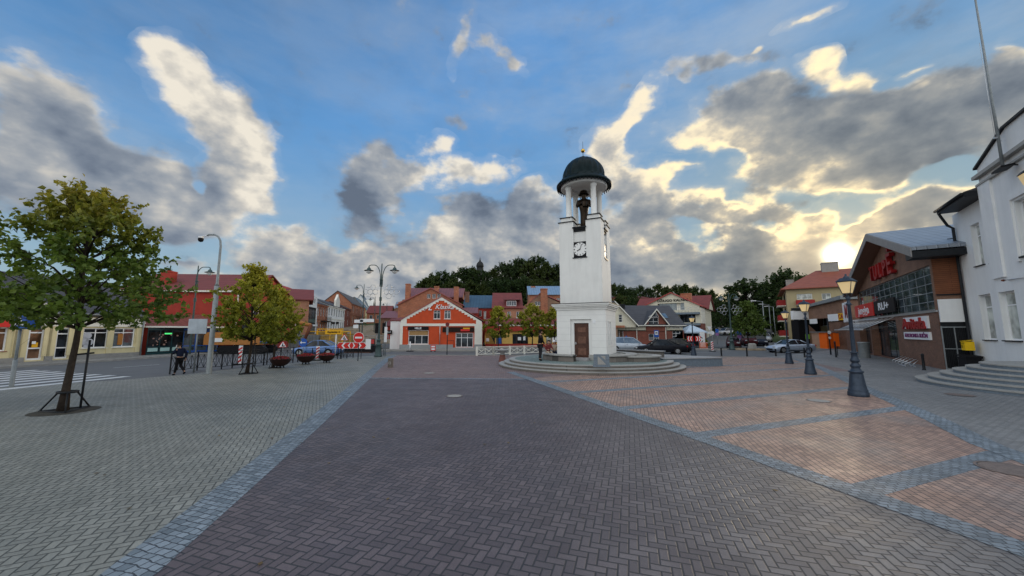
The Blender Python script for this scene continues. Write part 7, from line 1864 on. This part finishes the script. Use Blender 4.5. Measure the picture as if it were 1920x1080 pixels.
for px, Y, s, lab in ((597, 52, 1.0, 'yellow stacked paving pallet nearest the brick arched house'), (622, 50, 1.15, 'wide yellow pallet stack below the detour sign'), (640, 52, 1.0, 'yellow pallet stack right of the detour sign')):
    p = at(px, 650, Y); o = thing('paver_pallet', lab, 'pallet', (p.x, Y, hz(p.x, Y)), 0, 'yellow pallets of pavers')
    MB().box(-1.5 * s, -.6, 0, 1.5 * s, .6, 1.9 * s).build('stack', brick('yellow concrete blocks', (.42, .28, .05), (.32, .18, .03), (.08, .06, .02), .5, .2), o)
    g = MB()
    for i in (-1, 0, 1): g.box(i * 1.45 * s - .05, -.68, 0, i * 1.45 * s + .05, -.62, 2.3 * s)
    g.box(-1.5 * s, -.72, 2.2 * s, 1.5 * s, -.681, 2.3 * s).build('yellow_frame', M['yellow_sign'], o)
p = at(575, 650, 50); o = thing('skip_container', 'grey ribbed container at the head of the railing', 'container', (p.x, 50, 0)); MB().prism([(-1.8, -.9, .1), (1.8, -.9, .1), (2.1, -.9, 1.9), (-2.1, -.9, 1.9)], (0, 1.8, 0)).build('body', seams('grey container steel', (.17, .18, .18), .4, 0, .6, .2), o)
rnd = random.Random(9)
mb = MB()
for k in range(70):
    px, Y = rnd.uniform(600, 735), rnd.uniform(46, 115); x = at(px, 640, Y).x; z = hz(x, Y); s = rnd.uniform(.4, 1.4)
    prof = [(s * 1.6, -.2)] + [(s * 1.6 * math.cos(a), s * .6 * math.sin(a)) for a in (.25, .55, .9, 1.2)] + [(0, s * .62)]
    n0 = len(mb.v); mb.lathe(prof, 12, (x, Y, z))
    for q in range(n0, len(mb.v)):
        v = mb.v[q]; mb.v[q] = (v[0] + rnd.uniform(-.15, .15) * s, v[1] + rnd.uniform(-.15, .15) * s, v[2] + rnd.uniform(-.1, .1) * s)
tag(mb.build('rubble_heap', M['sand']), 'low heaps of sand and rubble over the dug up street', 'rubble', kind='stuff')
for i, (px, pb, w) in enumerate(((675, 662, 3.4), (700, 661, 3.4), (655, 664, 3.0), (600, 665, 3.4), (545, 668, 3.4))):
    Y = 42.5 + i * .3; p = at(px, pb, Y); lab = ['mesh site fence panel behind the no entry sign', 'mesh site fence panel behind the twin lamp', 'mesh site fence panel left of the no entry sign', 'mesh site fence panel behind the blue car', 'mesh site fence panel behind the right middle tree'][i]
    o = thing('site_fence', lab, 'fence', (p.x - w / 2, Y, 0), rnd.uniform(-.08, .08), 'mesh site fence panels'); g = MB()
    g.cyl((0, 0, 0), (0, 0, 1.9), .022, 6).cyl((w, 0, 0), (w, 0, 1.9), .022, 6).cyl((0, 0, 1.88), (w, 0, 1.88), .02, 6).cyl((0, 0, .2), (w, 0, .2), .02, 6).build('frame', M['galv'], o)
    g = MB()
    for k in range(1, 16): g.box(w * k / 16 - .004, -.004, .2, w * k / 16 + .004, .004, 1.88)
    for k in range(1, 6): g.box(0, -.004, .2 + k * .3, w, .004, .208 + k * .3)
    g.build('mesh', M['galv'], o)
    MB().box(-.3, -.12, 0, .3, .12, .14).box(w - .3, -.12, 0, w + .3, .12, .14).build('foot', M['concrete'], o)
o = thing('red_light_barrier', 'barrier with red lamp at the mouth of the dug street', 'barrier', (at(697, 655, 44).x, 44, 0)); MB().box(-.35, -.1, 0, .35, .1, 1.5).build('body', M['black'], o); MB().box(-.3, -.12, .9, .3, -.101, 1.4).build('panel', M['red_sign'], o)
o = thing('red_roadwork_board', 'low red and black board pile under the chevron board', 'boards', (at(668, 660, 41).x - 1.8, 41, 0)); MB().box(0, 0, .1, 3.8, .5, .8).build('stack', M['black'], o); MB().box(.2, -.2, 0, 3.4, .7, .099).build('pallet', M['door_wood'], o)

# ------------------------------------------------------------------ cars
def car(name, label, kind, loc, rotz, col, L=4.5, W=1.78, H=1.45, detail=True, group='parked cars', metal=.3, plate=True):
    """x forward (nose at +x), y across"""
    r = thing(name, label, 'car', loc, rotz, group)
    K = {'sedan': (.27, .42, .66, .86, .92), 'hatch': (.23, .38, .76, .96, .93), 'estate': (.25, .39, .84, .985, .95), 'mpv': (.17, .36, .84, .98, 1.0), 'suv': (.24, .36, .84, .97, 1.08), 'van': (.10, .24, .95, .995, 1.05)}[kind]
    cow, wt, rr, rb, belt = K; hw = W / 2; gc = .17 if kind != 'suv' else .24
    def X(t): return L * (.5 - t)
    hood = belt - .13
    st = [(0.0, .62, .38, hood - .22, .60), (.02, .84, .24, hood - .12, .72), (.07, .95, gc, hood - .05, .84), (.16, 1, gc, hood, .9), (cow, 1, gc, belt - .02, .92), (.45, 1, gc, belt, .93), (.62, 1, gc, belt + .015, .93), (rr, 1, gc, belt + .03, .92), (min(rb, .93), .985, gc, belt + (.03 if rb < .9 else .02), .88), (.965, .95, gc + .04, belt + .01, .82), (.99, .86, .30, belt - .08, .74), (1.0, .74, .42, belt - .22, .66)]
    ring = []
    for (t, w, zb, zt, _) in st:
        y = hw * w; m = (zb + zt) / 2
        ring.append([(X(t), -y * .82, zb), (X(t), -y * .97, zb + .10), (X(t), -y, m - .02), (X(t), -y * .985, zt - .14), (X(t), -y * .90, zt - .02), (X(t), -y * .5, zt + .025), (X(t), 0, zt + .035),
                     (X(t), y * .5, zt + .025), (X(t), y * .90, zt - .02), (X(t), y * .985, zt - .14), (X(t), y, m - .02), (X(t), y * .97, zb + .10), (X(t), y * .82, zb)])
    n = 13; vs = [p for q in ring for p in q]; fs = []
    for i in range(len(ring) - 1):
        for j in range(n): fs.append((i * n + j, (i + 1) * n + j, (i + 1) * n + (j + 1) % n, i * n + (j + 1) % n))
    fs += [tuple(range(n)), tuple((len(ring) - 1) * n + j for j in range(n))[::-1]]
    pm = paint('car paint ' + str(len(bpy.data.materials)), col, .5, .10 if max(col) < .1 else .6, 0 if max(col) < .1 else metal)
    body = MB().add(vs, fs, True).build('body', pm, r)
    # glasshouse
    b0, b1 = hw * .90, hw * .66; zl = belt - .03
    gx = [(cow + .005, zl, 0), (wt, H - .06, 1), (wt + .06, H - .025, 1), ((wt + rr) / 2, H - .01, 1), (rr - .04, H - .03, 1), (rr, H - .07, 1), (rb - .005, zl, 0)]
    lo = [(X(t if i in (0, 6) else (cow + .005 + (rb - .01 - cow) * i / 6)), b0, zl) for i, (t, z, k) in enumerate(gx)]
    g = MB(); vs = []; 
    for i, (t, z, k) in enumerate(gx):
        yy = b1 if k else b0 * .92; zt = z if k else zl + .01
        vs += [(lo[i][0], -b0, zl), (X(t), -yy, zt), (X(t), yy, zt), (lo[i][0], b0, zl)]
    fs = []
    for i in range(6):
        for j in range(3): fs.append((i * 4 + j, i * 4 + j + 1, (i + 1) * 4 + j + 1, (i + 1) * 4 + j))
    gl = g.add(vs, fs).build('windows', M['glass_dark'] if kind != 'mpv' else M['glass_blue'], r)
    rf = MB(); vs = []
    for (t, z, k) in gx[1:6]: vs += [(X(t), -b1 * 1.02, z - .02), (X(t), -b1 * .9, z + .022), (X(t), 0, z + .045), (X(t), b1 * .9, z + .022), (X(t), b1 * 1.02, z - .02)]
    fs = []
    for i in range(4):
        for j in range(4): fs.append((i * 5 + j, i * 5 + j + 1, (i + 1) * 5 + j + 1, (i + 1) * 5 + j))
    for s in (-1, 1):
        for (ta, za, ya, tb, zb_, yb) in ((cow, zl, b0, wt, H - .05, b1), (rb, zl, b0, rr, H - .06, b1), ((wt + rr) / 2 + .0, H - .02, b1, (cow + rb) / 2 + .02, zl, b0)):
            pass
    rf.add(vs, fs, True)
    for s in (-1, 1):
        for (ta, za, ya, tb, zb_, yb, w_) in ((cow, zl, b0 * .97, wt, H - .05, b1, .035), (rb, zl, b0 * .97, rr, H - .06, b1, .05), ((wt + rr) / 2, H - .02, b1, (cow + rb) / 2 + .01, zl, b0, .025)):
            rf.tube([(X(ta), s * ya, za), (X(tb), s * yb, zb_)], w_, 5)
    rf.build('roof', pm, r)
    wb0, wb1 = .19, .80; wr = .32 if kind != 'suv' else .36
    for t in (wb0, wb1):
        for s in (-1, 1):
            x = X(t); wy = hw - .09
            a = MB(); a.tube([(x, s * (hw - .22), wr + .0), (x, s * (hw + .004), wr + .0)], wr + .06, 22).build('wheel_arch', M['black'], body)
            wl = MB().tube([(x, s * (wy - .1), wr), (x, s * (hw + .012), wr)], wr, 22).build('wheel', M['tyre'], r)
            if detail:
                rm = MB().tube([(x, s * (hw + .013), wr), (x, s * (hw + .02), wr)], wr * .66, 18)
                rm.build('rim', M['rim'], wl)
                sp = MB()
                for k in range(5): w = k * 2 * PI / 5 + .6; sp.obox((x + math.cos(w) * wr * .42, s * (hw + .022), wr + math.sin(w) * wr * .42), (wr * .16, .006, wr * .2), (0, w, 0))
                sp.build('spoke_gap', M['black'], wl)
    for s in (-1, 1):
        MB().obox((X(.018), s * hw * .60, hood - .16), (.16, .36, .14), (0, 0, -s * .28)).build('headlight', M['headlamp'], r)
        tz = belt - .12 if kind in ('sedan', 'hatch') else belt + .02
        MB().obox((X(.985), s * hw * .70, tz), (.12, .34, .16 if kind in ('sedan', 'hatch') else .34), (0, 0, s * .22)).build('tail_light', M['taillamp'], r)
    if detail:
        for s in (-1, 1): MB().obox((X(cow + .04), s * (hw + .06), belt + .05), (.12, .18, .11)).build('mirror', pm, r)
        MB().box(X(1.0) - .03, -.26, .52, X(1.0) + .05, .26, .63).build('number_plate', M['white_sign'], r)
        tr_ = MB()
        for s in (-1, 1): tr_.obox((0, s * (hw + .003), gc + .12), (L * .42, .02, .05))
        tr_.build('sill_strip', M['black'], r)
        bm_ = MB().box(X(.0) - .05, -hw * .5, .30, X(.0) + .012, hw * .5, .46).build('grille', M['black'], r)
        dl = MB()
        for s in (-1, 1):
            for t in (cow + .07, (cow + rb) / 2, rb - .1): dl.obox((X(t), s * (hw * .995 + .004), (gc + belt) / 2), (.010, .008, belt - gc - .28))
            for t in ((cow + rb) / 2 - .05, rb - .14): dl.obox((X(t), s * (hw + .008), belt - .14), (.13, .02, .025))
        dl.build('door_lines', M['black'], r)
    return r
def caron(px, pb, **k): x, y = gp(px, pb); return (x, y + .85, 0)
car('blue_car', 'metallic blue hatchback driving left behind the flower bowls', 'sedan', (at(597, 667, 36.5).x, 36.5, 0), PI, (.09, .19, .42), 4.5, 1.8, 1.46, group='cars on the road')
car('silver_car', 'silver sedan facing left in front of the orange kiosk', 'sedan', (at(1482, 661, 41.5).x, 41.5, 0), PI + R(3), (.42, .50, .62), 4.75, 1.78, 1.42, metal=.5)
car('black_car', 'long black sedan parked right of the clock tower', 'sedan', (at(1238, 662, 39.5).x, 39.5, 0), PI - R(10), (.010, .011, .016), 5.1, 1.88, 1.48)
car('black_car', 'black compact hatchback behind the long black sedan', 'hatch', (at(1264, 660, 43).x, 43, 0), PI - R(35), (.012, .012, .014), 4.2, 1.76, 1.5)
car('silver_car', 'silver people carrier right beside the clock tower', 'mpv', (at(1177, 660, 43.5).x, 43.5, 0), R(-12), (.42, .47, .53), 4.6, 1.82, 1.66, metal=.5)
far = [(1376, 655, 51, 'hatch', (.06, .015, .02), 60, 'dark red hatchback left of the right hand tree trunk'), (1385, 650, 60, 'hatch', (.05, .10, .2), 60, 'small blue car behind the dark red hatchback'), (1362, 640, 78, 'estate', (.5, .5, .5), 20, 'pale car parked up the slope by the spruce'),
       (1405, 652, 55, 'suv', (.06, .01, .012), 65, 'maroon off road car under the right hand tree'), (1424, 651, 55, 'hatch', (.015, .018, .03), 65, 'dark blue car right of the tree trunk'), (1434, 645, 64, 'estate', (.45, .46, .47), 65, 'silver car second in the row beyond the tree'),
       (1440, 641, 76, 'hatch', (.03, .03, .04), 65, 'dark car at the far end of the row'), (1392, 645, 66, 'hatch', (.08, .14, .3), 30, 'small blue car seen under the tree crown'), (1418, 640, 72, 'estate', (.55, .55, .56), 30, 'white car behind the dark blue one'), (1452, 634, 92, 'van', (.6, .62, .66), 60, 'white van at the end of the side street'),
       (1147, 661, 47, 'hatch', (.03, .03, .035), 90, 'dark car half hidden behind the clock tower base')]
for px, pb, Y, kd, col, rot, lab in far:
    p = at(px, pb, Y); car('parked_car', lab, kd, (p.x, Y, hz(p.x, Y) + .12 if Y > 50 else 0), R(rot) + PI, col, 4.3 if kd != 'van' else 5.2, 1.75, 2.3 if kd == 'van' else 1.5 if kd != 'suv' else 1.75, detail=False)

# low rubble island under the tree on the right
x, y = gp(1404, 656); o = MB().lathe([(1.9, 0), (1.9, .12), (1.7, .2), (0, .24)], 24).build('tree_island', M['sand'], None, (x, y, 0)); tag(o, 'low round earth island under the right hand tree', 'planter')
o = thing('stone_block', 'rough grey stone block at the foot of the right hand tree', 'stone', (x - .3, y - 1.2, 0)); mb = MB().lathe([(.50, 0), (.52, .3), (.48, .75), (.36, .86), (0, .88)], 6, smooth=False); o2 = mb.build('rock', M['concrete'], o)

# fallen leaves and litter specks on the paving, thicker under the trees
rnd = random.Random(3); vs, fs = [], []
for k in range(420):
    if rnd.random() < .6:
        cx, cy = rnd.choice([(-13.1, 11.1), (-14.8, 20.9), (-15.2, 23.9)]); a, r_ = rnd.uniform(0, 6.3), abs(rnd.gauss(0, 1.9)); p = Vector((cx + r_ * math.cos(a), cy + r_ * math.sin(a), .014))
    else: p = Vector((rnd.uniform(-14, 12), rnd.uniform(3, 20), .018))
    a = rnd.uniform(0, 6.3); s = rnd.uniform(.012, .045); d1, d2 = Vector((math.cos(a), math.sin(a), .1)) * s, Vector((-math.sin(a), math.cos(a), -.08)) * s * .6; n_ = len(vs)
    vs += [p - d1, p + d2, p + d1, p - d2]; fs.append((n_, n_ + 1, n_ + 2, n_ + 3))
tag(MB().add(vs, fs).build('fallen_leaves', leafmat('dry leaves', (.10, .06, .03), (.30, .22, .10))), 'dry leaves and specks scattered on the paving', 'leaves', kind='stuff')

# ------------------------------------------------------------------ people
def grow(name, m, parent, pts, edges, sub=2):
    """skinned surface: pts {key: (x,y,z,r)}"""
    keys = list(pts); me = bpy.data.meshes.new(name); me.from_pydata([pts[k][:3] for k in keys], [(keys.index(a), keys.index(b)) for a, b in edges], [])
    ob = bpy.data.objects.new('tmp', me); C.objects.link(ob); ob.modifiers.new('s', 'SKIN')
    for i, k in enumerate(keys):
        r = pts[k][3]; me.skin_vertices[0].data[i].radius = (r, r) if not isinstance(r, tuple) else r
    me.skin_vertices[0].data[0].use_root = True
    sm = ob.modifiers.new('u', 'SUBSURF'); sm.levels = sub; sm.render_levels = sub
    dg = bpy.context.evaluated_depsgraph_get(); m2 = bpy.data.meshes.new_from_object(ob.evaluated_get(dg)); bpy.data.objects.remove(ob)
    m2.polygons.foreach_set('use_smooth', [True] * len(m2.polygons)); m2.materials.clear(); m2.materials.append(m); m2.name = name
    o = bpy.data.objects.new(name, m2); C.objects.link(o); o.parent = parent; return o
def person(label, loc, rotz, J, cloth, trouser, hairm='hair', hat=None, scale=1.0, skirt=False, long_hair=False):
    """J: joints in metres, the figure faces +x; y is to its left"""
    r = thing('person', label, 'person', loc, rotz); r.scale = (scale,) * 3
    V3 = lambda k: Vector(J[k])
    P_ = {}
    def add(k, rad, key=None): P_[key or k] = (*J[k], rad)
    hip, neck, head = V3('hip'), V3('neck'), V3('head')
    chest = hip.lerp(neck, .68)
    body = {'hip': (*hip, .09), 'chest': (*chest, .10), 'neck': (*neck, .055), 'jaw': (*(head - Vector((0, 0, .06))), .062), 'head': (*head, .088), 'crown': (*(head + Vector((-.01, 0, .07))), .070)}
    ed = [('hip', 'chest'), ('chest', 'neck'), ('neck', 'jaw'), ('jaw', 'head'), ('head', 'crown')]
    for s in 'lr':
        body['sh' + s] = (*V3('sh' + s), .055); body['el' + s] = (*V3('el' + s), .038); body['wr' + s] = (*V3('wr' + s), .026)
        d = (V3('wr' + s) - V3('el' + s)).normalized(); pc = V3('wr' + s) + d * .06; body['pm' + s] = (*pc, .032)
        ed += [('chest', 'sh' + s), ('sh' + s, 'el' + s), ('el' + s, 'wr' + s), ('wr' + s, 'pm' + s)]
        body['th' + s] = (*(V3('hip') + Vector((0, .09 if s == 'l' else -.09, -.04))), .075); body['kn' + s] = (*V3('kn' + s), .050); body['an' + s] = (*V3('an' + s), .035)
        ed += [('hip', 'th' + s), ('th' + s, 'kn' + s), ('kn' + s, 'an' + s)]
    b = grow('body', M['skin'], r, body, ed)
    # fingers: short chains rooted in the palm
    for s in 'lr':
        d = (V3('wr' + s) - V3('el' + s)).normalized(); side = d.cross(Vector((0, 0, 1)) if abs(d.z) < .9 else Vector((1, 0, 0))).normalized(); nn = side.cross(d)
        pc = V3('wr' + s) + d * .06; g = MB()
        for k in range(4):
            a = pc + side * (k - 1.5) * .019 + d * .02; ln = (.062, .072, .068, .052)[k]
            g.tube([a, a + d * ln * .6 + nn * .004, a + d * ln + nn * .022], [.0095, .0085, .006], 6)
        g.tube([pc - d * .03 + side * .028, pc + side * .052 + d * .005, pc + side * .055 + d * .035], [.011, .010, .007], 6)
        g.build('fingers', M['skin'], b)
    # clothes follow the joints, slightly larger
    top = {'hip': (*hip, .15), 'w': (*hip.lerp(neck, .35), .145), 'chest': (*chest, .155), 'neck': (*(neck - Vector((0, 0, .03))), .075)}
    te = [('hip', 'w'), ('w', 'chest'), ('chest', 'neck')]
    for s in 'lr':
        top['sh' + s] = (*V3('sh' + s), .080); top['el' + s] = (*V3('el' + s), .056); top['wr' + s] = (*(V3('el' + s).lerp(V3('wr' + s), .92)), .042)
        te += [('chest', 'sh' + s), ('sh' + s, 'el' + s), ('el' + s, 'wr' + s)]
    grow('jacket', M[cloth], r, top, te)
    lo = {'hip': (*(hip + Vector((0, 0, -.01))), .14)}; le = []
    for s in 'lr':
        lo['th' + s] = (*(hip + Vector((0, .09 if s == 'l' else -.09, -.07))), .105); lo['kn' + s] = (*V3('kn' + s), .075); lo['an' + s] = (*(V3('kn' + s).lerp(V3('an' + s), .93)), .058)
        le += [('hip', 'th' + s), ('th' + s, 'kn' + s), ('kn' + s, 'an' + s)]
    grow('trousers', M[trouser], r, lo, le)
    for s in 'lr':
        a = V3('an' + s); f = Vector(J.get('ft' + s, (a.x + .14, a.y, a.z - .04)))
        grow('shoe', M['black_cloth'] if cloth != 'tan_cloth' else M['white_sign'], r, {'h': (*(a + Vector((-.03, 0, -.03))), .045), 'm': (*(a.lerp(f, .5) + Vector((0, 0, -.025))), .045), 't': (*f, .036)}, [('h', 'm'), ('m', 't')], 1)
    # face and hair
    fd = Vector(J.get('face', (1, 0, 0))).normalized(); sd_ = Vector((-fd.y, fd.x, 0)); g = MB()
    for s in (-1, 1): g.lathe([(0, -.010), (.010, 0), (0, .010)], 6, tuple(head + fd * .088 + sd_ * s * .032 + Vector((0, 0, .005))))
    g.obox(head + fd * .090 + Vector((0, 0, -.058)), (.012, .05, .010), (0, 0, math.atan2(fd.y, fd.x))).build('eyes_and_mouth', M['black'], b)
    grow('nose', M['skin'], b, {'a': (*(head + fd * .085 + Vector((0, 0, .01))), .010), 'b': (*(head + fd * .108 + Vector((0, 0, -.025))), .013)}, [('a', 'b')], 1)
    g = MB()
    for s in (-1, 1): g.lathe([(0, -.03), (.018, -.01), (.018, .015), (0, .03)], 8, tuple(head + sd_ * s * .090 - fd * .005))
    g.build('ear', M['skin'], b)
    hp = head - fd * .022 + Vector((0, 0, .035))
    hd = {'a': (*hp, .098), 'b': (*(hp + Vector((0, 0, .045)) - fd * .01), .085)}; he = [('a', 'b')]
    if long_hair: hd['c'] = (*(hp - fd * .03 + Vector((0, 0, -.12))), .08); he.append(('a', 'c'))
    else: hd['c'] = (*(hp - fd * .025 + Vector((0, 0, -.05))), .08); he.append(('a', 'c'))
    grow('hair', M[hairm], r, hd, he)
    if hat: MB().lathe([(.105, .05), (.112, .09), (.10, .13), (.06, .165), (0, .175)], 14, tuple(head)).obox(head + fd * .15 + Vector((0, 0, .055)), (.12, .13, .012), (0, .1, math.atan2(fd.y, fd.x))).build('cap', M[hat], r)
    return r
walk = dict(hip=(0, 0, .93), neck=(.07, 0, 1.44), head=(.13, 0, 1.58), face=(1, -.25, 0), shl=(.06, .18, 1.37), shr=(.05, -.18, 1.37), ell=(.12, .26, 1.15), wrl=(.17, .10, 1.42), elr=(-.10, -.25, 1.12), wrr=(-.02, -.27, .88),
            knl=(.06, .09, .50), anl=(.17, .08, .09), ftl=(.32, .08, .05), knr=(.04, -.09, .52), anr=(-.33, -.08, .20), ftr=(-.22, -.08, .08))
p1 = person('person in navy jacket and black trousers walking left with a phone at the ear', (*gp(334, 704), 0), PI - .25, walk, 'navy', 'black_cloth', long_hair=False)
MB().obox((.19, .075, 1.53), (.02, .07, .13), (.2, -.25, 0)).build('phone', M['white_sign'], thing('phone', 'pale phone held to the ear of the walking person', 'phone', p1.location, p1.rotation_euler.z))
stand = dict(hip=(0, 0, .92), neck=(.02, 0, 1.46), head=(.06, 0, 1.61), face=(1, .1, 0), shl=(.02, .20, 1.39), shr=(.02, -.20, 1.39), ell=(.08, .26, 1.13), wrl=(.26, .16, 1.05), elr=(.06, -.27, 1.12), wrr=(.20, -.20, .95),
             knl=(.03, .10, .49), anl=(-.01, .11, .08), knr=(.01, -.10, .49), anr=(-.04, -.11, .08))
x, y = gp(1013, 676, .46)
person('person in black sweater and dark trousers standing at the left of the tower bench', (x, y, .46), R(15), stand, 'black_cloth', 'charcoal', scale=1.12)
sit = dict(hip=(0, 0, .47), neck=(.10, 0, .98), head=(.17, 0, 1.12), face=(1, -.5, -.2), shl=(.10, .18, .91), shr=(.10, -.18, .91), ell=(.20, .24, .68), wrl=(.42, .14, .66), elr=(.18, -.24, .68), wrr=(.42, -.12, .64),
           knl=(.46, .12, .50), anl=(.44, .13, .08), knr=(.47, -.12, .50), anr=(.52, -.12, .08))
x, y = gp(1030, 674, .46)
person('seated person in maroon top leaning forward beside the standing one', (x - .0, y + .7, .455), R(-80), sit, 'maroon_cloth', 'tan_cloth')
person('seated person in beige jacket and white cap on the tower bench', (x + .45, y + .75, .455), R(-100), sit, 'tan_cloth', 'navy', hat='white_sign')
# statue in the belfry
q = thing('saint_statue', 'dark bronze helmeted figure standing in the belfry of the tower', 'statue', (TX - .05, TY - .15, .455 + 9.0), TR + R(-75)); q.scale = (1.5,) * 3
sp_ = {'base': (0, 0, 0.05, .22), 'kn': (.02, .0, .45, .20), 'hip': (0, 0, .95, .20), 'belly': (.03, 0, 1.15, .24), 'chest': (.02, 0, 1.42, .24), 'neck': (0, 0, 1.62, .09), 'head': (.03, 0, 1.80, .13), 'cr': (0, 0, 1.92, .10),
       'sl': (0, .26, 1.50, .10), 'el': (.10, .34, 1.22, .08), 'wl': (.30, .14, 1.22, .06), 'sr': (0, -.26, 1.50, .10), 'er': (.08, -.34, 1.22, .08), 'wr': (.30, -.08, 1.36, .06)}
grow('figure', M['bronze'], q, sp_, [('base', 'kn'), ('kn', 'hip'), ('hip', 'belly'), ('belly', 'chest'), ('chest', 'neck'), ('neck', 'head'), ('head', 'cr'), ('chest', 'sl'), ('sl', 'el'), ('el', 'wl'), ('chest', 'sr'), ('sr', 'er'), ('er', 'wr')])
MB().lathe([(.26, 1.84), (.20, 1.90), (.17, 2.02), (.05, 2.08), (0, 2.10)], 16).build('helmet', M['bronze'], q)
MB().lathe([(.10, 0), (.14, .2), (.12, .24)], 12, (.32, .03, 1.15)).build('bucket', M['bronze'], q)
